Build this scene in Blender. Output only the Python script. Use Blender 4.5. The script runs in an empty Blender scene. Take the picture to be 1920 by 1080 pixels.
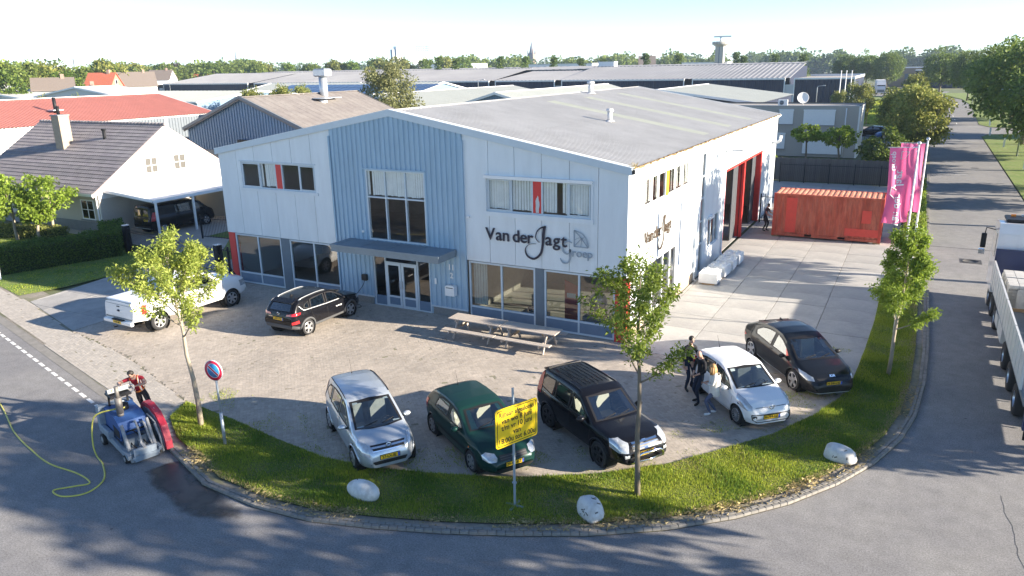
import bpy, bmesh, math, random
import numpy as np
from mathutils import Vector, Matrix
from mathutils.bvhtree import BVHTree
R = math.radians
random.seed(7)
rng = np.random.default_rng(11)
scene = bpy.context.scene
COL = scene.collection

# ---------------------------------------------------------------- camera
# metres; origin = front right corner of the main building, X along its front, Y into it
def make_camera():
    pitch, roll, yaw = 0.2870, 0.0190, 0.49526
    f0 = Vector((-math.sin(yaw), math.cos(yaw), 0)); r0 = Vector((math.cos(yaw), math.sin(yaw), 0))
    fwd = (f0 * math.cos(pitch) + Vector((0, 0, -math.sin(pitch)))).normalized()
    down = r0.cross(fwd) * -1.0
    if down.z > 0: down = -down
    right = r0 * math.cos(roll) + down * math.sin(roll)
    dn = down * math.cos(roll) - r0 * math.sin(roll)
    up = -dn
    m = Matrix((right, up, -fwd)).transposed().to_4x4()
    m.translation = Vector((9.08, -25.87, 10.33))
    cd = bpy.data.cameras.new('camera'); co = bpy.data.objects.new('camera', cd); COL.objects.link(co)
    co.matrix_world = m
    cd.sensor_width = 36.0; cd.lens = 26.36; cd.clip_start = 0.1; cd.clip_end = 9000
    scene.camera = co
make_camera()

# ---------------------------------------------------------------- daylight
SUN = Vector((3.2, 0.62, 1.0)).normalized()          # towards the sun
SUN_EL = math.asin(SUN.z); SUN_AZ = math.atan2(SUN.x, SUN.y)
w = bpy.data.worlds.new('World'); scene.world = w; w.use_nodes = True
nt = w.node_tree
sky = nt.nodes.new('ShaderNodeTexSky'); sky.sky_type = 'NISHITA'; sky.sun_disc = False
sky.sun_elevation = SUN_EL; sky.sun_rotation = SUN_AZ
sky.air_density = 0.6; sky.dust_density = 0.0; sky.ozone_density = 2.0; sky.altitude = 0
nt.nodes['Background'].inputs['Strength'].default_value = 0.085
nt.links.new(sky.outputs[0], nt.nodes['Background'].inputs['Color'])
sl = bpy.data.lights.new('sun', 'SUN'); sl.energy = 5.0; sl.angle = R(0.6); sl.color = (1.0, 0.885, 0.73)
so = bpy.data.objects.new('sun', sl); COL.objects.link(so)
so.rotation_euler = SUN.to_track_quat('Z', 'Y').to_euler(); so.location = (60, 10, 40)
scene.view_settings.view_transform = 'Standard'; scene.view_settings.look = 'None'
scene.view_settings.gamma = 1.0; scene.view_settings.exposure = 1.80
scene.view_settings.use_curve_mapping = False
scene.render.engine = 'CYCLES'
scene.cycles.max_bounces = 8; scene.cycles.transparent_max_bounces = 24
scene.cycles.use_denoising = True
scene.cycles.volume_bounces = 0

# ---------------------------------------------------------------- materials
MATS = {}
def srgb(h):
    c = [int(h[i:i+2], 16)/255 for i in (0, 2, 4)]
    return tuple(((x+.055)/1.055)**2.4 if x > .04045 else x/12.92 for x in c)
def pm(name, col, rough=.7, var=.12, scale=3.0, bump=0.0, bscale=40.0, metal=0.0, spec=.5, col2=None, mix_scale=None, island=0.0,
       coat=0.0, trans=0.0, emit=None, stretch=None, speck=None):
    """procedural principled material: base colour with two octaves of noise, optional second colour in patches, per-island variation, bump"""
    if name in MATS: return MATS[name]
    m = bpy.data.materials.new(name); m.use_nodes = True; MATS[name] = m
    t = m.node_tree; N = t.nodes; Lk = t.links.new
    b = N['Principled BSDF']; b.inputs['Roughness'].default_value = rough; b.inputs['Metallic'].default_value = metal
    b.inputs['Specular IOR Level'].default_value = spec
    if coat: b.inputs['Coat Weight'].default_value = coat; b.inputs['Coat Roughness'].default_value = .04
    tc = N.new('ShaderNodeTexCoord'); src = tc.outputs['Object']
    if stretch:
        mp = N.new('ShaderNodeMapping'); mp.inputs['Scale'].default_value = stretch; Lk(src, mp.inputs[0]); src = mp.outputs[0]
    c = N.new('ShaderNodeRGB'); c.outputs[0].default_value = (*col, 1); out = c.outputs[0]
    if col2:
        n2 = N.new('ShaderNodeTexNoise'); n2.inputs['Scale'].default_value = mix_scale or scale*.5; n2.inputs['Detail'].default_value = 6
        n2.inputs['Roughness'].default_value = .65; Lk(src, n2.inputs['Vector'])
        rp = N.new('ShaderNodeValToRGB'); rp.color_ramp.elements[0].position = .42; rp.color_ramp.elements[1].position = .62; Lk(n2.outputs[0], rp.inputs[0])
        mx = N.new('ShaderNodeMix'); mx.data_type = 'RGBA'; Lk(rp.outputs[0], mx.inputs[0]); Lk(out, mx.inputs[6]); mx.inputs[7].default_value = (*col2, 1); out = mx.outputs[2]
    if var:
        n = N.new('ShaderNodeTexNoise'); n.inputs['Scale'].default_value = scale; n.inputs['Detail'].default_value = 8; n.inputs['Roughness'].default_value = .7
        Lk(src, n.inputs['Vector'])
        mr = N.new('ShaderNodeMapRange'); mr.inputs[1].default_value = .25; mr.inputs[2].default_value = .75
        mr.inputs[3].default_value = 1-var; mr.inputs[4].default_value = 1+var; Lk(n.outputs[0], mr.inputs[0])
        hv = N.new('ShaderNodeHueSaturation'); Lk(mr.outputs[0], hv.inputs['Value']); Lk(out, hv.inputs['Color']); out = hv.outputs[0]
    if speck:
        n = N.new('ShaderNodeTexNoise'); n.inputs['Scale'].default_value = speck[0]; n.inputs['Detail'].default_value = 3; n.inputs['Roughness'].default_value = .8; Lk(src, n.inputs['Vector'])
        mr = N.new('ShaderNodeMapRange'); mr.inputs[1].default_value = .3; mr.inputs[2].default_value = .7; mr.inputs[3].default_value = 1-speck[1]; mr.inputs[4].default_value = 1+speck[1]; Lk(n.outputs[0], mr.inputs[0])
        hv = N.new('ShaderNodeHueSaturation'); Lk(mr.outputs[0], hv.inputs['Value']); Lk(out, hv.inputs['Color']); out = hv.outputs[0]
    if island:
        g = N.new('ShaderNodeNewGeometry'); mr = N.new('ShaderNodeMapRange'); mr.inputs[3].default_value = 1-island; mr.inputs[4].default_value = 1+island
        Lk(g.outputs['Random Per Island'], mr.inputs[0])
        oi = N.new('ShaderNodeObjectInfo'); mo = N.new('ShaderNodeMapRange'); mo.inputs[3].default_value = 1-island*.6; mo.inputs[4].default_value = 1+island*.6
        Lk(oi.outputs['Random'], mo.inputs[0])
        mu = N.new('ShaderNodeMath'); mu.operation = 'MULTIPLY'; Lk(mr.outputs[0], mu.inputs[0]); Lk(mo.outputs[0], mu.inputs[1])
        hv = N.new('ShaderNodeHueSaturation'); Lk(mu.outputs[0], hv.inputs['Value']); Lk(out, hv.inputs['Color']); out = hv.outputs[0]
    Lk(out, b.inputs['Base Color'])
    if bump:
        nb = N.new('ShaderNodeTexNoise'); nb.inputs['Scale'].default_value = bscale; nb.inputs['Detail'].default_value = 4; Lk(src, nb.inputs['Vector'])
        bp = N.new('ShaderNodeBump'); bp.inputs['Strength'].default_value = min(1, bump); bp.inputs['Distance'].default_value = .02
        Lk(nb.outputs[0], bp.inputs['Height']); Lk(bp.outputs[0], b.inputs['Normal'])
    if emit: b.inputs['Emission Color'].default_value = (*emit[0], 1); b.inputs['Emission Strength'].default_value = emit[1]
    return m
def leaf_mat(name, col, col2, trans=.35):
    if name in MATS: return MATS[name]
    m = bpy.data.materials.new(name); m.use_nodes = True; MATS[name] = m
    t = m.node_tree; N = t.nodes; Lk = t.links.new
    for n in list(N): N.remove(n)
    o = N.new('ShaderNodeOutputMaterial')
    g = N.new('ShaderNodeNewGeometry'); oi = N.new('ShaderNodeObjectInfo')
    mx = N.new('ShaderNodeMix'); mx.data_type = 'RGBA'; Lk(g.outputs['Random Per Island'], mx.inputs[0])
    mx.inputs[6].default_value = (*col, 1); mx.inputs[7].default_value = (*col2, 1)
    mr = N.new('ShaderNodeMapRange'); mr.inputs[3].default_value = .82; mr.inputs[4].default_value = 1.18; Lk(oi.outputs['Random'], mr.inputs[0])
    hv = N.new('ShaderNodeHueSaturation'); Lk(mr.outputs[0], hv.inputs['Value']); Lk(mx.outputs[2], hv.inputs['Color'])
    d = N.new('ShaderNodeBsdfPrincipled'); d.inputs['Roughness'].default_value = .55; d.inputs['Specular IOR Level'].default_value = .3
    tr = N.new('ShaderNodeBsdfTranslucent'); ms = N.new('ShaderNodeMixShader'); ms.inputs[0].default_value = trans
    hy = N.new('ShaderNodeHueSaturation'); hy.inputs['Hue'].default_value = .49; hy.inputs['Value'].default_value = 1.25; Lk(hv.outputs[0], hy.inputs['Color'])
    Lk(hv.outputs[0], d.inputs['Base Color']); Lk(hy.outputs[0], tr.inputs['Color'])
    Lk(d.outputs[0], ms.inputs[1]); Lk(tr.outputs[0], ms.inputs[2]); Lk(ms.outputs[0], o.inputs['Surface'])
    return m
def glass_mat(name, tint=(.5, .55, .55), rough=.01, ior=1.5, k=1.5, k0=.09):
    if name in MATS: return MATS[name]
    m = bpy.data.materials.new(name); m.use_nodes = True; MATS[name] = m
    t = m.node_tree; N = t.nodes; Lk = t.links.new
    for n in list(N): N.remove(n)
    o = N.new('ShaderNodeOutputMaterial'); a = N.new('ShaderNodeBsdfTransparent'); a.inputs[0].default_value = (*tint, 1)
    g = N.new('ShaderNodeBsdfGlossy'); g.inputs['Roughness'].default_value = rough; g.inputs[0].default_value = (1, 1, 1, 1)
    fr = N.new('ShaderNodeFresnel'); fr.inputs[0].default_value = ior
    tc = N.new('ShaderNodeTexCoord'); nz = N.new('ShaderNodeTexNoise'); nz.inputs['Scale'].default_value = .9; Lk(tc.outputs['Object'], nz.inputs['Vector'])
    bp = N.new('ShaderNodeBump'); bp.inputs['Strength'].default_value = .05; bp.inputs['Distance'].default_value = .05; Lk(nz.outputs[0], bp.inputs['Height']); Lk(bp.outputs[0], g.inputs['Normal'])
    mu = N.new('ShaderNodeMath'); mu.operation = 'MULTIPLY_ADD'; mu.inputs[1].default_value = k; mu.inputs[2].default_value = k0; Lk(fr.outputs[0], mu.inputs[0])
    mu.use_clamp = True
    ge = N.new('ShaderNodeNewGeometry'); iv = N.new('ShaderNodeMath'); iv.operation = 'SUBTRACT'; iv.inputs[0].default_value = 1; Lk(ge.outputs['Backfacing'], iv.inputs[1])
    mb = N.new('ShaderNodeMath'); mb.operation = 'MULTIPLY'; Lk(mu.outputs[0], mb.inputs[0]); Lk(iv.outputs[0], mb.inputs[1])
    ms = N.new('ShaderNodeMixShader'); Lk(mb.outputs[0], ms.inputs[0]); Lk(a.outputs[0], ms.inputs[1]); Lk(g.outputs[0], ms.inputs[2]); Lk(ms.outputs[0], o.inputs['Surface'])
    return m
def paint(name, col, metal=0.0, rough=.35, flake=.04):
    dark = max(col) < .1
    return pm('paint_'+name, col, rough=rough, var=flake, scale=2.5, metal=metal*(.3 if dark else 1), coat=.45 if dark else .8, spec=.12 if dark else .4)

# ---------------------------------------------------------------- mesh helpers
class MB:
    def __init__(s): s.v = []; s.f = []; s.mi = []; s.sm = []
    def add(s, vs, fs, mi=0, smooth=False):
        o = len(s.v); s.v += [tuple(p) for p in vs]
        for f in fs: s.f.append(tuple(i+o for i in f)); s.mi.append(mi); s.sm.append(smooth)
        return s
    def box(s, x0, x1, y0, y1, z0, z1, mi=0, bev=0):
        if bev:
            b = bev; vs = []
            for (xa, xb, ya, yb, z) in ((x0+b, x1-b, y0+b, y1-b, z0), (x0, x1, y0, y1, z0+b), (x0, x1, y0, y1, z1-b), (x0+b, x1-b, y0+b, y1-b, z1)):
                vs += [(xa, ya, z), (xb, ya, z), (xb, yb, z), (xa, yb, z)]
            fs = [(3, 2, 1, 0), (12, 13, 14, 15)]
            for k in range(3):
                for i in range(4): j = (i+1) % 4; fs.append((4*k+i, 4*k+j, 4*k+4+j, 4*k+4+i))
            return s.add(vs, fs, mi)
        vs = [(x0, y0, z0), (x1, y0, z0), (x1, y1, z0), (x0, y1, z0), (x0, y0, z1), (x1, y0, z1), (x1, y1, z1), (x0, y1, z1)]
        return s.add(vs, [(3, 2, 1, 0), (4, 5, 6, 7), (0, 1, 5, 4), (1, 2, 6, 5), (2, 3, 7, 6), (3, 0, 4, 7)], mi)
    def obox(s, c, ax, ay, az, mi=0):
        c, ax, ay, az = map(Vector, (c, ax, ay, az)); vs = []
        for k in (-1, 1):
            for (i, j) in ((-1, -1), (1, -1), (1, 1), (-1, 1)): vs.append(c+ax*i+ay*j+az*k)
        return s.add(vs, [(3, 2, 1, 0), (4, 5, 6, 7), (0, 1, 5, 4), (1, 2, 6, 5), (2, 3, 7, 6), (3, 0, 4, 7)], mi)
    def bar(s, a, b, wd, hd, mi=0, up=(0, 0, 1)):
        a, b = Vector(a), Vector(b); d = b-a; x = d.cross(Vector(up))
        if x.length < 1e-6: x = d.cross(Vector((0, 1, 0)))
        x.normalize(); y = x.cross(d).normalized()
        return s.obox((a+b)/2, x*wd/2, y*hd/2, d/2, mi)
    def cyl(s, a, b, r0, r1=None, n=12, mi=0, caps=True, smooth=True):
        r1 = r0 if r1 is None else r1
        return s.tube([a, b], [r0, r1], n, mi, caps, smooth)
    def tube(s, pts, rs, n=8, mi=0, caps=True, smooth=True):
        P = [Vector(p) for p in pts]
        if not hasattr(rs, '__len__'): rs = [rs]*len(P)
        vs = []; fs = []; prev = None
        for i, p in enumerate(P):
            t = (P[min(i+1, len(P)-1)]-P[max(i-1, 0)]).normalized()
            if prev is None:
                u = t.orthogonal().normalized()
            else:
                u = prev-t*prev.dot(t)
                u = u.normalized() if u.length > 1e-6 else t.orthogonal().normalized()
            prev = u; q = t.cross(u)
            for k in range(n):
                a = 2*math.pi*k/n; vs.append(p+(u*math.cos(a)+q*math.sin(a))*rs[i])
        for i in range(len(P)-1):
            for k in range(n): k2 = (k+1) % n; fs.append((i*n+k, i*n+k2, (i+1)*n+k2, (i+1)*n+k))
        s.add(vs, fs, mi, smooth)
        if caps:
            o = len(s.v)-len(vs)
            s.f.append(tuple(o+k for k in range(n))[::-1]); s.mi.append(mi); s.sm.append(False)
            s.f.append(tuple(o+(len(P)-1)*n+k for k in range(n))); s.mi.append(mi); s.sm.append(False)
        return s
    def lathe(s, prof, n=20, axis='z', c=(0, 0, 0), mi=0, smooth=True):
        vs = []; fs = []
        for (r, h) in prof:
            for k in range(n):
                a = 2*math.pi*k/n; x, y = r*math.cos(a), r*math.sin(a)
                p = (x, y, h) if axis == 'z' else ((x, h, y) if axis == 'y' else (h, x, y))
                vs.append((p[0]+c[0], p[1]+c[1], p[2]+c[2]))
        for i in range(len(prof)-1):
            for k in range(n): k2 = (k+1) % n; fs.append((i*n+k, i*n+k2, (i+1)*n+k2, (i+1)*n+k))
        return s.add(vs, fs, mi, smooth)
    def prism(s, poly, axis, a, b, mi=0):
        """poly: 2-D outline; extruded along axis between a and b. axis x: (y,z); y: (x,z); z: (x,y)"""
        n = len(poly)
        def P(p, h): return (h, p[0], p[1]) if axis == 'x' else ((p[0], h, p[1]) if axis == 'y' else (p[0], p[1], h))
        vs = [P(p, a) for p in poly]+[P(p, b) for p in poly]
        fs = [tuple(range(n))[::-1], tuple(range(n, 2*n))]
        for i in range(n): j = (i+1) % n; fs.append((i, j, n+j, n+i))
        return s.add(vs, fs, mi)
    def quad(s, a, b, c, d, mi=0): return s.add([a, b, c, d], [(0, 1, 2, 3)], mi)
    def ball(s, c, r, n=10, m=6, mi=0, sc=(1, 1, 1)):
        prof = [(max(1e-4, r*math.sin(math.pi*i/m)), -r*math.cos(math.pi*i/m)) for i in range(m+1)]
        o = len(s.v); s.lathe(prof, n, 'z', (0, 0, 0), mi)
        for i in range(o, len(s.v)): p = s.v[i]; s.v[i] = (p[0]*sc[0]+c[0], p[1]*sc[1]+c[1], p[2]*sc[2]+c[2])
        return s
    def xf(s, M, start=0):
        for i in range(start, len(s.v)): s.v[i] = tuple(M @ Vector(s.v[i]))
        return s
    def mesh(s, name, mats, recalc=True):
        me = bpy.data.meshes.new(name); me.from_pydata(s.v, [], s.f)
        for m in (mats if isinstance(mats, (list, tuple)) else [mats]): me.materials.append(m)
        me.polygons.foreach_set('material_index', s.mi); me.polygons.foreach_set('use_smooth', s.sm)
        if recalc:
            bm = bmesh.new(); bm.from_mesh(me); bmesh.ops.recalc_face_normals(bm, faces=bm.faces); bm.to_mesh(me); bm.free()
        me.update(); return me
    def build(s, name, mats, parent=None, **kw):
        return link(name, s.mesh(name, mats), parent, **kw)
def link(name, me, parent=None, label=None, cat=None, group=None, kind=None, loc=None, rz=None):
    o = bpy.data.objects.new(name, me); COL.objects.link(o)
    if parent: o.parent = parent
    if label: o['label'] = label
    if cat: o['category'] = cat
    if group: o['group'] = group
    if kind: o['kind'] = kind
    if loc is not None: o.location = loc
    if rz is not None: o.rotation_euler = (0, 0, rz)
    return o
def thing(name, label, cat, loc=(0, 0, 0), rz=0, group=None): return link(name, None, None, label, cat, group, None, loc, rz)
def dup(src, loc, rz, label=None, scale=None, extra=None):
    r = src.copy(); COL.objects.link(r); r.location = loc; r.rotation_euler = (0, 0, rz)
    if scale is not None: r.scale = scale if hasattr(scale, '__len__') else (scale,)*3
    if label: r['label'] = label
    for ch in list(src.children):
        c = ch.copy(); COL.objects.link(c); c.parent = r
        for g in list(ch.children):
            d = g.copy(); COL.objects.link(d); d.parent = c
    return r
def text_mesh(s, size=1.0, extrude=0.0, align='CENTER', bold=0.0, shear=0.0, res=3):
    cu = bpy.data.curves.new('t', 'FONT'); cu.body = s; cu.size = size; cu.extrude = extrude; cu.align_x = align; cu.align_y = 'CENTER'
    cu.offset = bold; cu.resolution_u = res; cu.shear = shear
    o = bpy.data.objects.new('t', cu); COL.objects.link(o)
    dg = bpy.context.evaluated_depsgraph_get()
    me = bpy.data.meshes.new_from_object(o.evaluated_get(dg)); bpy.data.objects.remove(o); bpy.data.curves.remove(cu)
    return me
def flat(me): me.polygons.foreach_set('use_smooth', np.zeros(len(me.polygons), bool)); return me
def text_obj(name, s, size, mat, parent, M, extrude=.004, bold=0.0, align='CENTER', res=2, **kw):
    me = text_mesh(s, size, extrude, align, bold, res=res); me.transform(M); me.materials.clear(); me.materials.append(mat)
    for p in me.polygons: p.material_index = 0
    return link(name, me, parent, **kw)
def poly_sheet(name, poly, z, mat, parent=None, cuts=0, **kw):
    bm = bmesh.new(); vs = [bm.verts.new((p[0], p[1], z)) for p in poly]
    es = [bm.edges.new((vs[i], vs[(i+1) % len(vs)])) for i in range(len(vs))]
    bmesh.ops.triangle_fill(bm, edges=es, use_beauty=True)
    for f in bm.faces:
        if f.normal.z < 0: f.normal_flip()
    me = bpy.data.meshes.new(name); bm.to_mesh(me); bm.free(); me.materials.append(mat); flat(me)
    return link(name, me, parent, **kw)
def inside(poly, X, Y):
    X = np.asarray(X); Y = np.asarray(Y); r = np.zeros(X.shape, bool); n = len(poly)
    for i in range(n):
        x0, y0 = poly[i][0], poly[i][1]; x1, y1 = poly[(i+1) % n][0], poly[(i+1) % n][1]
        c = ((y0 > Y) != (y1 > Y)) & (X < (x1-x0)*(Y-y0)/((y1-y0) if y1 != y0 else 1e-9)+x0); r ^= c
    return r
def np_mesh(name, V, F, mats, mi=None, smooth=False):
    me = bpy.data.meshes.new(name); V = np.asarray(V, np.float32); F = np.asarray(F, np.int32); k = F.shape[1]
    me.vertices.add(len(V)); me.vertices.foreach_set('co', V.ravel())
    me.loops.add(F.size); me.loops.foreach_set('vertex_index', F.ravel())
    me.polygons.add(len(F)); me.polygons.foreach_set('loop_start', np.arange(len(F), dtype=np.int32)*k)
    try: me.polygons.foreach_set('loop_total', np.full(len(F), k, np.int32))
    except Exception: pass
    for m in (mats if isinstance(mats, (list, tuple)) else [mats]): me.materials.append(m)
    if mi is not None: me.polygons.foreach_set('material_index', np.asarray(mi, np.int32))
    me.polygons.foreach_set('use_smooth', np.full(len(F), smooth, bool))
    me.update(calc_edges=True); me.validate(); return me
def smooth_curve(pts, n=8):
    P = [Vector(p) for p in pts]; out = []
    for i in range(len(P)-1):
        p0, p1, p2, p3 = P[max(i-1, 0)], P[i], P[i+1], P[min(i+2, len(P)-1)]
        for k in range(n):
            t = k/n; out.append(.5*((2*p1)+(p2-p0)*t+(2*p0-5*p1+4*p2-p3)*t*t+(3*p1-p0-3*p2+p3)*t**3))
    out.append(P[-1]); return out
# ================================================================ setting: ground, roads, paving, verges
M_asph = pm('asphalt', (.205, .20, .20), rough=.9, var=.2, scale=2.2, bump=.08, bscale=160, col2=(.24, .233, .226), mix_scale=.3, speck=(26, .42))
M_field = pm('field', (.10, .13, .05), rough=1, var=.25, scale=.05, col2=(.16, .15, .08), mix_scale=.02)
M_soil = pm('verge_soil', (.17, .19, .045), rough=1, var=.35, scale=6, col2=(.19, .17, .08), mix_scale=.8)
M_joint = pm('joint_sand', (.29, .255, .21), rough=1, var=.3, scale=5, col2=(.17, .17, .10), mix_scale=.55)
M_paver = pm('clinker', (.40, .35, .295), rough=.85, var=.12, scale=1.3, bump=.06, bscale=90, col2=(.34, .30, .255), mix_scale=.45, island=.10, speck=(14, .10))
M_paver2 = pm('clinker_path', (.40, .365, .32), rough=.85, var=.12, scale=1.3, bump=.06, bscale=90, island=.09)
M_kerb = pm('kerb_concrete', (.23, .217, .195), rough=.9, var=.25, scale=3, bump=.1, bscale=60, island=.12)
M_slab = pm('slab_concrete', (.40, .385, .36), rough=.85, var=.13, scale=1.6, bump=.05, bscale=70, col2=(.33, .32, .305), mix_scale=.6, island=.10, speck=(20, .10))
M_white_line = pm('road_paint', (.75, .75, .72), rough=.7, var=.12, scale=12)
M_iron = pm('cast_iron', (.09, .085, .08), rough=.6, var=.2, scale=9, metal=.5)
link('ground', MB().quad((-2400, -120, -.06), (1300, -120, -.06), (1300, 2400, -.06), (-2400, 2400, -.06)).mesh('ground', M_field), kind='structure')

EDGE = [(-70, 2.45), (-40, -5.35), (-23.5, -9.65), (-13.5, -12.25), (-10.3, -13.1), (-8.4, -13.75), (-6.3, -14.5), (-4.3, -14.65), (-2.7, -14.5), (-1.15, -14.05), (.4, -13.5), (1.9, -12.85), (3.5, -12.05), (5, -11.05), (6.3, -9.9), (7.35, -8.7), (8.3, -7.25), (9.05, -5.75), (9.65, -3.95), (10.0, -2.1), (10.22, .6), (10.32, 4), (10.32, 100)]
road_poly = EDGE+[(9.6, 102.5), (6, 103.4), (-30, 104), (-30, 110), (6, 110), (9.8, 112), (11.0, 116), (11.2, 145), (11.8, 175), (11.5, 195), (7, 214), (-4, 228), (-30, 238), (-30, 250), (0, 246), (12, 232), (17.5, 205), (18.3, 180), (18.2, 145), (17.2, 118), (18.4, 113), (22, 111), (45, 110), (45, 102.5), (21, 102), (17.5, 100), (16.5, 96), (16.5, -4), (20, -14), (28, -20), (28, -34), (-70, -34)]
road = poly_sheet('road', road_poly, 0, M_asph, kind='structure')
poly_sheet('far_road', [(-4, 228), (-30, 236), (-60, 240), (-60, 290), (-10, 290), (16, 262), (13, 232)], .02, M_asph, kind='structure')
poly_sheet('parking', [(-2, 80), (8.2, 80), (8.2, 102), (-2, 103.4)], .02, M_asph, kind='structure')
# dashed edge line on the road to the left, centre line beyond the junction
d = Vector((10, -2.57, 0)).normalized(); n = Vector((-d.y, d.x, 0))
dash_mesh = MB().box(-.235, .235, -.055, .055, .0, .004).mesh('marking', M_white_line)
for k in range(24):
    p = Vector((-24.9, -9.70, .001))+d*(k*.70)+n*0
    link('marking', dash_mesh, road, loc=p, rz=math.atan2(d.y, d.x))
for k in range(9):
    link('marking', MB().box(-.06, .06, -1.6, 1.6, 0, .004).mesh('marking', M_white_line), road, loc=(14.2+(.25 if k > 4 else 0)-.02*k*k, 120+k*9.5, .001))
for k in range(10): link('marking', MB().box(-.35, .35, -.15, .15, 0, .004).mesh('marking', M_white_line), road, loc=(11+k*.62*1.1, 113.2, .001))
for (x, y) in ((12.9, 55), (13.6, 99.6)):
    link('marking', MB().box(-.5, .5, -.06, .06, 0, .004).mesh('marking', M_white_line), road, loc=(x, y, .001))
# expansion seam and a long crack in the asphalt
M_seam = pm('tar_seam', (.03, .03, .03), rough=.7)
link('road_seam', MB().box(10.35, 16.4, 22.45, 22.51, .001, .005).mesh('road_seam', M_seam), road)
cr = MB(); P = [Vector((12.4, -13.6, .002))]
for k in range(40): P.append(P[-1]+Vector((random.uniform(-.05, .045), .19, 0)))
for a, b in zip(P, P[1:]): cr.bar(a, b, random.uniform(.004, .010), .004)
cr.build('road_crack', pm('crack_dark', (.10, .10, .098), rough=.9), road)
sp = MB()
for k in range(34):
    x, y = random.choice([(random.uniform(-14, 8), random.uniform(-19, -15.5)), (random.uniform(10.6, 16), random.uniform(-9, 40))]); r = random.uniform(.012, .04)
    sp.add([(x, y, .003)]+[(x+r*random.uniform(.6, 1.3)*math.cos(a*.785), y+r*random.uniform(.6, 1.3)*math.sin(a*.785), .003) for a in range(8)], [(0, 1+a, 1+(a+1) % 8) for a in range(8)])
sp.build('oil_spots', pm('oil_stain', (.075, .075, .075), rough=.6), road, kind='stuff')
# manhole covers and gully grates
def manhole(x, y, r=.32):
    m = MB(); m.box(x-r*1.25, x+r*1.25, y-r*1.25, y+r*1.25, .0, .006); m.lathe([(r, .006), (r, .014), (r*.92, .014), (r*.92, .010), (0.001, .010)], 24, 'z', (x, y, 0)); return m.build('manhole_cover', [M_iron], road)
manhole(12.24, 19.4, .40)
m = MB(); m.box(13.9, 14.5, 60, 60.5, 0, .006); m.build('drain_grate', M_iron, road)
# wet cutting slurry behind the saw
M_wet = pm('wet_slurry', (.045, .040, .038), rough=.45, var=.4, scale=4)
wet = [(-8.3, -14.05), (-7.4, -14.35), (-6.4, -14.8), (-5.0, -15.0), (-3.6, -15.15), (-3.2, -15.4), (-4.2, -15.75), (-5.4, -15.55), (-6.6, -15.4), (-7.6, -15.0), (-8.2, -14.6)]
def offset(poly, dist):
    out = []
    for i, p in enumerate(poly):
        a = Vector(poly[max(i-1, 0)]).to_2d(); b = Vector(poly[min(i+1, len(poly)-1)]).to_2d(); t = (b-a).normalized()
        out.append((p[0]-t.y*dist, p[1]+t.x*dist))
    return out
def slurry_mat():
    m = pm('slurry_film', (.05, .042, .038), rough=.4, var=.4, scale=3)
    t = m.node_tree; N = t.nodes; Lk = t.links.new
    tc = N.new('ShaderNodeTexCoord'); nz = N.new('ShaderNodeTexNoise'); nz.inputs['Scale'].default_value = 1.7; nz.inputs['Detail'].default_value = 7; Lk(tc.outputs['Object'], nz.inputs['Vector'])
    at = N.new('ShaderNodeAttribute'); at.attribute_name = 'cover'
    ad = N.new('ShaderNodeMath'); ad.operation = 'MULTIPLY_ADD'; ad.inputs[1].default_value = 1.2; Lk(nz.outputs[0], ad.inputs[0]); Lk(at.outputs['Fac'], ad.inputs[2])
    rp = N.new('ShaderNodeMapRange'); rp.inputs[1].default_value = .95; rp.inputs[2].default_value = 1.45; Lk(ad.outputs[0], rp.inputs[0])
    N['Principled BSDF'].inputs['Alpha'].default_value = 1; Lk(rp.outputs[0], N['Principled BSDF'].inputs['Alpha'])
    return m
def slurry():
    c0 = np.array([(-8.3, -14.2), (-6.9, -14.75), (-5.2, -15.15), (-3.3, -15.2)]); nx, ny = 44, 14; V = []; F = []; cov = []
    for i in range(nx):
        t = i/(nx-1)*3; k = min(2, int(t)); p = c0[k]+(c0[k+1]-c0[k])*(t-k); tn = c0[k+1]-c0[k]; tn = tn/np.hypot(*tn); nn = np.array([-tn[1], tn[0]])
        for j in range(ny):
            s = j/(ny-1)*2-1; q = p+nn*s*.75; V.append((q[0], q[1], .006)); cov.append(max(0, 1-abs(s)**1.5)*min(1, (1-i/(nx-1))*2.2, i/3+.2))
    for i in range(nx-1):
        for j in range(ny-1): F.append((i*ny+j, (i+1)*ny+j, (i+1)*ny+j+1, i*ny+j+1))
    me = np_mesh('slurry_stain', V, F, slurry_mat()); a = me.attributes.new('cover', 'FLOAT', 'POINT'); a.data.foreach_set('value', np.array(cov, np.float32))
    link('slurry_stain', me, road)
slurry()
# ---- verge (grass island round the corner) and strip along the side road
INNER = [(-10.97, -11.18), (-10.04, -11.26), (-8.68, -11.43), (-6.68, -11.73), (-4.53, -12.0), (-2.9, -11.85), (-1.41, -11.41), (0, -10.9), (1.23, -10.35), (2.66, -9.46), (4.13, -8.18), (5.22, -6.77), (6.37, -5.16), (7.3, -3.29), (8.01, -1.09), (8.21, 2.93), (8.34, 7), (8.36, 14.5)]
KERB_IN = offset(EDGE[5:22], .45)+[(9.87, 14.5)]
verge_poly = [(-10.52, -12.2), (-9.2, -13.0)]+KERB_IN+INNER[::-1]
verge = poly_sheet('verge', verge_poly, .045, M_soil, kind='structure')
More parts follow.
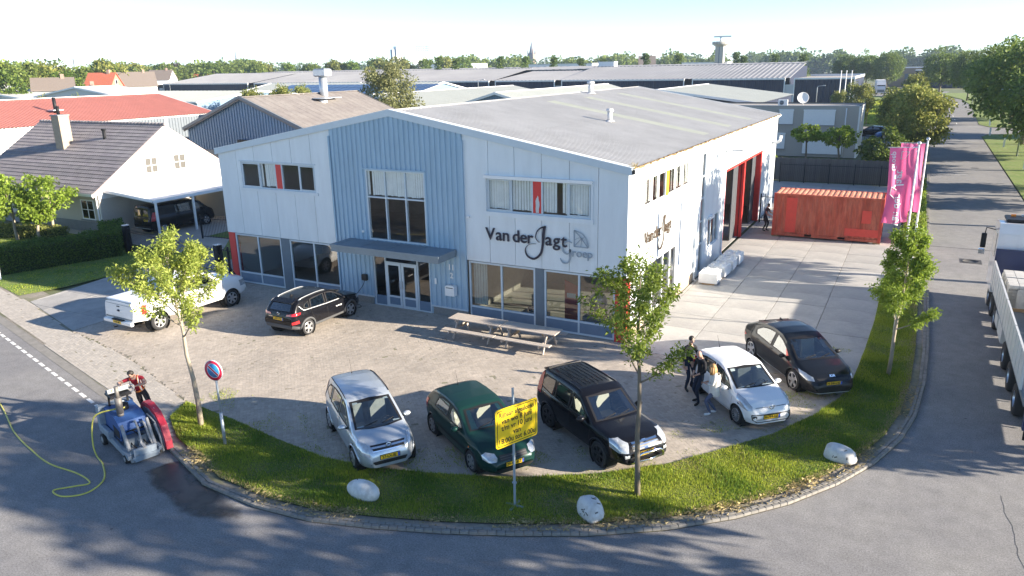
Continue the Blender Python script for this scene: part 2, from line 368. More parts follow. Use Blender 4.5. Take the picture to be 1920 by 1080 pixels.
# ---- kerb bricks along the verge (two rows) and edging of the side road
kb = poly_sheet('kerb_bed', EDGE[4:]+[(9.8, 100), (9.8, 6)]+offset(EDGE[4:22], .47)[::-1], .012, M_joint, kind='structure')
brick = MB().box(-.10, .10, -.048, .048, 0, .075, bev=.008).mesh('kerb_brick', M_kerb)
line = [Vector((*p, 0)) for p in EDGE[4:]]; line[-1] = Vector((10.32, 60, 0))
def walk(line, step, start=0):
    out = []; acc = start
    for a, b in zip(line, line[1:]):
        L = (b-a).length; t = (b-a)/L
        while acc < L: out.append((a+t*acc, t)); acc += step
        acc -= L
    return out
far_b = MB(); n_b = 0
for row, off in ((0, .06), (1, .17)):
    for (p, t) in walk(line, .212, row*.1):
        q = p+Vector((-t.y, t.x, 0))*off; q.z = random.uniform(-.004, .004)+.008
        if n_b < 290 and q.y < 0: link('kerb_brick', brick, kb, loc=q, rz=math.atan2(t.y, t.x)+random.uniform(-.03, .03)); n_b += 1
        else: far_b.obox(q+Vector((0, 0, .03)), t*.1, Vector((-t.y, t.x, 0))*.048, Vector((0, 0, .04)))
far_b.build('kerb_bricks_far', M_kerb, kb, kind='stuff')
# ---- paving
PLANE = [(-21.3, -8.45), (-16.71, -9.3), (-11.05, -11.1)]
court_poly = [(-21.35, -8.42), (-16.71, -9.27), (-11.1, -11.1)]+INNER[:15]+[(8.05, -.5), (0.2, -.5), (0.2, .1), (-21.35, .1)]
court = poly_sheet('forecourt', court_poly, .0175, M_joint, kind='structure')
path_poly = [(-58, -.3), (-30.75, -6.1), (-27.4, -6.75), (-21.4, -8.5), (-16.71, -9.33), (-11.1, -11.15), (-10.6, -12.2), (-9.3, -13.0), (-10.2, -12.75), (-13.4, -11.85), (-23.4, -9.25), (-40, -4.95), (-58, -.3)]
footpath = poly_sheet('footpath', path_poly[:-1], .0175, M_joint, kind='structure')
gut = [(-58, -.72), (-40, -5.35), (-23.5, -9.65), (-13.5, -12.25), (-10.2, -13.15)]
poly_sheet('gutter', gut+offset(gut, .42)[::-1], .006, M_kerb, kind='structure')
poly_sheet('sand_bed', [(-58, -.6), (-23.4, -9.3), (-10.2, -12.8), (-9.2, -13.0), (-8, -11), (8, -1), (8, .05), (-21.3, .05), (-21.3, -7), (-28, -5.5), (-58, 2)], .009, M_joint, kind='structure')
def paver_mesh(name, C, A, mat, l=.2105, w=.1042, h=.02):
    n = len(C); ca, sa = np.cos(A), np.sin(A); ux = np.c_[ca, sa]*l/2; uy = np.c_[-sa, ca]*w/2
    z0 = -.004; zt = h+rng.normal(.0, .0010, n); V = np.zeros((n, 8, 3), np.float32); tilt = rng.normal(0, .0006, (n, 4))
    for k, (a, b) in enumerate(((-1, -1), (1, -1), (1, 1), (-1, 1))):
        q = C+ux*a+uy*b; V[:, k, :2] = q; V[:, k, 2] = z0
        q = C+(ux*a+uy*b)*.985; V[:, k+4, :2] = q; V[:, k+4, 2] = zt+tilt[:, k]
    base = (np.arange(n)*8)[:, None]
    F = np.concatenate([base+np.array(f) for f in ((4, 5, 6, 7), (0, 1, 5, 4), (1, 2, 6, 5), (2, 3, 7, 6), (3, 0, 4, 7))])
    return np_mesh(name, V.reshape(-1, 3), F, mat)
def lay(poly, C, A, parent, mat, nm, n_ind, cam=np.array([9.08, -25.87])):
    k = inside(poly, C[:, 0], C[:, 1]); C = C[k]; A = A[k]
    if n_ind:
        o = np.argsort(np.hypot(*(C-cam).T)); C = C[o]; A = A[o]
        one = MB().box(-.1048, .1048, -.0518, .0518, -.004, .021, bev=.0015).mesh(nm, mat)
        for i in range(n_ind): link(nm, one, parent, loc=(C[i, 0], C[i, 1], random.gauss(-.0006, .0005)), rz=float(A[i]))
        C = C[n_ind:]; A = A[n_ind:]
    link(nm+'s_joined', paver_mesh(nm+'s', C, A, mat), parent, kind='stuff')
W = .1065; K = 330
kk, nn_ = np.meshgrid(np.arange(-K, K), np.arange(-K//2, K//2)); kk = kk.ravel(); nn_ = nn_.ravel()
C = np.concatenate([np.c_[(kk+4*nn_+1)*W, (kk+.5)*W], np.c_[(kk+3.5+4*nn_)*W, (kk+1)*W]]); A = np.concatenate([np.zeros(len(kk)), np.full(len(kk), math.pi/2)])
ang = R(45); Rm = np.array([[math.cos(ang), -math.sin(ang)], [math.sin(ang), math.cos(ang)]])
kp = (np.abs(C[:, 0]) < 40) & (np.abs(C[:, 1]) < 30); C = C[kp]@Rm.T+np.array([-7, -6]); A = A[kp]+ang
lay(court_poly, C, A, court, M_paver, 'paver', 299)
ri, ci = np.meshgrid(np.arange(-60, 60), np.arange(-200, 120)); a2 = math.atan2(-2.57, 10)
C = np.c_[(ci+.5*(ri % 2)).ravel()*.213, ri.ravel()*W]; Rm = np.array([[math.cos(a2), -math.sin(a2)], [math.sin(a2), math.cos(a2)]])
lay(path_poly[:-1], C@Rm.T+np.array([-16, -10.5]), np.full(len(C), a2), footpath, M_paver2, 'path_paver', 0)
# ---- concrete yard to the right: slabs 2.03 x 1.75
yard_poly = [(.05, -.5), (8.3, -.5), (8.25, 2.9), (8.4, 7), (8.4, 14.5), (10.3, 14.5), (10.3, 24), (9, 24), (9, 45), (-3, 45), (-3, 31.5), (.05, 31.5)]
yard = poly_sheet('yard', yard_poly, -.006, M_joint, kind='structure')
sl_mesh = MB().box(-1.004, 1.004, -.868, .868, -.004, .02, bev=.006).mesh('concrete_slab', M_slab)
for i in range(-2, 5):
    for j in range(-1, 26):
        cx, cy = .23+2.03*(i+.5), 1.0+1.75*(j+.5)
        q = [(cx+a, cy+b) for a, b in ((-1.004, -.868), (1.004, -.868), (1.004, .868), (-1.004, .868))]
        ins = inside(yard_poly, [p[0] for p in q], [p[1] for p in q])
        if ins.all(): link('concrete_slab', sl_mesh, yard, loc=(cx, cy, random.gauss(0, .003)), rz=random.gauss(0, .0015))
        elif inside(yard_poly, [cx], [cy])[0] or ins.any():
            x0 = max(q[0][0], .07 if cy < 31.5 else -2.95); x1 = min(q[1][0], 8.3 if cy < 2.5 else (8.34 if cy < 14.5 else (10.28 if cy < 23.4 else 8.98))); y0 = max(q[0][1], -.48); y1 = min(q[2][1], 44.9)
            if x1-x0 > .1 and y1-y0 > .1: link('concrete_slab', MB().box(x0, x1, y0, y1, -.004, .02, bev=.006).mesh('concrete_slab', M_slab), yard, loc=(0, 0, random.gauss(0, .003)))
# ---- concrete drive on the left
drive_poly = [(-27.35, -6.7), (-21.4, -8.4), (-21.4, 3.2), (-28.2, 3.2), (-28.1, -1.8)]
drive = poly_sheet('driveway', drive_poly, -.006, M_joint, kind='structure')
for i in range(4):
    for j in range(6):
        x0, y0 = -29.4+2.02*i, -8.85+2.02*j; q = [(x0, y0), (x0+2, y0), (x0+2, y0+2), (x0, y0+2)]
        bm = bmesh.new(); vs = [bm.verts.new((*p, 0)) for p in q]; bm.faces.new(vs)
        for k in range(len(drive_poly)):
            a = Vector((*drive_poly[k], 0)); b = Vector((*drive_poly[(k+1) % len(drive_poly)], 0)); t = (b-a).normalized()
            bmesh.ops.bisect_plane(bm, geom=bm.verts[:]+bm.edges[:]+bm.faces[:], plane_co=a, plane_no=(t.y, -t.x, 0), clear_outer=True)
            if not bm.faces: break
        if bm.faces:
            f = bm.faces[:][0]; f.normal_update()
            if f.calc_area() > .1:
                r = bmesh.ops.extrude_face_region(bm, geom=[f]); bmesh.ops.translate(bm, verts=[v for v in r['geom'] if isinstance(v, bmesh.types.BMVert)], vec=(0, 0, .02))
                bmesh.ops.recalc_face_normals(bm, faces=bm.faces)
                me = bpy.data.meshes.new('concrete_slab'); bm.to_mesh(me); flat(me); me.materials.append(M_slab); link('concrete_slab', me, drive, loc=(0, 0, random.gauss(0, .002)))
        bm.free()
poly_sheet('carport_floor', [(-43.5, 4.2), (-28.2, 3.2), (-21.4, 3.2), (-21.4, 7), (-30, 7.2), (-32, 14), (-38.9, 14)], -.005, M_paver2, kind='structure')
# ---- lawn on the left and grass round about
lawn_poly = [(-58, .9), (-31, -5.9), (-28.9, -6.35), (-28.3, -4.5), (-28.15, -1.8), (-28.3, 3.1), (-43.5, 4.15), (-58, 4.15)]
lawn = poly_sheet('lawn', lawn_poly, .02, pm('lawn', (.14, .21, .035), rough=1, var=.3, scale=4, bump=.6, bscale=60, col2=(.19, .22, .06), mix_scale=.7), kind='structure')
back_grass = poly_sheet('meadow', [(-26, 3.3), (-21.2, 3.3), (-21.2, 30), (-31, 30), (-31.5, 7.3), (-29.5, 7.3)], .012, pm('lawn', (0, 0, 0)), kind='structure')
poly_sheet('roadside_grass', [(16.6, -4), (24, -4), (60, 40), (60, 100), (21, 101.5), (17.6, 99.5), (16.6, 96)], .03, pm('lawn', (0, 0, 0)), kind='structure')
poly_sheet('roadside_grass', [(17.3, 118), (18.6, 113.5), (45, 112), (45, 250), (12.5, 250), (17.8, 206), (18.5, 180)], .03, pm('lawn', (0, 0, 0)), kind='structure')
poly_sheet('roadside_grass', [(-12, 110.5), (6, 110.5), (9.5, 112.2), (10.8, 116), (11.1, 145), (11.6, 175), (11.2, 195), (6, 213), (-4, 226), (-12, 229)], .03, pm('lawn', (0, 0, 0)), kind='structure')
poly_sheet('roadside_grass', [(8.5, 46), (9.75, 24), (9.75, 101), (8.4, 101)], .03, pm('lawn', (0, 0, 0)), kind='structure')

def blades(poly, n, hmin, hmax, wd, z, mats, dry=None, seed=1, lean=.45):
    g = np.random.default_rng(seed); P = np.array(poly); lo = P.min(0); hi = P.max(0); X = []; 
    while sum(len(x) for x in X) < n:
        q = lo+(hi-lo)*g.random((n*2, 2)); X.append(q[inside(poly, q[:, 0], q[:, 1])])
    C = np.concatenate(X)[:n]; 
    # clump height variation
    hv = .55+.45*np.sin(C[:, 0]*2.1+1.3*np.sin(C[:, 1]*1.7))*np.sin(C[:, 1]*2.6+np.cos(C[:, 0]*1.1)); hv = np.clip(hv+g.normal(0, .2, n), .25, 1.3)
    h = (hmin+(hmax-hmin)*g.random(n))*hv; a = g.random(n)*6.283; ww = wd*(.6+.8*g.random(n))
    lx = np.cos(a+1.57)*lean*h*g.random(n); ly = np.sin(a+1.57)*lean*h*g.random(n)
    V = np.zeros((n, 3, 3), np.float32)
    V[:, 0] = np.c_[C[:, 0]-np.cos(a)*ww/2, C[:, 1]-np.sin(a)*ww/2, np.full(n, z)]; V[:, 1] = np.c_[C[:, 0]+np.cos(a)*ww/2, C[:, 1]+np.sin(a)*ww/2, np.full(n, z)]
    V[:, 2] = np.c_[C[:, 0]+lx, C[:, 1]+ly, z+h]
    mi = np.zeros(n, np.int32)
    if dry is not None:
        pr = dry(C[:, 0], C[:, 1]); mi = (g.random(n) < pr).astype(np.int32)
        lush = (np.sin(C[:, 0]*1.1+np.sin(C[:, 1]*1.6)*1.5)*np.cos(C[:, 1]*1.3+np.sin(C[:, 0]*2.3))+g.normal(0, .45, n)) > .15; mi = np.where((mi == 0) & lush, 2, mi)
        V[mi == 1, 2, 2] = z+h[mi == 1]*.7
    return np_mesh('grass', V.reshape(-1, 3), np.arange(n*3).reshape(-1, 3), mats, mi)
M_grass = leaf_mat('grass_blade', (.17, .245, .02), (.42, .46, .07), .38); M_grass2 = leaf_mat('grass_lush', (.075, .15, .018), (.20, .30, .04), .35); M_dry = leaf_mat('dry_grass', (.34, .27, .13), (.46, .38, .20), .2)
ko = np.array(KERB_IN)
def dryness(x, y):
    dmin = np.full(x.shape, 9.0)
    for a, b in zip(ko[:-1], ko[1:]):
        t = np.clip(((x-a[0])*(b-a)[0]+(y-a[1])*(b-a)[1])/((b-a)@(b-a)), 0, 1); dmin = np.minimum(dmin, np.hypot(x-a[0]-t*(b-a)[0], y-a[1]-t*(b-a)[1]))
    nz = .5+.5*np.sin(x*1.3+2*np.sin(y*.9))*np.cos(y*1.9+np.sin(x*2.2))
    return np.clip(.65*np.exp(-(dmin/.22)**2)+.22*(nz > .82), 0, .8)
link('verge_grass', blades(verge_poly, 230000, .05, .125, .016, .045, [M_grass, M_dry, M_grass2], dryness, 3), None, 'tufted green grass growing on the curved roadside verge', 'grass', kind='stuff')
link('lawn_grass', blades(lawn_poly, 60000, .04, .07, .035, .02, [M_grass, M_dry, M_grass2], lambda x, y: x*0+.03, 4), None, 'short mown grass of the lawn before the hedge', 'grass', kind='stuff')
# straw lying over the kerb, moss tufts in the paving joints by the verge
def strewn(poly, n, seed):
    g = np.random.default_rng(seed); P = np.array(poly); lo = P.min(0); hi = P.max(0); q = lo+(hi-lo)*g.random((n*14, 2)); C = q[inside(poly, q[:, 0], q[:, 1])]
    k = (.5+.5*np.sin(C[:, 0]*1.9)*np.cos(C[:, 1]*1.3+C[:, 0]*.5))+g.normal(0, .2, len(C)) > .62; C = C[k][:n]; n = len(C); a = g.random(n)*6.283; L = .05+.10*g.random(n); w = .003+.004*g.random(n)
    V = np.zeros((n, 4, 3), np.float32); dx = np.c_[np.cos(a), np.sin(a)]; pn = np.c_[-np.sin(a), np.cos(a)]; z = .065+.035*g.random(n)
    for i, (s, t) in enumerate(((-1, -1), (1, -1), (1, 1), (-1, 1))): V[:, i, :2] = C+dx*(L/2*s)[:, None]+pn*(w/2*t)[:, None]; V[:, i, 2] = z+(.03*g.normal(0, 1, n) if s > 0 and t < 0 else 0)
    return np_mesh('straw', V.reshape(-1, 3), np.arange(n*4).reshape(-1, 4), M_dry)
band = [p for p in EDGE[5:21]]; link('dry_straw', strewn(offset(band, .1)+offset(band, .6)[::-1], 9000, 5), None, 'dry mown straw strewn along the kerb of the verge', 'straw', kind='stuff')
near = INNER[:16]; jt = offset(near, .1)+offset(near, 1.5)[::-1]
g5 = np.random.default_rng(8); 
mossC = blades(jt, 26000, .02, .06, .028, .01, [M_grass], None, 9); V = np.zeros(len(mossC.vertices)*3, np.float32); mossC.vertices.foreach_get('co', V); V = V.reshape(-1, 3, 3)
keep = (np.sin(V[:, 0, 0]*2.3+np.sin(V[:, 0, 1]*3))*np.cos(V[:, 0, 1]*2.7+V[:, 0, 0]) > .05)
link('joint_weeds', np_mesh('joint_weeds', V[keep].reshape(-1, 3), np.arange(keep.sum()*3).reshape(-1, 3), M_grass), None, 'moss and weeds growing in the paving joints beside the verge', 'weeds', kind='stuff')
# ================================================================ main building
M_panel = pm('panel_white', (.67, .715, .74), rough=.45, var=.08, scale=1.9, bump=.02, bscale=8, island=.03, stretch=(1, 1, .22))
M_blue = pm('steel_blue', (.315, .45, .565), rough=.5, var=.12, scale=2.0, stretch=(1, 1, .2))
M_frame = pm('frame_alu', (.54, .61, .66), rough=.4, var=.05)
M_dkpanel = pm('panel_slate', (.135, .20, .285), rough=.5, var=.1, scale=4)
M_pillar = pm('pillar_slate', (.13, .165, .20), rough=.6, var=.1)
M_red = pm('red_panel', (.62, .035, .03), rough=.45, var=.06)
M_orange = pm('orange_panel', (.80, .30, .03), rough=.45, var=.06)
M_roof = pm('roof_sheet', (.52, .505, .48), rough=.6, var=.10, scale=.8, col2=(.47, .455, .43), mix_scale=.25, metal=.0)
M_skyl = pm('skylight', (.57, .57, .46), rough=.4, var=.1, scale=1)
M_glass = glass_mat('window_glass', (.72, .76, .76), .004, 1.55, 1.3, .05)
M_glassc = glass_mat('window_glass_clear', (.93, .95, .95), .004, 1.5, .9, .0)
M_blind = pm('blind_fabric', (.88, .87, .84), rough=.9, var=.1, scale=3)
M_inside = pm('interior_dark', (.30, .25, .20), rough=.9, var=.25, scale=1.5)
M_insfloor = pm('interior_floor', (.42, .37, .31), rough=.6, var=.2, scale=1)
M_plinth = pm('plinth_pebble', (.24, .235, .22), rough=.95, var=.35, scale=25, bump=.6, bscale=60)
M_plinthb = pm('plinth_brown', (.40, .32, .24), rough=.9, var=.2, scale=5)
M_canopy = pm('canopy_slate', (.20, .245, .28), rough=.6, var=.12, scale=2)
M_black = pm('black_plastic', (.012, .012, .014), rough=.45, var=.05)
M_galv = pm('galvanised', (.50, .53, .56), rough=.4, var=.1, metal=.6)
M_grey = pm('light_grey', (.55, .56, .57), rough=.5, var=.06)
M_white = pm('white_paint', (.80, .80, .79), rough=.5, var=.04)
M_steeld = pm('dark_steel', (.14, .165, .19), rough=.5, var=.1)
M_moss = pm('gutter_moss', (.24, .165, .08), rough=1, var=.5, scale=12, bump=.8, bscale=30)
BW, BD, HE, HR = 21.09, 31.5, 6.73, 8.65
def roof_z(x): return HR-abs(x+BW/2)*(HR-HE)/(BW/2)
bld = thing('office_building', 'pale blue and white clad company building with low grey gabled roof', 'building')
T = .10
def col_panel(x0, x1, z0, holes, y0=0.0, y1=T, name='panel', mat=M_panel, dz=.0):
    """vertical cladding panel up to the roof line, with window holes cut out"""
    xs = sorted({x0, x1}|{v for h in holes for v in h[:2] if x0 < v < x1}|({-BW/2} if x0 < -BW/2 < x1 else set()))
    m = MB()
    for a, b in zip(xs, xs[1:]):
        hs = [h for h in holes if h[0] <= a+1e-6 and h[1] >= b-1e-6]
        zc = z0
        for h in sorted(hs, key=lambda q: q[2]):
            if h[2] > zc+.01:
                m.box(a, b, y0, y1, zc, h[2])
                if len(xs) == 2: m.build(name, mat, bld); m = MB()
            zc = h[3]
        m.prism([(a, zc), (b, zc), (b, roof_z(b)-dz), (a, roof_z(a)-dz)], 'y', y0, y1)
    return m.build(name, mat, bld)
WR = (-5.97, -1.45, 4.76, 6.12); WL = (-19.63, -14.97, 4.95, 6.2); WM = (-12.02, -8.92, 3.07, 6.17); DR = (-11.95, -8.88, -.01, 2.42)
g_ = .009
for (xa, xb, win) in ((-7.05, 0, WR), (-21.09, -13.93, WL)):
    n = 6; s = (xb-xa)/n
    for k in range(n): col_panel(xa+k*s+g_, xa+(k+1)*s-g_, 2.62+random.uniform(-.001, .001), [win], name='cladding_panel', dz=.2)
    MB().box(xa, xb, .09, .13, 2.66, 6.4).box(xa, xb, 0.05, .12, 2.60, 2.618) if False else None
# backing behind the panel joints
M_back = pm('joint_dark', (.12, .13, .14), rough=.9)
for (xa, xb, win) in ((-7.05, -.12, WR), (-20.97, -13.93, WL)): col_panel(xa, xb, 2.64, [win], T+.002, T+.06, 'cladding_backing', M_back, dz=.24)
# corrugated blue centre, ribs are real
def corrugated(x0, x1, z0, holes, y, depth=.05, pitch=.255, flat=.62):
    m = MB(); n = round((x1-x0)/pitch); p = (x1-x0)/n; xs = []
    for k in range(n):
        a = x0+k*p; xs += [(a, 0), (a+p*.5*flat-.0, 0), (a+p*.5*flat+.03, 1), (a+p-.03, 1)]
    xs.append((x1, 0))
    cut = sorted({v for h in holes for v in h[:2]})
    out = []
    for (a, ha), (b, hb) in zip(xs, xs[1:]):
        ins = [c for c in cut if a < c < b]; seq = [(a, ha)]+[(c, ha+(hb-ha)*(c-a)/(b-a)) for c in ins]+[(b, hb)]; out += list(zip(seq, seq[1:]))
    for (a, ha), (b, hb) in out:
        zc = z0; mid = (a+b)/2
        ya, yb = y-depth*ha, y-depth*hb
        def q(zl0, zl1, zr0, zr1): m.quad((a, ya, zl0), (b, yb, zr0), (b, yb, zr1), (a, ya, zl1))
        for h in sorted([h for h in holes if h[0] <= mid <= h[1]], key=lambda q_: q_[2]):
            if h[2] > zc+.01: q(zc, h[2], zc, h[2])
            zc = h[3]
        q(zc, roof_z(a)-.2, zc, roof_z(b)-.2)
    return m
corrugated(-13.93, -7.05, .42, [WM, DR], -.012).build('corrugated_cladding', M_blue, bld)
col_panel(-13.93, -7.05, 0, [WM, DR], .0, .1, 'cladding_backing', M_blue, dz=.3)
MB().box(-13.97, -13.89, -.09, .0, .42, 7.55).build('corner_trim', M_blue, bld); MB().box(-7.09, -7.01, -.09, .0, .42, 7.55).build('corner_trim', M_blue, bld)
MB().box(-13.98, -11.96, -.075, -.002, .36, .425).build('base_trim', M_frame, bld); MB().box(-8.86, -7.0, -.075, -.002, .36, .425).build('base_trim', M_frame, bld)
MB().box(-13.93, -12.05, -.05, -.001, 0, .36).build('plinth', M_plinth, bld); MB().box(-8.78, -7.0, -.05, -.001, 0, .36).build('plinth', M_plinth, bld)
# glazed units
def window(x0, x1, z0, z1, mull, y=.02, fw=.06, dep=.09, name='window', rows=(), frame=M_frame, sill=None, skip=(), blinds=False, axis='y', opening=(), pane=None):
    """frame + one pane per light (+ blinds) ; in the front (axis y) or the side wall (axis x)"""
    def bx(m, a, b, c, d, e, f_, mi=0):
        if axis == 'y': return m.box(a, b, c, d, e, f_, mi)
        return m.box(-d, -c, a, b, e, f_, mi)
    m = MB(); bx(m, x0, x1, y, y+dep, z0, z0+fw); bx(m, x0, x1, y, y+dep, z1-fw, z1); bx(m, x0, x0+fw, y, y+dep, z0+fw, z1-fw); bx(m, x1-fw, x1, y, y+dep, z0+fw, z1-fw)
    xs = [x0+fw]
    for c in mull: bx(m, c-fw/2, c+fw/2, y-.003, y+dep-.003, z0+fw, z1-fw); xs += [c-fw/2, c+fw/2]
    xs.append(x1-fw)
    zs = [z0+fw]
    for r in rows: zs += [r-fw/2, r+fw/2]
    zs.append(z1-fw)
    for r in rows: bx(m, x0+fw, x1-fw, y-.006, y+dep-.006, r-fw/2, r+fw/2)
    for k in opening:
        a, b = xs[2*k], xs[2*k+1]; e = .045
        bx(m, a+.004, a+e, y-.015, y+.03, zs[0]+.004, zs[-1]-.004); bx(m, b-e, b-.004, y-.015, y+.03, zs[0]+.004, zs[-1]-.004); bx(m, a+e, b-e, y-.015, y+.03, zs[0]+.004, zs[0]+e); bx(m, a+e, b-e, y-.015, y+.03, zs[-1]-e, zs[-1]-.004)
    w = m.build(name, frame, bld)
    for i in range(0, len(xs), 2):
        for j in range(0, len(zs), 2):
            if (i//2, j//2) in skip: continue
            pnl = MB(); bx(pnl, xs[i], xs[i+1], y+.045, y+.051, zs[j], zs[j+1]); pnl.build('pane', pane or (M_glassc if blinds else M_glass), w)
            if blinds is True or (blinds and (i//2, j//2) in blinds):
                b = MB(); n = int((xs[i+1]-xs[i])/.11)
                for k in range(n):
                    if random.random() < .06: continue
                    c = xs[i]+(k+.5)*(xs[i+1]-xs[i])/n; zb = zs[j]+.03+random.uniform(0, .05); o_ = random.uniform(-.012, .012)
                    if axis == 'y': b.add([(c-.05, y+.085+o_, zb), (c+.045, y+.105, zb), (c+.045, y+.105, zs[j+1]+.03), (c-.05, y+.085+o_, zs[j+1]+.03)], [(0, 1, 2, 3)])
                    else: b.add([(-(y+.085+o_), c-.05, zb), (-(y+.105), c+.045, zb), (-(y+.105), c+.045, zs[j+1]+.03), (-(y+.085+o_), c-.05, zs[j+1]+.03)], [(0, 1, 2, 3)])
                b.build('blind', M_blind, w, kind='stuff')
    return w
# upper right window with red panel
w = window(WR[0], WR[1], WR[2], WR[3], [-4.87, -3.94, -3.52, -2.42], y=.03, skip=[(2, 0)], blinds={(0, 0), (1, 0), (3, 0), (4, 0)}, opening=(0, 4))
rp_ = MB().box(-3.91, -3.55, .035, .06, WR[2]+.06, WR[3]-.06).build('red_panel', M_red, w)
hand = [(-3.78, 4.84), (-3.66, 4.84), (-3.655, 5.0), (-3.625, 5.12), (-3.63, 5.27), (-3.66, 5.33), (-3.675, 5.47), (-3.71, 5.52), (-3.73, 5.44), (-3.76, 5.42), (-3.80, 5.30), (-3.785, 5.12), (-3.80, 5.0)]
MB().prism(hand, 'y', .026, .034).build('hand_motif', M_grey, w)
MB().box(WR[0]-.06, WR[1]+.06, -.14, .03, WR[3]-.02, WR[3]+.10).build('sunblind_box', M_white, w)
MB().box(WR[0]-.08, WR[1]+.1, -.06, .06, WR[2]-.19, WR[2]-.005).build('sill', M_panel, w)
MB().box(WR[0]-.075, WR[0]-.005, -.05, .04, WR[2], WR[3]-.03).build('reveal', M_panel, w); MB().box(WR[1]+.005, WR[1]+.075, -.05, .04, WR[2], WR[3]-.03).build('reveal', M_panel, w)
# upper left window
w = window(WL[0], WL[1], WL[2], WL[3], [-18.44, -17.42, -17.02, -15.94], y=.03, skip=[(2, 0)], blinds={(1, 0)}, opening=(0, 4))
MB().box(-17.39, -17.05, .02, .06, WL[2]+.06, WL[3]-.06).build('red_panel', M_red, w)
MB().box(WL[0]-.1, WL[1]+.12, -.05, .06, WL[2]-.14, WL[2]-.005).build('sill', M_panel, w)
MB().box(WL[0]-.08, WL[1]+.08, -.03, .05, WL[3]+.004, WL[3]+.06).build('lintel_flashing', M_frame, w)
# centre window over the canopy
w = window(WM[0], WM[1], WM[2], WM[3], [-10.99, -9.93], y=-.06, dep=.14, rows=[4.98], blinds={(0, 1), (1, 1), (2, 1)}, opening=())
MB().box(WM[0]-.12, WM[1]+.05, -.11, -.03, WM[3]+.004, WM[3]+.07).build('lintel_flashing', M_blue, w)
# entrance
w = window(DR[0], DR[1], .02, 2.42, [-11.28, -9.55], y=-.03, rows=[], skip=[(1, 0)], name='entrance_screen')
MB().box(-11.89, -11.31, -.02, .03, .08, .5).build('kick_panel', M_dkpanel, w); MB().box(-9.52, -8.94, -.02, .03, .08, .5).build('kick_panel', M_dkpanel, w)
for (a, b) in ((-11.24, -10.43), (-10.40, -9.59)):
    m = MB(); m.box(a, a+.11, -.06, .02, .05, 2.08).box(b-.11, b, -.06, .02, .05, 2.08).box(a+.11, b-.11, -.06, .02, .05, .16).box(a+.11, b-.11, -.06, .02, 1.98, 2.08).box(a+.11, b-.11, -.06, .02, .50, .58)
    dr = m.build('door', M_frame, bld)
    MB().box(a+.11, b-.11, -.03, -.024, .58, 1.98).build('pane', M_glass, dr); MB().box(a+.11, b-.11, -.035, 0, .16, .50).build('kick_panel', M_dkpanel, dr)
    hx = b-.06 if a < -11 else a+.06
    MB().bar((hx, -.12, .95), (hx, -.12, 1.3), .03, .03).bar((hx, -.06, .97), (hx, -.12, .97), .02, .02).bar((hx, -.06, 1.28), (hx, -.12, 1.28), .02, .02).build('handle', M_galv, dr)
MB().box(-11.24, -9.59, -.05, .02, 2.08, 2.13).build('transom', M_frame, bld); MB().box(-11.24, -9.59, -.02, -.014, 2.13, 2.36).build('pane', M_glass, bld)
# canopy over the entrance
m = MB(); m.box(-13.12, -7.5, -1.42, -.075, 2.72, 2.97); m.box(-13.15, -7.47, -1.45, -.07, 2.93, 3.03)
m.build('canopy', M_canopy, bld)
for k in range(12): MB().box(-12.9+k*.44, -12.84+k*.44, -1.36, -.1, 3.03, 3.045).build('canopy_seam', M_canopy, bld) if k % 3 == 0 else None
# ground-floor shop windows
def shop(x0, x1, n=2, inner=()):
    c = (x0+x1)/2
    w = window(x0, x1, .06, 2.58, [c], y=.06, rows=[.60], fw=.075, skip=[(0, 0), (1, 0)], name='shop_window')
    for a, b in ((x0+.075, c-.04), (c+.04, x1-.075)):
        MB().box(a, b, .075, .12, .135, .56).build('lower_panel', M_dkpanel, w)
    MB().box(x0, x1, .05, .3, 0, .06).build('sill', M_plinth, w)
for a, b in ((-20.66, -17.58), (-17.02, -13.97), (-6.96, -3.86), (-3.46, -.46)): shop(a, b)
for a, b in ((-17.57, -17.03), (-3.85, -3.47)): MB().box(a, b, .04, .3, 0, 2.6).build('pillar', M_pillar, bld)
MB().box(-21.07, -20.67, .02, .34, 0, 2.61).build('red_column', M_red, bld)
MB().box(-.45, .012, .02, .42, 0, 2.61).build('red_column', M_red, bld)
# side wall (x = 0), openings as (y0,y1,z0,z1)
S1 = (1.85, 8.4, 4.98, 6.1); S2 = (2.2, 6.75, .30, 2.58); S3 = (10.62, 11.4, .08, 6.15); S4 = (12.3, 14.6, 1.08, 2.66); S5 = (15.72, 20.52, -.01, 4.6); S6 = (20.80, 26.2, -.01, 4.6)
holes = [S1, S2, S3, S4, S5, S6]
def side_panel(y0, y1, z0=0.0, x0=-.1, x1=0.0, name='cladding_panel', mat=M_panel, top=HE-.16):
    ys = sorted({y0, y1}|{v for h in holes for v in h[:2] if y0 < v < y1}); m = MB()
    for a, b in zip(ys, ys[1:]):
        zc = z0
        for h in sorted([h for h in holes if h[0] <= a+1e-6 and h[1] >= b-1e-6], key=lambda q: q[2]):
            if h[2] > zc+.01:
                m.box(x0, x1, a, b, zc, h[2])
                if len(ys) == 2: m.build(name, mat, bld); m = MB()
            zc = max(zc, h[3])
        if zc < top: m.box(x0, x1, a, b, zc, top)
    if m.v: return m.build(name, mat, bld)
yy = [.105, 1.2, 2.4, 3.6, 4.8, 6.0, 7.2, 8.4, 9.62, 11.5, 13.1, 14.7, 15.72, 17.3, 18.9, 20.52, 20.80, 22.2, 23.6, 25.0, 26.2, 27.4, 28.8, 30.1, 31.5]
for a, b in zip(yy, yy[1:]): side_panel(a+.006, b-.006, .45 if b < 9.7 else 0.0)
side_panel(.44, 31.4, 0.02, -.16, -.102, 'cladding_backing', M_back, top=HE-.2)
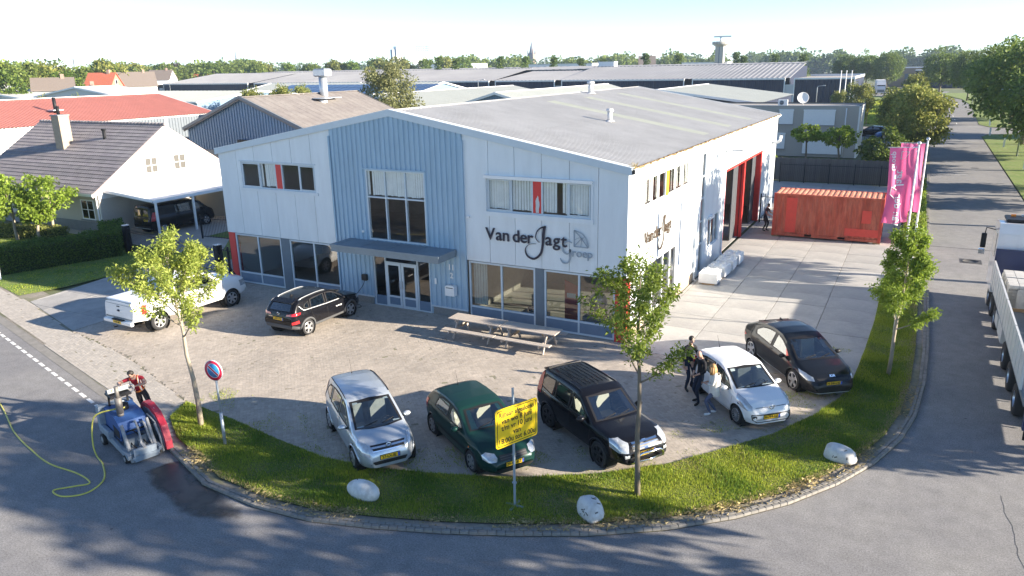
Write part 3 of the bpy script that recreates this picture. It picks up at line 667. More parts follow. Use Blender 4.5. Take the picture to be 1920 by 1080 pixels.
MB().box(-.14, .02, 6.8, 9.6, 0, .449).build('plinth', M_plinthb, bld); MB().box(-.14, .02, .45, 2.15, 0, .449).build('plinth', M_plinthb, bld)
w = window(S1[0], S1[1], S1[2], S1[3], [2.9, 3.75, 4.68, 5.05, 6.15, 7.3], y=.03, axis='x', skip=[(3, 0)], blinds={(0, 0), (1, 0), (4, 0), (5, 0), (6, 0)}, frame=M_white)
MB().box(-.05, .01, 4.71, 5.02, 5.02, 6.06).build('orange_panel', M_orange, w)
MB().box(-.03, .06, S1[0]-.05, S1[1]+.05, S1[2]-.1, S1[2]-.004).build('sill', M_panel, w)
w = window(S2[0], S2[1], S2[2], S2[3], [3.3, 4.7, 5.75], y=.04, axis='x', rows=[], frame=M_white, fw=.1)
w = window(S3[0], S3[1], S3[2], S3[3], [], y=.04, axis='x', rows=[1.6, 2.75, 3.9, 5.0], frame=M_frame)
w = window(S4[0], S4[1], S4[2], S4[3], [13.1, 13.9], y=.05, axis='x', frame=M_frame)
MB().box(.0, .14, 12.2, 13.0, 2.62, 2.76).build('sunblind_box', M_white, w)
# big workshop doors: folded leaves, red posts
M_doord = pm('door_charcoal', (.055, .062, .072), rough=.6, var=.12)
for (y0, y1) in ((15.72, 16.0), (26.0, 26.22)): MB().box(-.3, .03, y0-.12, y0+.03 if y0 < 20 else y1+.02, 0, 4.62).build('red_post', M_red, bld)
MB().box(-.4, .05, 20.52, 20.80, 0, 4.62).build('red_post', M_red, bld)
for (y0, y1) in ((19.1, 20.4), (24.7, 25.95)):
    lf = MB()
    for k in range(5): lf.box(-.38-.0*k, -.30, y0+k*(y1-y0)/5+.01, y0+(k+1)*(y1-y0)/5-.01, .05, 4.5)
    lf.build('folding_door', M_doord, bld)
MB().box(-.9, -.35, 16.05, 16.3, .02, 4.4).build('folding_door', M_doord, bld)
MB().box(-.14, .015, 15.6, 26.35, 4.6, 4.72).build('door_lintel', M_red, bld)
MB().box(-12, -.3, 15.2, 15.3, .02, 4.5).build('partition', pm('plywood', (.33, .21, .10), rough=.8, var=.2, scale=2), bld)
# rear and left walls, floors, ceilings
MB().prism([(-BW, 0), (-.11, 0), (-.11, HE-.2), (-BW/2, HR-.2), (-BW, HE-.2)], 'y', BD-.1, BD).build('rear_wall', M_panel, bld)
MB().box(-BW, -BW+.1, .14, BD-.1, 0, HE-.2).build('left_wall', M_panel, bld)
MB().box(-BW+.1, -.12, .13, 6.5, 2.66, 2.9).build('upper_floor', M_inside, bld)
MB().box(-BW+.1, -.12, .34, 15.2, .005, .03).build('ground_floor', M_insfloor, bld); MB().box(-BW+.1, -.12, 15.3, BD-.1, .005, .03).build('workshop_floor', M_slab, bld)
MB().box(-BW+.1, -.2, 6.5, 6.6, .03, 6.4).build('inner_wall', M_inside, bld)
MB().box(-13.6, -13.5, .4, 6.5, .03, 2.66).build('inner_wall', M_inside, bld); MB().box(-7.3, -7.2, .4, 6.5, .03, 2.66).build('inner_wall', M_inside, bld)
# roof: ribbed sheets, ribs run down the slope
def roof_half(sgn, y0, y1, x_in, x_out, name, mat, dz=0.0):
    m = MB(); n = max(1, round((y1-y0)/.25)); p = (y1-y0)/n; prof = []
    for k in range(n): a = y0+k*p; prof += [(a, 0), (a+p*.55, 0), (a+p*.65, .045), (a+p*.90, .045)]
    prof.append((y1, 0))
    for (a, ha), (b, hb) in zip(prof, prof[1:]):
        m.quad((x_in, a, roof_z(x_in)+ha+dz), (x_in, b, roof_z(x_in)+hb+dz), (x_out, b, roof_z(x_out)+hb+dz), (x_out, a, roof_z(x_out)+ha+dz))
    return m.build(name, mat, bld)
ys = [.0, 12.45, 13.55, 17.7, 18.8, 23.5, 24.6, 31.5]
for i, (a, b) in enumerate(zip(ys, ys[1:])):
    if i % 2 == 0:
        x_mid = -5.2
        roof_half(1, a, b, -BW/2, x_mid, 'roof_sheet', M_roof, .004); roof_half(1, a, b, x_mid, .12, 'roof_sheet', M_roof, 0)
    else:
        roof_half(1, a, b, -BW/2, -9.3, 'roof_sheet', M_roof, .004); roof_half(1, a, b, -9.3, -.5, 'skylight_strip', M_skyl, .0); roof_half(1, a, b, -.5, .12, 'roof_sheet', M_roof, 0)
roof_half(-1, 0, BD, -BW/2, -BW-.1, 'roof_sheet', M_roof)
MB().prism([(-BW-.1, HE-.14), (-BW/2, HR-.14), (.1, HE-.14), (.1, HE-.10), (-BW/2, HR-.06), (-BW-.1, HE-.10)], 'y', .05, BD-.05).build('roof_deck', M_inside, bld)
m = MB(); m.prism([(-BW/2-.25, HR-.035), (-BW/2, HR+.06), (-BW/2+.25, HR-.035), (-BW/2, HR+.03)], 'y', 0, BD); m.build('ridge_cap', M_roof, bld)
# gable flashing
for s in (1, -1):
    xo = .13 if s > 0 else -BW-.13; ze = HE-.02
    MB().prism([(-BW/2, HR-.21), (xo, ze-.22), (xo, ze+.05), (-BW/2, HR+.06)], 'y', -.10, -.0).build('gable_flashing', M_frame, bld)
    MB().prism([(-BW/2, HR+.05), (xo, ze+.04), (xo, ze+.07), (-BW/2, HR+.08)], 'y', -.102, .22).build('verge_flashing', M_panel, bld)
MB().prism([(-BW/2, HR-.1), (.13, HE-.12), (.13, HE+.04), (-BW/2, HR+.07)], 'y', BD, BD+.08).build('gable_flashing', M_panel, bld)
# side eaves board, mossy gutter, hopper
MB().box(0.0, .10, .0, BD, HE-.20, HE-.05).build('eaves_board', M_panel, bld)
MB().box(.10, .20, .02, BD, HE-.12, HE-.02).build('gutter', M_panel, bld)
ms = MB()
for k in range(150): y = .1+k*.209; ms.box(.07, .2+random.uniform(-.02, .015), y, y+.23, HE-.06, HE+random.uniform(-.01, .03))
ms.build('gutter_moss', M_moss, bld, kind='stuff')
MB().box(.08, .22, -.08, .04, HE-.2, HE-.04).build('gutter_end', M_black, bld)
tf = MB()
for k in range(40):
    a = random.uniform(0, 6.28); l = random.uniform(.08, .25); b = Vector((.12+random.uniform(-.08, .06), .15+random.uniform(-.1, .2), HE-.02)); tf.bar(b, b+Vector((math.cos(a)*l*.6, math.sin(a)*l*.6, l)), .012, .004)
tf.build('gutter_weed', M_dry, bld, kind='stuff')
# roof vents
for (x, y, h, r) in ((-4.64, 10.1, .62, .12), (-9.9, 20.4, .75, .16)):
    m = MB(); z = roof_z(x); m.cyl((x, y, z-.05), (x, y, z+h), r, n=14).lathe([(r*1.5, z+h-.08), (r*1.55, z+h-.02), (r*1.3, z+h+.05), (.001, z+h+.06)], 14, 'z', (x, y, 0)).lathe([(r*2.2, z+.04), (r*1.3, z+.12)], 14, 'z', (x, y, 0)); m.build('roof_vent', M_grey, bld)
# downpipes, lamp, camera
for (y, x) in ((9.62, .06), (15.35, .06), (28.6, .06)):
    m = MB(); m.tube([(x+.05, y, HE-.15), (x+.03, y, HE-.4), (x, y, HE-.6), (x, y, .25), (x+.02, y, .12), (x+.12, y, .03)], .045, 10); m.build('downpipe', M_panel if y < 20 else M_frame, bld)
m = MB(); m.bar((.02, 13.8, 5.88), (.75, 13.7, 5.98), .035, .035); lp = m.build('wall_lamp_arm', M_steeld, bld); MB().box(.7, 1.25, 13.58, 13.84, 5.97, 6.07, bev=.02).build('wall_lamp_head', M_grey, lp)
m = MB(); m.tube([(.02, 29.6, 4.9), (.3, 29.6, 4.9), (.55, 29.6, 5.05), (.6, 29.6, 5.4)], .1, 10); m.build('vent_pipe', M_grey, bld)
# fixtures by the entrance: letter box, number, intercom, charger with cable, sensor
m = MB(); m.prism([(-7.98, 1.02), (-7.52, 1.02), (-7.52, 1.42), (-7.60, 1.48), (-7.90, 1.48), (-7.98, 1.42)], 'y', -.30, -.06); lb = m.build('letter_box', M_white, bld); MB().box(-7.92, -7.58, -.306, -.299, 1.36, 1.39).build('slot', M_black, lb)
for z, t_ in ((2.22, '11'), (1.86, '2')): text_obj('house_number', t_, .34, M_white, bld, Matrix.Translation((-7.76, -.075, z)) @ Matrix.Rotation(R(90), 4, 'X'), .01, .008)
MB().box(-8.62, -8.54, -.10, -.05, 1.4, 1.66, bev=.01).build('intercom', M_white, bld)
ch = MB().box(-12.55, -12.29, -.2, -.06, 1.12, 1.42, bev=.03).build('wall_charger', M_black, bld)
cb = smooth_curve([(-12.45, -.14, 1.14), (-12.5, -.2, .9), (-12.72, -.5, .45), (-12.75, -.62, .12), (-12.5, -.5, .05), (-12.3, -.7, .04), (-12.45, -.95, .05), (-12.62, -1.15, .35), (-12.62, -1.3, .7)], 6)
MB().tube(cb, .014, 6).build('charging_cable', M_black, ch)
MB().box(-12.4, -12.3, -.12, -.04, 3.35, 3.45, bev=.01).build('sensor', M_white, bld); MB().box(-6.9, -6.78, -.1, 0, 4.42, 4.5, bev=.01).build('sensor', M_white, bld)
# ---- showroom contents
def stand_banner(x, y):
    t = thing('roll_banner', 'red roll-up banner standing behind the showroom glass', 'banner', (x, y, .03)); MB().prism([(-.3, .05), (.3, .05), (.3, 1.55), (-.3, 1.75)], 'y', -.01, .01).build('banner_sheet', M_red, t); MB().box(-.2, .2, -.011, -.0105, 1.0, 1.2).build('banner_print', M_white, t); MB().box(-.32, .32, -.12, .12, 0, .05).build('base', M_galv, t)
stand_banner(-2.95, 1.6)
t = thing('show_machine', 'small grey core drill machine shown behind the glass', 'machine', (-1.7, 1.3, .03)); MB().box(-.5, .5, -.3, .3, 0, .5, bev=.04).build('base', M_grey, t); MB().tube(smooth_curve([(-.3, 0, .5), (-.2, .1, 1.0), (.2, 0, 1.2), (.4, .1, .6)], 5), .03, 6).build('hose', M_black, t); MB().lathe([(.02, -.1), (.36, -.1), (.36, .1), (.02, .1)], 16, 'y', (.1, -.1, 1.15)).build('wheel', M_galv, t); MB().cyl((-.1, 0, .5), (.1, 0, 1.5), .05, n=8).build('mast', M_galv, t)
t = thing('display_plinth', 'pale display block with small tools behind the glass', 'display', (-4.4, 1.1, .03)); MB().box(-.55, .55, -.35, .35, 0, .35, bev=.02).build('block', M_panel, t); MB().cyl((-.1, 0, .35), (-.1, 0, 1.1), .05).box(-.3, .05, -.1, .1, .35, .55).cyl((.25, .05, .35), (.2, 0, .8), .06).build('tool', M_steeld, t)
for (x0, x1, mt, nm) in ((-6.85, -6.2, M_blind, 'curtain'),):
    m = MB()
    for k in range(10): m.box(x0+k*.065, x0+k*.065+.05, .26+.02*(k % 2), .29+.02*(k % 2), .65, 2.5)
    m.build(nm, mt, bld)
# ---- lettering
def letters(M, mat_d, mat_g, nm):
    sg = link(nm, None, bld)
    def put(s, x, z, size, mat, bold=.012):
        cur = x
        for chx in s:
            me = text_mesh(chx, size, .015, 'LEFT', bold*size, res=3); xs_ = [v.co.x for v in me.vertices] or [0]
            if chx != ' ':
                me.transform(M @ Matrix.Translation((cur-min(xs_), 0, z)) @ Matrix.Rotation(R(90), 4, 'X')); me.materials.clear(); me.materials.append(mat); link('letter', me, sg)
                cur += max(xs_)-min(xs_)+.05*size
            else: cur += .22*size
        return cur
    put('Van', .0, 0, .70, mat_d); put('der', 1.25, 0, .70, mat_d); put('agt', 2.70, 0, .70, mat_d)
    def swoosh(pts, ws, mat, name):
        c = smooth_curve([(p[0], 0, p[1]) for p in pts], 8); n = len(c); m = MB(); L = []
        for i, p in enumerate(c):
            t_ = (c[min(i+1, n-1)]-c[max(i-1, 0)]).normalized(); nr = Vector((-t_.z, 0, t_.x)); f = i/(n-1)*(len(ws)-1); k = min(int(f), len(ws)-2); w_ = ws[k]+(ws[k+1]-ws[k])*(f-k)
            L.append((p+nr*w_/2, p-nr*w_/2))
        for (a, b), (c_, d_) in zip(L, L[1:]): m.add([a+Vector((0, -.015, 0)), b+Vector((0, -.015, 0)), d_+Vector((0, -.015, 0)), c_+Vector((0, -.015, 0)), a+Vector((0, .015, 0)), b+Vector((0, .015, 0)), d_+Vector((0, .015, 0)), c_+Vector((0, .015, 0))], [(0, 1, 2, 3), (4, 7, 6, 5), (0, 4, 5, 1), (1, 5, 6, 2), (2, 6, 7, 3), (3, 7, 4, 0)])
        m.xf(M); m.build(name, mat, sg)
    swoosh([(2.72, .52), (2.5, .45), (2.33, .28), (2.28, .05), (2.38, -.1), (2.46, -.12)], [.08, .05, .03, .02, .015], mat_d, 'letter')
    swoosh([(2.66, .5), (2.62, .2), (2.58, -.25), (2.48, -.6), (2.2, -.82), (1.9, -.72), (1.82, -.45), (2.0, -.25), (2.3, -.2)], [.12, .11, .09, .09, .08, .06, .03, .02, .01], mat_d, 'letter')
    swoosh([(3.83, -.02), (3.65, .02), (3.48, -.12), (3.45, -.36), (3.6, -.48), (3.75, -.40), (3.76, -.28)], [.03, .04, .06, .06, .05, .05, .05], mat_g, 'letter')
    swoosh([(3.76, -.28), (3.76, -.6), (3.66, -.82), (3.45, -.84), (3.34, -.68)], [.05, .06, .06, .05, .02], mat_g, 'letter')
    put('roep', 3.84, -.42, .46, mat_g, .004)
    # quarter-round emblem with crossing bars
    swoosh([(3.92, .48), (3.92, .2), (3.92, -.16)], [.03, .03], mat_g, 'emblem'); swoosh([(3.92, -.16), (4.2, -.16), (4.5, -.16)], [.03, .03], mat_g, 'emblem'); swoosh([(3.92, .48), (4.25, .36), (4.44, .12), (4.5, -.16)], [.03, .03], mat_g, 'emblem')
    swoosh([(3.92, .48), (4.2, .2), (4.5, -.16)], [.025, .025], mat_g, 'emblem'); swoosh([(3.92, -.16), (4.15, .1), (4.36, .26)], [.025, .025], mat_g, 'emblem'); swoosh([(3.92, .1), (4.2, .2), (4.2, -.16)], [.015, .015], mat_g, 'emblem')
M_letter = pm('letter_navy', (.010, .012, .035), rough=.4, var=0); M_letter2 = pm('letter_grey', (.30, .36, .42), rough=.4, var=0)
letters(Matrix.Translation((-6.05, -.045, 3.82)), M_letter, M_letter2, 'company_sign')
letters(Matrix.Translation((.05, 1.85, 3.72)) @ Matrix.Rotation(R(90), 4, 'Z') @ Matrix.Scale(1.0, 4), pm('letter_bronze', (.10, .07, .045), rough=.35, metal=.4, var=0), pm('letter_pale', (.62, .60, .55), rough=.4, var=0), 'company_sign')
# ================================================================ vehicles
M_tyre = pm('tyre', (.022, .022, .023), rough=.85, var=.2, scale=8)
M_rim = pm('rim_silver', (.62, .63, .65), rough=.28, var=.04, metal=.8)
M_rimd = pm('rim_dark', (.03, .03, .032), rough=.35, var=.04, metal=.3)
M_well = pm('wheel_well', (.010, .010, .010), rough=.95, var=0)
M_trim = pm('trim_black', (.016, .016, .018), rough=.45, var=.08, spec=.2)
M_cladg = pm('clad_grey', (.085, .087, .09), rough=.6, var=.08, spec=.25)
M_cglass = glass_mat('car_glass', (.74, .80, .78), .004, 1.55)
M_cglassd = glass_mat('car_glass_dark', (.30, .34, .34), .004, 1.55)
M_lamp = pm('headlamp', (.50, .53, .56), rough=.12, var=.35, scale=14, metal=.35, coat=1)
M_tail = pm('tail_lamp', (.50, .015, .02), rough=.12, var=.15, scale=10, coat=1)
M_amber = pm('amber_lamp', (.8, .25, .03), rough=.2, var=.1)
M_chrome = pm('chrome', (.82, .83, .85), rough=.10, var=0, metal=1.0)
M_plate = pm('plate_yellow', (.85, .52, .02), rough=.4, var=.03)
M_plateb = pm('plate_blue', (.03, .10, .50), rough=.4, var=0)
M_ink = pm('plate_ink', (.01, .01, .01), rough=.5, var=0)
M_seat = pm('seat_cloth', (.20, .205, .21), rough=.9, var=.2, scale=6)
M_seatl = pm('seat_beige', (.42, .39, .34), rough=.8, var=.1)
M_grille = pm('grille_black', (.014, .014, .015), rough=.4, var=.1)
def itp(tab, x):
    return float(np.interp(x, [p[0] for p in tab], [p[1] for p in tab]))
class Car:
    def __init__(s, name, label, cat, paint_mat, loc, head, spec, glass=None, group=None):
        s.sp = spec; s.root = thing(name, label, cat, (loc[0], loc[1], .018), R(head), group); s.paint = paint_mat; s.glass = glass or M_cglass
        s.x0, s.x1 = spec['top'][0][0], spec['top'][-1][0]
        s.cuts = []; s.body_data()
    def section(s, x):
        sp = s.sp; T = itp(sp['top'], x); B = min(itp(sp['belt'], x), T-.015); b = itp(sp['bot'], x); w = itp(sp['hw'], x); tum = sp.get('tumble', .30)
        h = max(T-B, 0); wt = w*(.955-tum*h); rr = min(.085, .5*h); flat = sp.get('crown', .035)
        P = [(0, b), (.55*w, b), (.84*w, b+.005), (.93*w, b+.05), (.975*w, b+.16), (1.0*w, b+(B-b)*.45), (1.0*w, b+(B-b)*.62), (.99*w, b+(B-b)*.82), (.972*w, B-.02), (.955*w, B)]
        zc = T-flat-rr*.55
        for t in (.25, .5, .75): P.append((.95*w+(wt-.95*w)*t, B+(zc-B)*t))
        P += [(wt*.995, zc), (wt*.955, T-flat-rr*.12), (wt*.82, T-flat*.66), (wt*.55, T-flat*.28), (wt*.28, T-flat*.07), (0, T)]
        return P
    def body_data(s):
        sp = s.sp; n = int((s.x1-s.x0)/.065); xs = sorted(set([round(v, 4) for v in np.linspace(s.x0, s.x1, n)]) | {p[0] for p in sp['top']})
        xs2 = [xs[0]]
        for v in xs[1:]:
            if v-xs2[-1] > .02: xs2.append(v)
        if xs2[-1] != s.x1: xs2[-1] = s.x1
        xs = xs2; V = []; F = []; m = None
        for x in xs:
            P = s.section(x); ring = [(x, y, z) for (y, z) in P]+[(x, -y, z) for (y, z) in P[-2:0:-1]]; m = len(ring); V += ring
        for i in range(len(xs)-1):
            for k in range(m): k2 = (k+1) % m; F.append((i*m+k, i*m+k2, (i+1)*m+k2, (i+1)*m+k))
        # end caps as fans of strips
        hp = (m+2)//2
        for base in (0, (len(xs)-1)*m):
            for k in range(1, hp-2): 
                a, b = base+k, base+k+1; c, d = base+m-k-1, base+m-k
                F.append((a, b, c, d))
            F.append((base, base+1, base+m-1)); F.append((base+hp-1, base+hp, base+hp-2))
        s.V = V; s.F = F
        bm = bmesh.new(); vs = [bm.verts.new(v) for v in V]
        for f in F:
            try: bm.faces.new([vs[i] for i in f])
            except ValueError: pass
        bmesh.ops.recalc_face_normals(bm, faces=bm.faces); s.bm = bm
        s.bvh = BVHTree.FromBMesh(bm)
    def hit(s, u, z, ang, off=.006):
        """point on the body seen along plan angle ang (0 front, 90 left side, 180 rear, 270 right); u = sideways coordinate"""
        c, sn = math.cos(R(ang)), math.sin(R(ang)); d = Vector((c, sn, 0)); lat = Vector((-sn, c, 0)); o = d*8+lat*u+Vector((0, 0, z))
        if ang % 90: o.x += (s.x1-.30) if c > 0 else (s.x0+.22)
        p, nrm, i, ds = s.bvh.ray_cast(o, -d)
        if p is None:
            p, nrm, i, ds = s.bvh.find_nearest(o-d*6.6)
        return p+(nrm if nrm.dot(d) > 0 else d)*off
    def patch(s, name, poly, ang, mat, off=.006, cuts=5, parent=None, cut=False, thick=False):
        bm = bmesh.new(); vs = [bm.verts.new((p[0], p[1], 0)) for p in poly]
        es = [bm.edges.new((vs[i], vs[(i+1) % len(vs)])) for i in range(len(vs))]
        bmesh.ops.triangle_fill(bm, edges=es, use_beauty=True)
        for k in range(cuts):
            lg = [e for e in bm.edges if e.calc_length() > (.07 if ang % 90 else .13)]
            if not lg: break
            bmesh.ops.subdivide_edges(bm, edges=lg, cuts=1)
            bmesh.ops.triangulate(bm, faces=bm.faces[:])
        for v in bm.verts: v.co = s.hit(v.co.x, v.co.y, ang, off)
        d = Vector((math.cos(R(ang)), math.sin(R(ang)), 0))
        for f in bm.faces:
            f.normal_update(); f.smooth = True
            if f.normal.dot(d) < 0: f.normal_flip()
        me = bpy.data.meshes.new(name); bm.to_mesh(me); bm.free(); me.materials.append(mat)
        if cut: s.cuts.append((poly, ang))
        return link(name, me, parent or s.root)
    def window(s, name, poly, ang, mat=None, frit=.045, mirror=False):
        """glass with a black border; the body behind is cut open"""
        c = np.array(poly).mean(0)
        inner = [tuple(np.array(p)+(c-np.array(p))/max(1e-6, np.linalg.norm(c-np.array(p)))*min(frit*1.3, .3*np.linalg.norm(c-np.array(p)))) for p in poly]
        g = s.patch(name, poly, ang, mat or s.glass, .004, 3)
        bm = bmesh.new(); n = len(poly); L = []
        def seg(P):
            out = []
            for i in range(n):
                a, b = P[i], P[(i+1) % n]
                for k in range(3): out.append((a[0]+(b[0]-a[0])*k/3, a[1]+(b[1]-a[1])*k/3))
            return out
        po, pi = seg([tuple(np.array(p)+(np.array(p)-c)*.012) for p in poly]), seg(inner); d = Vector((math.cos(R(ang)), math.sin(R(ang)), 0))
        A = [bm.verts.new(s.hit(p[0], p[1], ang, .0075)) for p in po]; Bv = [bm.verts.new(s.hit(p[0], p[1], ang, .0075)) for p in pi]
        for i in range(len(A)): j = (i+1) % len(A); f = bm.faces.new((A[i], A[j], Bv[j], Bv[i])); f.normal_update(); f.smooth = True
        me = bpy.data.meshes.new('window_border'); bm.to_mesh(me); bm.free(); me.materials.append(M_trim); link('window_border', me, g)
        s.cuts.append(([tuple(np.array(p)+(np.array(q)-np.array(p))*.35) for p, q in zip(poly, inner)], ang)); return g
    def side_windows(s, polys, mat=None):
        for p in polys:
            s.window('side_window', [(-q[0], q[1]) for q in p], 90, mat); s.window('side_window', p, 270, mat)
    def both(s, name, poly, ang, mat, off=.016, **k):
        """poly given for the left side as seen at +ang; mirrored to the right"""
        if ang > 90: poly = [(-a, b) for a, b in poly]
        s.patch(name, poly, ang, mat, off, **k); return s.patch(name, [(-a, b) for a, b in poly], -ang, mat, off, **k)
    def strip(s, name, pts, ang, wd, mat, parent=None, off=.006, up=False):
        """thin line along the body: pts in (u,z)"""
        c = [Vector((p[0], p[1], 0)) for p in pts]; bm = bmesh.new(); L = []; d = Vector((math.cos(R(ang)), math.sin(R(ang)), 0))
        q = []
        for a, b in zip(c, c[1:]):
            k = max(1, int((b-a).length/.1))
            q += [a+(b-a)*i/k for i in range(k)]
        q.append(c[-1])
        for i, p in enumerate(q):
            t = (q[min(i+1, len(q)-1)]-q[max(i-1, 0)]).normalized(); nn = Vector((-t.y, t.x, 0))*wd/2
            L.append((bm.verts.new(s.hit(p.x+nn.x, p.y+nn.y, ang, off)), bm.verts.new(s.hit(p.x-nn.x, p.y-nn.y, ang, off))))
        for (a, b), (e, f_) in zip(L, L[1:]): f = bm.faces.new((a, b, f_, e)); f.smooth = True
        me = bpy.data.meshes.new(name); bm.to_mesh(me); bm.free(); me.materials.append(mat); return link(name, me, parent or s.root)
    def sstrip(s, name, pts, wd, mat, off=.006):
        s.strip(name, [(-p[0], p[1]) for p in pts], 90, wd, mat, off=off); return s.strip(name, pts, 270, wd, mat, off=off)
    def wheels(s, r, rim_mat, spokes=5, tw=.20, style='spoke', rr=.68, steer=0):
        sp = s.sp; wb = sp['wb']; hw = itp(sp['hw'], 0)
        t = MB(); rim_r = r*rr
        t.lathe([(rim_r*.97, -tw*.5), (r*.93, -tw*.5), (r*.99, -tw*.36), (r, 0), (r*.99, tw*.36), (r*.93, tw*.5), (rim_r*.97, tw*.5), (rim_r*.9, tw*.3)], 26, 'y')
        tm = t.mesh('wheel', M_tyre)
        q = MB(); yb = tw*.30
        q.lathe([(rim_r*.98, tw*.49), (rim_r*.9, tw*.46), (rim_r*.86, yb*.4), (.001, yb*.2)], 26, 'y', mi=1)
        q.lathe([(rim_r*1.0, tw*.47), (rim_r*.99, tw*.52), (rim_r*.90, tw*.49)], 26, 'y')
        q.lathe([(rim_r*.22, yb), (rim_r*.2, tw*.48), (.001, tw*.5)], 14, 'y')
        for k in range(spokes):
            a = 2*math.pi*k/spokes; c = Vector((math.cos(a), 0, math.sin(a))); tt = Vector((-math.sin(a), 0, math.cos(a)))
            wd = rim_r*(.95/spokes if style == 'spoke' else .5/spokes)
            q.obox(c*rim_r*.54+Vector((0, tw*.44, 0)), c*rim_r*.40, tt*wd, Vector((0, .015, 0)))
        rm = q.mesh('rim', [rim_mat, M_well])
        for (x, sg) in ((wb/2, 1), (wb/2, -1), (-wb/2, 1), (-wb/2, -1)):
            w = link('wheel', tm, s.root, loc=(x, sg*(hw-tw*.5-.015), r)); 
            rz = (steer if x > 0 else 0)+(0 if sg > 0 else 180); w.rotation_euler = (0, 0, R(rz)); link('rim', rm, w)
            wl = MB(); Rw = s.sp['arch']; wl.lathe([(Rw+.01, 0), (Rw+.01, -.34), (.001, -.34)], 20, 'y'); link('wheel_well', wl.mesh('wheel_well', M_well), s.root, loc=(x, sg*(hw-.02), r), rz=0 if sg > 0 else math.pi)
        s.wr = r
    def finish(s, two=None, seats=M_seat, interior=True):
        """cut arches and windows, build the body mesh"""
        sp = s.sp; bm = s.bm; wb = sp['wb']; Rw = sp['arch']; r = s.wr; hw = itp(sp['hw'], 0); kill = set()
        for f in bm.faces:
            c = f.calc_center_median(); f.smooth = True
            if abs(c.y) > .52*hw and c.z < r+Rw:
                for x in (wb/2, -wb/2):
                    if math.hypot(c.x-x, c.z-r) < Rw: kill.add(f)
            for poly, ang in s.cuts:
                d = Vector((math.cos(R(ang)), math.sin(R(ang)), 0)); lat = Vector((-d.y, d.x, 0))
                if f.normal.dot(d) > .12 and (c.dot(d) > 0 or abs(f.normal.dot(d)) < .9):
                    pts = [(v.co.dot(lat), v.co.z) for v in f.verts]
                    if inside(poly, [p[0] for p in pts], [p[1] for p in pts]).all(): kill.add(f)
        edge_v = {v for f in kill for v in f.verts}
        bmesh.ops.delete(bm, geom=list(kill), context='FACES')
        for v in list(edge_v):
            if v.is_valid and abs(v.co.y) > .5*hw and v.co.z < r+Rw+.05:
                for x in (wb/2, -wb/2):
                    dx, dz = v.co.x-x, v.co.z-r; dd = math.hypot(dx, dz)
                    if Rw*.72 < dd < Rw*1.25: v.co.x = x+dx/dd*Rw; v.co.z = max(r+dz/dd*Rw, .12)
        low = sp.get('clad', 0)
        me = bpy.data.meshes.new('body'); bm.to_mesh(me); bm.free(); me.materials.append(s.paint); me.materials.append(two or M_trim)
        if two or low:
            ct = sp.get('two_z')
            for p in me.polygons:
                c = p.center
                if low and c.z < itp(low, c.x): p.material_index = 1
        me.set_sharp_from_angle(angle=R(38)); s.body = link('body', me, s.root)
        # arch lips
        for x in (wb/2, -wb/2):
            for sg in (1, -1):
                L = MB(); pts = []
                for k in range(17):
                    a = math.pi*(k/16); px, pz = x+math.cos(a)*(Rw+.005), r+math.sin(a)*(Rw+.005); q = s.hit(-px*sg if sg > 0 else px, pz, 90 if sg > 0 else 270, .004); pts.append(q)
                L.tube(pts, .02 if not sp.get('lip') else sp['lip'], 6); L.build('arch_lip', s.paint if not sp.get('lip') else (two or M_trim), s.root)
        if interior:
            xw = sp['cab']; m = MB(); zf = itp(sp['bot'], 0)+.12; w = hw*.80; zb = itp(sp['belt'], 0)
            m.box(xw[0], xw[1], -w, w, zf, zf+.05); m.build('cabin_floor', M_seat, s.root)
            d = MB(); d.box(xw[1]-.35, xw[1]+.1, -w*.98, w*.98, zb-.30, zb-.02, bev=.05); d.build('dashboard', M_trim, s.root)
            for sg in (1, -1):
                for (xo, nm) in ((.0, 'seat'), (-.92, 'rear_seat')):
                    x = xw[1]-1.25+xo
                    if x < xw[0]+.2: continue
                    q = MB(); q.box(x, x+.5, sg*w*.5-.24, sg*w*.5+.24, zf+.05, zf+.32, bev=.05); q.obox((x-.03, sg*w*.5, zf+.55), (.06, 0, .01), (0, .23, 0), (-.07, 0, .30)); q.obox((x-.13, sg*w*.5, zf+.95), (.045, 0, 0), (0, .12, 0), (-.01, 0, .085)); q.build(nm, seats, s.root)
            sw = MB(); sw.tube([Vector((xw[1]-.42+.05*math.sin(a), .36+.18*math.cos(a), zb-.05+.16*math.sin(a))) for a in np.linspace(0, 6.283, 15)], .016, 6, caps=False); sw.build('steering_wheel', M_trim, s.root)
    def plate(s, txt, x_side, z, y=0, tilt=0):
        ang = 0 if x_side > 0 else 180; p = s.hit(y, z, ang, .012); c = MB(); M = Matrix.Translation(p) @ Matrix.Rotation(R(ang), 4, 'Z')
        c.box(-.006, .006, -.26, .26, -.055, .055); c.xf(M); pl = c.build('number_plate', M_plate, s.root)
        b = MB().box(.0062, .008, .205, .258, -.053, .053); b.xf(M); b.build('plate_band', M_plateb, pl)
        b = MB(); b.box(-.008, .0, -.275, .275, -.068, .068); b.xf(M); b.build('plate_holder', M_trim, pl)
        t = M @ Matrix.Translation((.0075, -.03, 0)) @ Matrix.Rotation(R(90), 4, 'Z') @ Matrix.Rotation(R(90), 4, 'X'); text_obj('plate_text', txt, .105, M_ink, pl, t, .001, .003)
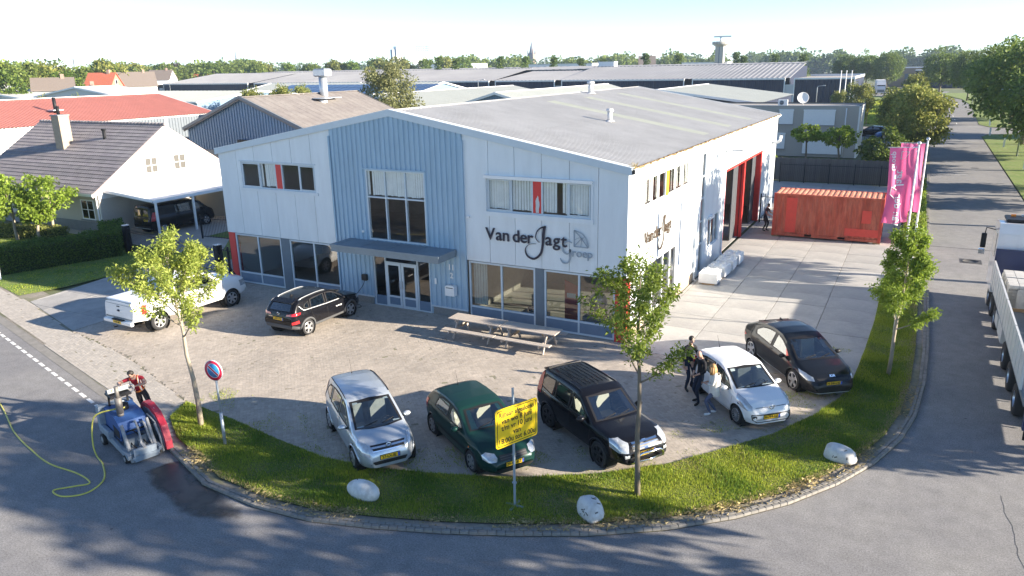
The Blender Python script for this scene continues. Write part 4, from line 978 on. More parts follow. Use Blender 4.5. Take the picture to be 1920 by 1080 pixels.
    def mirrors(s, x, z, mat=None, big=1.0):
        hw = itp(s.sp['hw'], x)*.955
        for sg in (1, -1):
            m = MB(); m.ball((0, 0, 0), .1, 10, 6, sc=(.75*big, 1.15*big, .72*big)); 
            for i, v in enumerate(m.v): m.v[i] = (max(v[0], -.05), v[1], v[2])
            m.xf(Matrix.Translation((x, sg*(hw+.13), z))); o = m.build('mirror', mat or s.paint, s.root)
            MB().bar((x+.02, sg*(hw-.03), z-.06), (x, sg*(hw+.08), z-.02), .05, .04).build('mirror_arm', M_trim, o)
    def handles(s, xs, z, mat=None):
        for x in xs:
            for a, u in ((90, -x), (270, x)): s.strip('door_handle', [(u-.09, z), (u+.09, z)], a, .03, mat or s.paint, off=.028)
    def seams(s, polys):
        for p in polys: s.sstrip('door_seam', p, .010, M_ink, off=.003)
    def wipers(s, xw, zw, w):
        m = MB()
        for (y0, y1) in ((.15*w, .75*w), (-.65*w, -.02*w)):
            a = s.hit(y0, zw, 0, .02); b = s.hit(y1, zw+.05, 0, .02); m.bar(a, b, .018, .014)
        m.build('wiper', M_trim, s.root)
    def antenna(s, x, lean=-.35, l=.4):
        z = itp(s.sp['top'], x); MB().cyl((x, 0, z), (x+lean*l, 0, z+l), .006, .003, 5).ball((x, 0, z), .025, 8, 5).build('antenna', M_trim, s.root)
    def rails(s, x0, x1, y, mat, h=.05):
        for sg in (1, -1):
            P = []
            for k in range(9):
                x = x0+(x1-x0)*k/8; P.append((x, sg*y, itp(s.sp['top'], x)-.045+(h if 0 < k < 8 else 0)))
            MB().tube(P, .018, 6).build('roof_rail', mat, s.root)
    def emblem(s, z, ang, r=.06, y=0, mat=None):
        p = s.hit(y, z, ang, .035); m = MB(); m.lathe([(r*.72, .01), (r, .01), (r, 0), (r*.72, 0), (r*.72, .01)], 18, 'x'); m.xf(Matrix.Translation(p) @ Matrix.Rotation(R(ang), 4, 'Z')); return m.build('emblem', mat or M_chrome, s.root)

# ---- silver compact people carrier
def silver_mpv():
    c = Car('parked_car', 'silver compact people carrier parked nose to the verge, leftmost of the row', 'car', paint('silver', (.52, .57, .62), .55, .3), (-3.94, -10.63), -35, dict(wb=2.63, arch=.375,
        top=[(-2.02, .80), (-2.0, .95), (-1.93, 1.12), (-1.80, 1.40), (-1.62, 1.56), (-1.2, 1.615), (-.5, 1.63), (.0, 1.60), (.25, 1.54), (.8, 1.24), (1.18, 1.04), (1.5, .98), (1.8, .86), (1.95, .74), (2.01, .62), (2.03, .55)],
        belt=[(-2.02, .78), (-1.9, .98), (-1.2, .98), (0, .94), (1.0, .90), (1.5, .84), (1.9, .68), (2.03, .5)], bot=[(-2.02, .36), (-1.7, .24), (-1, .2), (1.0, .19), (1.7, .20), (2.03, .24)],
        hw=[(-2.02, .66), (-1.85, .76), (-1.2, .835), (0, .845), (1.2, .83), (1.6, .79), (1.85, .70), (1.97, .58), (2.03, .50)], tumble=.30, cab=(-1.6, 1.15)))
    c.window('windscreen', [(-.66, 1.02), (.66, 1.02), (.56, 1.47), (.0, 1.50), (-.56, 1.47)], 0); c.window('rear_window', [(-.55, 1.05), (.55, 1.05), (.5, 1.42), (-.5, 1.42)], 180)
    c.side_windows([[(.92, .97), (.55, 1.26), (.28, 1.42), (-.02, 1.47), (-.06, 1.0)], [(-.13, 1.0), (-.1, 1.47), (-.55, 1.50), (-.95, 1.48), (-.98, 1.03)], [(-1.06, 1.04), (-1.03, 1.46), (-1.35, 1.42), (-1.6, 1.25), (-1.66, 1.12)]])
    c.wheels(.30, M_rim, 7)
    c.both('headlamp', [(.36, .56), (.42, .80), (.55, .90), (.74, .93), (.72, .66), (.60, .55)], 25, M_lamp); c.both('tail_lamp', [(.55, .82), (.68, .82), (.62, 1.35), (.52, 1.4)], 155, M_tail)
    gl = c.patch('grille', [(-.42, .70), (.42, .70), (.48, .82), (-.48, .82)], 0, M_grille, .008); c.strip('grille_bar', [(-.46, .765), (.46, .765)], 0, .035, M_chrome, gl, .016); c.strip('grille_rim', [(-.44, .69), (.44, .69)], 0, .02, M_chrome, gl, .012); c.emblem(.765, 0, .075)
    c.patch('lower_intake', [(-.52, .33), (.52, .33), (.46, .43), (-.46, .43)], 0, M_grille, .008); c.plate('27-LX-BJ', 1, .52); c.strip('bumper_line', [(-.62, .30), (.62, .30)], 0, .02, M_galv, off=.012)
    c.mirrors(.78, 1.0); c.handles((-.02, -.95), .93); c.seams([[(1.0, .9), (.95, .35), (-.02, .30), (-.1, .95)], [(-.12, .95), (-.1, .3), (-.85, .34), (-1.0, .55), (-1.02, 1.0)]]); c.sstrip('side_moulding', [(.92, .56), (-.92, .57)], .05, c.paint, off=.015)
    c.wipers(1.1, 1.05, .6); c.antenna(-1.45); c.strip('roof_channel', [(-.1, 0), (-.1, 0)], 0, .01, M_trim) if 0 else None
    for sg in (1, -1): MB().tube([(x, sg*itp(c.sp['hw'], x)*(.74), itp(c.sp['top'], x)-.035) for x in np.linspace(-1.5, .15, 9)], .014, 5).build('roof_strip', M_trim, c.root)
    c.finish()
silver_mpv()
# ---- dark green hatchback
def green_hatch():
    c = Car('parked_car', 'dark green hatchback parked between the silver car and the black off-roader', 'car', paint('green', (.008, .035, .030), .3, .28), (-1.01, -9.41), -32.3, dict(wb=2.51, arch=.36,
        top=[(-1.95, .75), (-1.92, .9), (-1.82, 1.05), (-1.45, 1.34), (-1.25, 1.40), (-.6, 1.44), (-.1, 1.43), (.2, 1.38), (.65, 1.12), (.95, .955), (1.4, .90), (1.8, .80), (2.02, .68), (2.12, .56), (2.14, .5)],
        belt=[(-1.95, .72), (-1.8, .92), (0, .90), (1.0, .85), (1.6, .78), (2.0, .62), (2.14, .45)], bot=[(-1.95, .36), (-1.6, .24), (-1, .19), (1.1, .18), (1.8, .2), (2.14, .24)],
        hw=[(-1.95, .70), (-1.75, .80), (-1, .86), (0, .87), (1.2, .85), (1.7, .81), (1.95, .72), (2.08, .62), (2.14, .55)], tumble=.34, cab=(-1.5, .95)))
    c.window('windscreen', [(-.66, .96), (.66, .96), (.55, 1.31), (0, 1.34), (-.55, 1.31)], 0); c.window('rear_window', [(-.55, 1.0), (.55, 1.0), (.5, 1.28), (-.5, 1.28)], 180)
    c.side_windows([[(.72, .93), (.45, 1.14), (.18, 1.28), (-.14, 1.32), (-.18, .94)], [(-.25, .94), (-.22, 1.32), (-.75, 1.33), (-1.0, 1.26), (-1.12, .96)]])
    c.wheels(.30, pm('rim_grey', (.38, .39, .40), rough=.35, metal=.7, var=.05), 6, .195)
    lp = c.both('headlamp', [(.40, .57), (.38, .64), (.44, .72), (.66, .76), (.76, .70), (.74, .60), (.6, .555)], 18, M_lamp); c.both('tail_lamp', [(.6, .72), (.76, .72), (.72, .98), (.58, .98)], 150, M_tail)
    gl = c.patch('grille', [(-.40, .56), (.40, .56), (.40, .68), (-.40, .68)], 0, M_grille, .008); c.emblem(.63, 0, .065)
    for z in (.60, .645): c.strip('grille_slat', [(-.39, z), (.39, z)], 0, .014, M_cladg, gl, .014)
    c.patch('lower_intake', [(-.6, .27), (.6, .27), (.55, .36), (-.55, .36)], 0, M_grille, .008); c.plate('20-PZ-KZ', 1, .46)
    c.mirrors(.52, .95); c.handles((-.1, -.98), .84); c.sstrip('side_moulding', [(1.0, .53), (-.95, .53)], .045, M_trim, off=.013); c.seams([[(.82, .86), (.82, .28), (-.15, .26), (-.22, .92)], [(-.9, .4), (-1.0, .6), (-1.14, .94)]])
    c.both('indicator', [(.0, .66), (.05, .66), (.05, .70), (0, .70)], 90, M_amber) if 0 else c.patch('indicator', [(1.12, .66), (1.18, .66), (1.18, .7), (1.12, .7)], 270, M_amber)
    c.wipers(1, .985, .6); c.antenna(-1.2); c.finish(seats=M_seatl)
green_hatch()
# ---- black off-road car with bull bar
def black_suv():
    c = Car('parked_car', 'black off-road car with chrome bull bar behind the yellow sign', 'car', paint('black', (.006, .006, .008), .2, .25), (1.9, -7.61), -33.8, dict(wb=2.63, arch=.43,
        top=[(-2.18, .85), (-2.15, 1.05), (-2.05, 1.2), (-1.92, 1.52), (-1.78, 1.68), (-1.4, 1.70), (-.6, 1.71), (.0, 1.69), (.25, 1.62), (.72, 1.28), (1.0, 1.09), (1.5, 1.06), (1.95, 1.0), (2.15, .92), (2.25, .78), (2.28, .68)],
        belt=[(-2.18, .82), (-2.0, 1.08), (0, 1.05), (1.0, 1.0), (1.7, .97), (2.1, .85), (2.28, .6)], bot=[(-2.18, .48), (-1.7, .34), (-1, .30), (1.1, .30), (1.8, .34), (2.28, .40)],
        hw=[(-2.18, .74), (-2.0, .82), (-1.2, .875), (0, .88), (1.2, .87), (1.8, .83), (2.1, .76), (2.24, .68), (2.28, .62)], tumble=.24, cab=(-1.75, 1.0), lip=.03, clad=[(-2.2, .50), (-1.6, .40), (1.6, .40), (2.3, .62)]))
    c.window('windscreen', [(-.68, 1.10), (.68, 1.10), (.6, 1.56), (0, 1.59), (-.6, 1.56)], 0); c.window('rear_window', [(-.58, 1.15), (.58, 1.15), (.54, 1.56), (-.54, 1.56)], 180, M_cglassd)
    c.side_windows([[(.78, 1.07), (.42, 1.36), (.2, 1.52), (-.1, 1.57), (-.14, 1.08)]]); c.side_windows([[(-.22, 1.08), (-.2, 1.57), (-.95, 1.59), (-.98, 1.1)], [(-1.06, 1.1), (-1.03, 1.58), (-1.62, 1.56), (-1.84, 1.32), (-1.84, 1.16)]], M_cglassd)
    c.wheels(.36, M_rimd, 6, .235)
    c.both('headlamp', [(.42, .74), (.40, .93), (.62, 1.0), (.84, .98), (.84, .80), (.66, .73)], 22, M_lamp); c.both('tail_lamp', [(.66, .95), (.82, .95), (.70, 1.6), (.6, 1.62)], 150, M_tail)
    gl = c.patch('grille', [(-.42, .76), (.42, .76), (.44, .94), (-.44, .94)], 0, M_grille, .008); 
    for z in (.80, .86, .92): c.strip('grille_slat', [(-.40, z), (.40, z)], 0, .025, M_chrome, gl, .016)
    c.strip('grille_slat', [(0, .76), (0, .94)], 0, .12, M_chrome, gl, .02)
    for y in (-.6, .6): c.patch('fog_lamp', [(y-.06, .60), (y+.06, .60), (y+.06, .68), (y-.06, .68)], 0, M_lamp, .01)
    c.plate('39-SG-LR', 1, .66)
    bb = MB(); bb.tube(smooth_curve([(2.15, -.5, .42), (2.34, -.48, .48), (2.42, -.42, .62), (2.42, -.3, .73), (2.44, 0, .74), (2.42, .3, .73), (2.42, .42, .62), (2.34, .48, .48), (2.15, .5, .42)], 4), .03, 8); bb.tube([(2.34, -.46, .5), (2.40, 0, .5), (2.34, .46, .5)], .022, 8); bb.build('bull_bar', M_chrome, c.root)
    c.mirrors(.62, 1.12, big=1.2); c.handles((-.05, -.98), .98); c.seams([[(.9, 1.0), (.86, .45), (-.1, .42), (-.18, 1.05)], [(-.8, .5), (-.95, .75), (-1.02, 1.08)]])
    c.wipers(1, 1.12, .62); c.antenna(-.02, -1.6, .3); c.rails(-1.75, .2, .60, c.paint, .03)
    m = MB()
    for k in range(7): y = -.42+k*.14; m.tube([(x, y, itp(c.sp['top'], x)-.03*(abs(y)/.6)**2+.004) for x in np.linspace(-1.55, -.15, 6)], .012, 4)
    m.build('roof_ribs', c.paint, c.root); MB().prism([(-2.02, 1.60), (-1.72, 1.70), (-1.70, 1.655), (-1.98, 1.56)], 'y', -.56, .56).build('roof_spoiler', c.paint, c.root)
    c.finish(seats=M_seatl)
black_suv()
# ---- small white city car
def white_city():
    c = Car('parked_car', 'small white city car with three people standing beside it', 'car', paint('white', (.78, .79, .80), 0, .3), (5.0, -3.52), -47.1, dict(wb=2.42, arch=.355,
        top=[(-1.72, .75), (-1.7, .95), (-1.64, 1.15), (-1.5, 1.36), (-1.3, 1.44), (-.7, 1.485), (-.1, 1.48), (.15, 1.43), (.65, 1.15), (1.0, .97), (1.3, .92), (1.6, .82), (1.75, .70), (1.81, .58), (1.83, .5)],
        belt=[(-1.72, .72), (-1.6, 1.0), (-.6, .95), (.9, .88), (1.4, .80), (1.7, .62), (1.83, .45)], bot=[(-1.72, .34), (-1.5, .24), (-1, .19), (1.1, .18), (1.6, .19), (1.83, .22)],
        hw=[(-1.72, .68), (-1.6, .755), (-1.1, .81), (0, .82), (1.1, .81), (1.5, .77), (1.7, .69), (1.79, .60), (1.83, .53)], tumble=.28, cab=(-1.4, 1.0)))
    c.window('windscreen', [(-.65, .98), (.65, .98), (.57, 1.36), (0, 1.39), (-.57, 1.36)], 0); c.window('rear_window', [(-.56, 1.0), (.56, 1.0), (.5, 1.34), (-.5, 1.34)], 180, M_cglassd)
    c.side_windows([[(.82, .93), (.5, 1.17), (.2, 1.31), (-.2, 1.37), (-.24, .95)], [(-.31, .95), (-.28, 1.37), (-.85, 1.36), (-1.15, 1.3), (-1.3, 1.1), (-1.2, 1.0)]], M_cglassd)
    c.wheels(.295, M_rim, 15, .18, 'thin')
    c.both('headlamp', [(.40, .62), (.42, .72), (.62, .86), (.84, .92), (.86, .80), (.74, .66), (.55, .60)], 30, M_lamp); c.both('tail_lamp', [(.58, .75), (.72, .75), (.68, 1.15), (.56, 1.15)], 155, M_tail)
    p = [(-.60, .36), (-.62, .50), (.62, .50), (.60, .36), (.48, .28), (-.48, .28)]
    for a, b in zip(p, p[1:]+p[:1]): c.strip('bumper_trim', [a, b], 0, .025, M_trim, off=.012)
    c.strip('bonnet_line', [(-.5, .69), (.5, .69)], 0, .012, M_cladg, off=.008); c.emblem(.69, 0, .085); c.plate('H-754-SG', 1, .42)
    for y in (-.54, .54): c.patch('fog_lamp', [(y-.05, .40), (y+.05, .40), (y+.05, .47), (y-.05, .47)], 0, M_grille, .01)
    c.mirrors(.68, .95); c.handles((-.12,), .88); c.seams([[(.95, .88), (.9, .3), (-.15, .27), (-.28, .94)], [(-.75, .4), (-.92, .62), (-1.0, .9)]]); c.wipers(1, 1.0, .6); c.antenna(-1.25, -.5, .35); c.finish()
white_city()
# ---- dark electric crossover
def dark_ev():
    c = Car('parked_car', 'dark glossy electric crossover parked nose out by the grass strip', 'car', paint('graphite', (.009, .011, .015), .2, .3), (6.18, -.02), -52.5, dict(wb=2.9, arch=.40,
        top=[(-2.28, .78), (-2.27, .98), (-2.2, 1.08), (-1.9, 1.22), (-1.4, 1.42), (-.9, 1.52), (-.3, 1.555), (.2, 1.52), (.6, 1.38), (1.1, 1.12), (1.45, .99), (1.8, .90), (2.15, .78), (2.32, .66), (2.39, .55), (2.40, .48)],
        belt=[(-2.28, .76), (-2.1, 1.02), (-1.2, .98), (0, .94), (1.2, .89), (1.8, .80), (2.2, .64), (2.40, .42)], bot=[(-2.28, .40), (-1.9, .28), (-1, .21), (1.2, .2), (1.9, .2), (2.40, .22)],
        hw=[(-2.28, .74), (-2.1, .85), (-1.45, .935), (-.4, .915), (.4, .91), (1.4, .93), (1.85, .88), (2.15, .79), (2.32, .68), (2.40, .58)], tumble=.36, cab=(-1.8, 1.35), clad=[(-2.3, .42), (-1.8, .32), (1.9, .28), (2.4, .26)]), glass=M_cglassd)
    c.window('windscreen', [(-.72, 1.0), (.72, 1.0), (.58, 1.41), (0, 1.45), (-.58, 1.41)], 0, M_cglass); c.window('rear_window', [(-.5, 1.15), (.5, 1.15), (.45, 1.36), (-.45, 1.36)], 180)
    c.side_windows([[(1.12, .95), (.75, 1.18), (.4, 1.35), (-.02, 1.43), (-.06, .97)], [(-.13, .97), (-.1, 1.43), (-.55, 1.43), (-1.0, 1.34), (-1.28, 1.16), (-1.2, 1.03)]])
    c.wheels(.355, M_rim, 5, .235, 'spoke', .74)
    c.both('headlamp', [(.46, .62), (.52, .72), (.75, .80), (.95, .84), (.9, .72), (.7, .62)], 28, M_lamp); c.both('tail_lamp', [(.4, .85), (.85, .72), (.9, .8), (.4, .92)], 160, M_tail)
    c.patch('grille', [(-.5, .64), (.5, .64), (.55, .69), (-.55, .69)], 0, M_grille, .008); c.patch('lower_intake', [(-.62, .28), (.62, .28), (.66, .50), (-.66, .50)], 0, M_grille, .008)
    p = c.hit(0, .735, 0, .012); text_obj('emblem', 'KIA', .12, M_chrome, c.root, Matrix.Translation(p) @ Matrix.Rotation(R(90), 4, 'Z') @ Matrix.Rotation(R(65), 4, 'X'), .006, .003)
    c.strip('chin_trim', [(-.72, .25), (.72, .25)], 0, .025, M_galv, off=.014); c.sstrip('sill_trim', [(.98, .30), (-.4, .27), (-.98, .34)], .03, M_galv, off=.012); c.plate('N-584-HS', 1, .55)
    c.mirrors(.85, .98, M_trim); c.handles((-.05, -1.0), .90, c.paint); c.seams([[(1.0, .88), (.98, .34), (-.06, .32), (-.1, .95)], [(-.95, .45), (-1.1, .7), (-1.2, .98)]]); c.wipers(1, 1.02, .65)
    MB().prism([(-1.86, 1.265), (-1.42, 1.42), (-1.42, 1.39), (-1.84, 1.235)], 'y', -.46, .46).build('roof_spoiler', M_trim, c.root); MB().prism([(-1.2, 1.49), (-1.02, 1.505), (-1.18, 1.565)], 'y', -.02, .02).build('roof_fin', M_trim, c.root)
    # reddish flag on the flank is a reflection in the photograph and left to the paint
    c.finish(seats=M_seatl)
dark_ev()
# ---- black compact crossover at the charger
def kona():
    c = Car('parked_car', 'black compact crossover charging at the wall beside the entrance', 'car', paint('black2', (.007, .007, .009), .2, .25), (-12.74, -3.18), 90, dict(wb=2.6, arch=.385,
        top=[(-2.05, .78), (-2.04, .96), (-1.96, 1.1), (-1.72, 1.40), (-1.55, 1.49), (-1.0, 1.54), (-.4, 1.56), (.1, 1.53), (.35, 1.47), (.85, 1.20), (1.15, 1.05), (1.6, .99), (1.95, .90), (2.08, .78), (2.13, .62), (2.14, .55)],
        belt=[(-2.05, .76), (-1.9, 1.04), (-1, 1.0), (1.1, .96), (1.7, .88), (2.0, .75), (2.14, .5)], bot=[(-2.05, .42), (-1.7, .30), (-1, .24), (1.2, .24), (1.8, .27), (2.14, .3)],
        hw=[(-2.05, .74), (-1.9, .83), (-1.3, .895), (0, .89), (1.3, .89), (1.8, .84), (2.02, .75), (2.10, .66), (2.14, .6)], tumble=.30, cab=(-1.6, 1.1), lip=.045, clad=[(-2.1, .56), (-1.75, .52), (-1.7, .38), (1.6, .36), (2.2, .5)]), glass=M_cglassd)
    c.window('windscreen', [(-.68, 1.05), (.68, 1.05), (.58, 1.43), (-.58, 1.43)], 0); c.window('rear_window', [(-.60, 1.10), (.60, 1.10), (.54, 1.38), (0, 1.41), (-.54, 1.38)], 180)
    c.side_windows([[(.95, 1.01), (.6, 1.25), (.3, 1.40), (-.08, 1.45), (-.12, 1.03)], [(-.2, 1.03), (-.17, 1.45), (-.8, 1.44), (-1.0, 1.40), (-1.06, 1.06)], [(-1.12, 1.08), (-1.1, 1.38), (-1.36, 1.28), (-1.42, 1.16)]])
    c.sstrip('window_trim', [(.98, .99), (-.1, 1.01), (-1.45, 1.08), (-1.62, 1.28)], .025, M_galv, off=.009); c.wheels(.335, M_rim, 5, .215, 'spoke', .72)
    c.both('tail_lamp', [(.32, .93), (.36, 1.0), (.72, 1.06), (.84, 1.04), (.84, .97), (.7, .95)], 162, M_tail); c.both('tail_reflector', [(.56, .62), (.56, .72), (.78, .76), (.80, .64)], 155, M_tail); c.both('headlamp', [(.5, .72), (.5, .82), (.8, .84), (.8, .72)], 25, M_lamp)
    c.plate('J-057-HS', -1, .80); c.emblem(1.0, 180, .06); p = c.hit(-.42, .86, 180, .01); text_obj('badge', 'KONA', .07, M_chrome, c.root, Matrix.Translation(p) @ Matrix.Rotation(R(-90), 4, 'Z') @ Matrix.Rotation(R(90), 4, 'X'), .002, .002)
    c.patch('bumper_insert', [(-.62, .40), (.62, .40), (.7, .56), (-.7, .56)], 180, M_cladg, .01); c.mirrors(.72, 1.06); c.handles((-.1, -1.0), .92)
    c.seams([[(1.02, .95), (.95, .4), (-.1, .38), (-.16, 1.02)], [(-.8, .45), (-1.0, .75), (-1.08, 1.05)]]); c.rails(-1.5, .15, .58, M_galv, .04); MB().prism([(-1.80, 1.42), (-1.5, 1.515), (-1.5, 1.47), (-1.77, 1.38)], 'y', -.55, .55).build('roof_spoiler', c.paint, c.root)
    MB().prism([(-1.3, 1.5), (-1.1, 1.52), (-1.26, 1.6)], 'y', -.02, .02).build('roof_fin', M_trim, c.root); p = c.hit(.55, .72, 270, .008)
    text_obj('door_lettering', 'Van der Jagt', .075, M_white, c.root, Matrix.Translation(c.hit(.55, .74, 270, .008)) @ Matrix.Rotation(R(0), 4, 'Z') @ Matrix.Rotation(R(90), 4, 'X'), .001, .002)
    c.finish(two=M_cladg)
kona()
# ---- white pick-up
def pickup():
    c = Car('pickup_truck', 'white pick-up truck with covered bed parked behind the young street tree', 'pickup', paint('white2', (.80, .80, .79), 0, .3), (-18.85, -4.85), 87.5, dict(wb=3.68, arch=.47,
        top=[(-2.98, .80), (-2.97, 1.3), (-2.93, 1.40), (-2.0, 1.43), (-1.18, 1.45), (-1.10, 1.47), (-.95, 1.80), (-.82, 1.88), (-.2, 1.93), (.5, 1.92), (.75, 1.86), (1.3, 1.50), (1.55, 1.36), (2.2, 1.33), (2.65, 1.24), (2.78, 1.1), (2.82, .85), (2.83, .75)],
        belt=[(-2.98, .78), (-2.92, 1.34), (-1.2, 1.30), (0, 1.24), (1.6, 1.22), (2.5, 1.16), (2.75, .95), (2.83, .7)], bot=[(-2.98, .62), (-2.3, .52), (-1, .42), (1.5, .42), (2.4, .42), (2.83, .5)],
        hw=[(-2.98, .93), (-2.9, .965), (0, .985), (1.8, .985), (2.4, .95), (2.7, .88), (2.83, .80)], tumble=.26, crown=.03, cab=(-1.0, 1.5)), glass=M_cglassd)
    c.window('windscreen', [(-.78, 1.38), (.78, 1.38), (.68, 1.78), (-.68, 1.78)], 0); c.window('rear_window', [(-.62, 1.5), (.62, 1.5), (.6, 1.75), (-.6, 1.75)], 180)
    c.side_windows([[(1.3, 1.27), (.95, 1.55), (.65, 1.76), (.22, 1.80), (.18, 1.27)], [(.1, 1.27), (.13, 1.80), (-.55, 1.81), (-.85, 1.74), (-.9, 1.29)]])
    c.wheels(.40, M_rim, 6, .27, 'spoke', .66)
    c.both('tail_lamp', [(.84, .90), (.99, .88), (.99, 1.26), (.86, 1.27)], 140, M_tail); c.both('headlamp', [(.6, .85), (.6, 1.1), (.95, 1.12), (.95, .85)], 20, M_lamp)
    MB().box(-3.10, -2.97, -.92, .92, .50, .66, bev=.03).build('rear_bumper', c.paint, c.root); MB().box(-3.105, -2.96, -.35, .35, .66, .70).build('bumper_step', M_trim, c.root)
    c.strip('tailgate_line', [(-.86, .74), (.86, .74)], 180, .012, M_ink); c.strip('tailgate_line', [(-.80, 1.3), (.80, 1.3)], 180, .012, M_ink); m = MB().lathe([(.001, .02), (.10, .012), (.10, 0)], 18, 'x'); m.xf(Matrix.Translation(c.hit(0, 1.05, 180, .006)) @ Matrix.Rotation(math.pi, 4, 'Z') @ Matrix.Diagonal((1, 1, .45, 1))); m.build('emblem', M_letter, c.root)
    c.strip('tailgate_handle', [(-.1, 1.22), (.1, 1.22)], 180, .04, M_trim, off=.015)
    pb = MB().box(-3.115, -3.104, -.26, .26, .54, .65).build('number_plate', M_plate, c.root); text_obj('plate_text', 'V-381-BR', .1, M_ink, pb, Matrix.Translation((-3.117, 0, .595)) @ Matrix.Rotation(R(-90), 4, 'Z') @ Matrix.Rotation(R(90), 4, 'X'), .001, .003)
    MB().cyl((-3.1, 0, .42), (-3.25, 0, .42), .03, n=8).ball((-3.25, 0, .47), .03).build('tow_ball', M_trim, c.root)
    MB().box(-2.88, -1.25, -.86, .86, 1.405, 1.475, bev=.03).build('bed_cover', c.paint, c.root); c.mirrors(1.15, 1.36, big=1.5); c.handles((.28, -.75), 1.12, M_chrome)
    c.seams([[(1.42, 1.2), (1.35, .55), (.2, .5), (.16, 1.25)], [(.12, 1.2), (.1, .5), (-.85, .5), (-.92, 1.28)], [(-1.08, 1.4), (-1.08, .5)]]); c.sstrip('side_moulding', [(1.3, .75), (-.8, .75)], .05, c.paint, off=.02); c.finish()
pickup()
# ---- black van in the carport
def van():
    c = Car('van', 'black delivery van parked under the white carport', 'van', paint('black3', (.012, .012, .014), .2, .25), (-35.75, 8.35), 89, dict(wb=3.4, arch=.40,
        top=[(-2.62, .8), (-2.61, 1.2), (-2.55, 1.75), (-2.45, 1.9), (-2.0, 1.95), (.5, 1.95), (1.1, 1.90), (1.35, 1.8), (1.9, 1.32), (2.1, 1.2), (2.4, 1.08), (2.56, .92), (2.62, .72), (2.63, .65)],
        belt=[(-2.62, .78), (-2.55, 1.14), (0, 1.14), (1.5, 1.12), (2.2, 1.0), (2.5, .8), (2.63, .6)], bot=[(-2.62, .40), (-2.2, .28), (1.8, .24), (2.63, .28)],
        hw=[(-2.62, .88), (-2.5, .94), (0, .95), (1.7, .94), (2.2, .88), (2.5, .78), (2.63, .68)], tumble=.16, cab=(-2.2, 2.0)), glass=M_cglassd)
    c.window('windscreen', [(-.78, 1.25), (.78, 1.25), (.7, 1.76), (-.7, 1.76)], 0); c.window('rear_window', [(.06, 1.2), (.70, 1.2), (.66, 1.7), (.06, 1.7)], 180); c.window('rear_window', [(-.70, 1.2), (-.06, 1.2), (-.06, 1.7), (-.66, 1.7)], 180)
    c.side_windows([[(1.72, 1.18), (1.4, 1.52), (1.15, 1.72), (.7, 1.76), (.68, 1.18)], [(.55, 1.2), (.55, 1.76), (-.7, 1.78), (-.7, 1.2)]]); c.wheels(.335, M_rim, 5, .22, 'spoke', .7)
    c.both('tail_lamp', [(.80, .95), (.93, .95), (.90, 1.5), (.80, 1.5)], 162, M_tail); c.plate('VB-381-R', -1, .98, y=.45); c.patch('bumper_insert', [(-.8, .42), (.8, .42), (.85, .56), (-.85, .56)], 180, M_trim, .01); c.strip('bumper_line', [(-.85, .44), (.85, .44)], 180, .03, M_galv, off=.014)
    c.strip('door_gap', [(0, .7), (0, 1.85)], 180, .015, M_ink); c.mirrors(1.5, 1.2, big=1.4); c.handles((.75,), 1.05); c.seams([[(1.75, 1.1), (1.6, .4), (.6, .35), (.6, 1.8)], [(-.75, 1.8), (-.75, .4)]]); c.finish(); 
van()
# ---- two cars parked far off behind the brick office
def far_car(loc, head, pmat, label, nm='parked_car', est=False):
    top = [(-2.2, .75), (-2.15, 1.0), (-1.7, 1.3 if est else 1.1), (-1.2, 1.42), (0, 1.46), (.4, 1.40), (1.1, .98), (1.8, .88), (2.15, .7), (2.2, .5)]
    c = Car(nm, label, 'car', pmat, loc, head, dict(wb=2.65, arch=.36, top=top, belt=[(-2.2, .72), (-2, .95), (1.1, .90), (1.8, .8), (2.2, .45)], bot=[(-2.2, .36), (-1.7, .22), (1.7, .2), (2.2, .24)], hw=[(-2.2, .7), (-2, .82), (0, .88), (1.6, .84), (2.1, .7), (2.2, .6)], tumble=.34, cab=(-1.4, 1.0)), glass=M_cglassd, group='cars parked behind the brick office')
    c.window('windscreen', [(-.66, .98), (.66, .98), (.55, 1.34), (-.55, 1.34)], 0); c.window('rear_window', [(-.6, 1.0), (.6, 1.0), (.5, 1.3), (-.5, 1.3)], 180); c.side_windows([[(.8, .95), (.3, 1.3), (-.1, 1.35), (-.15, .96)], [(-.22, .96), (-.2, 1.35), (-.9, 1.3), (-1.15, 1.0)]])
    c.wheels(.31, M_rim, 5); c.both('tail_lamp', [(.5, .8), (.75, .8), (.75, .95), (.5, .95)], 155, M_tail); c.plate('', -1, .6) if 0 else None; c.finish(interior=False)
far_car((3.2, 92.6), 168, MATS['paint_black2'], 'black saloon parked furthest left behind the brick office'); far_car((5.9, 89.8), 195, paint('blue', (.06, .14, .33), .4), 'blue estate car parked behind the brick office', est=True)
# ================================================================ trees
M_bark = pm('bark', (.16, .135, .10), rough=.95, var=.3, scale=14, bump=.6, bscale=40, stretch=(1, 1, .25)); M_barkl = pm('bark_pale', (.33, .28, .21), rough=.95, var=.3, scale=14, bump=.5, bscale=40, stretch=(1, 1, .25))
LF_ASH = leaf_mat('leaf_ash', (.13, .20, .02), (.30, .36, .05), .4); LF_DK = leaf_mat('leaf_dark', (.06, .11, .02), (.17, .23, .04), .35); LF_MID = leaf_mat('leaf_mid', (.09, .14, .03), (.22, .27, .06), .35)
LF_LIME = leaf_mat('leaf_lime', (.14, .22, .02), (.27, .36, .05), .35); LF_GREY = leaf_mat('leaf_willow', (.16, .18, .07), (.30, .30, .13), .3); LF_HEDGE = leaf_mat('leaf_hedge', (.04, .09, .016), (.13, .21, .03), .3); LF_PURPLE = leaf_mat('leaf_purple', (.04, .03, .035), (.08, .06, .06), .2)
LF_BRN = leaf_mat('leaf_mixed', (.12, .16, .03), (.30, .30, .08), .35)
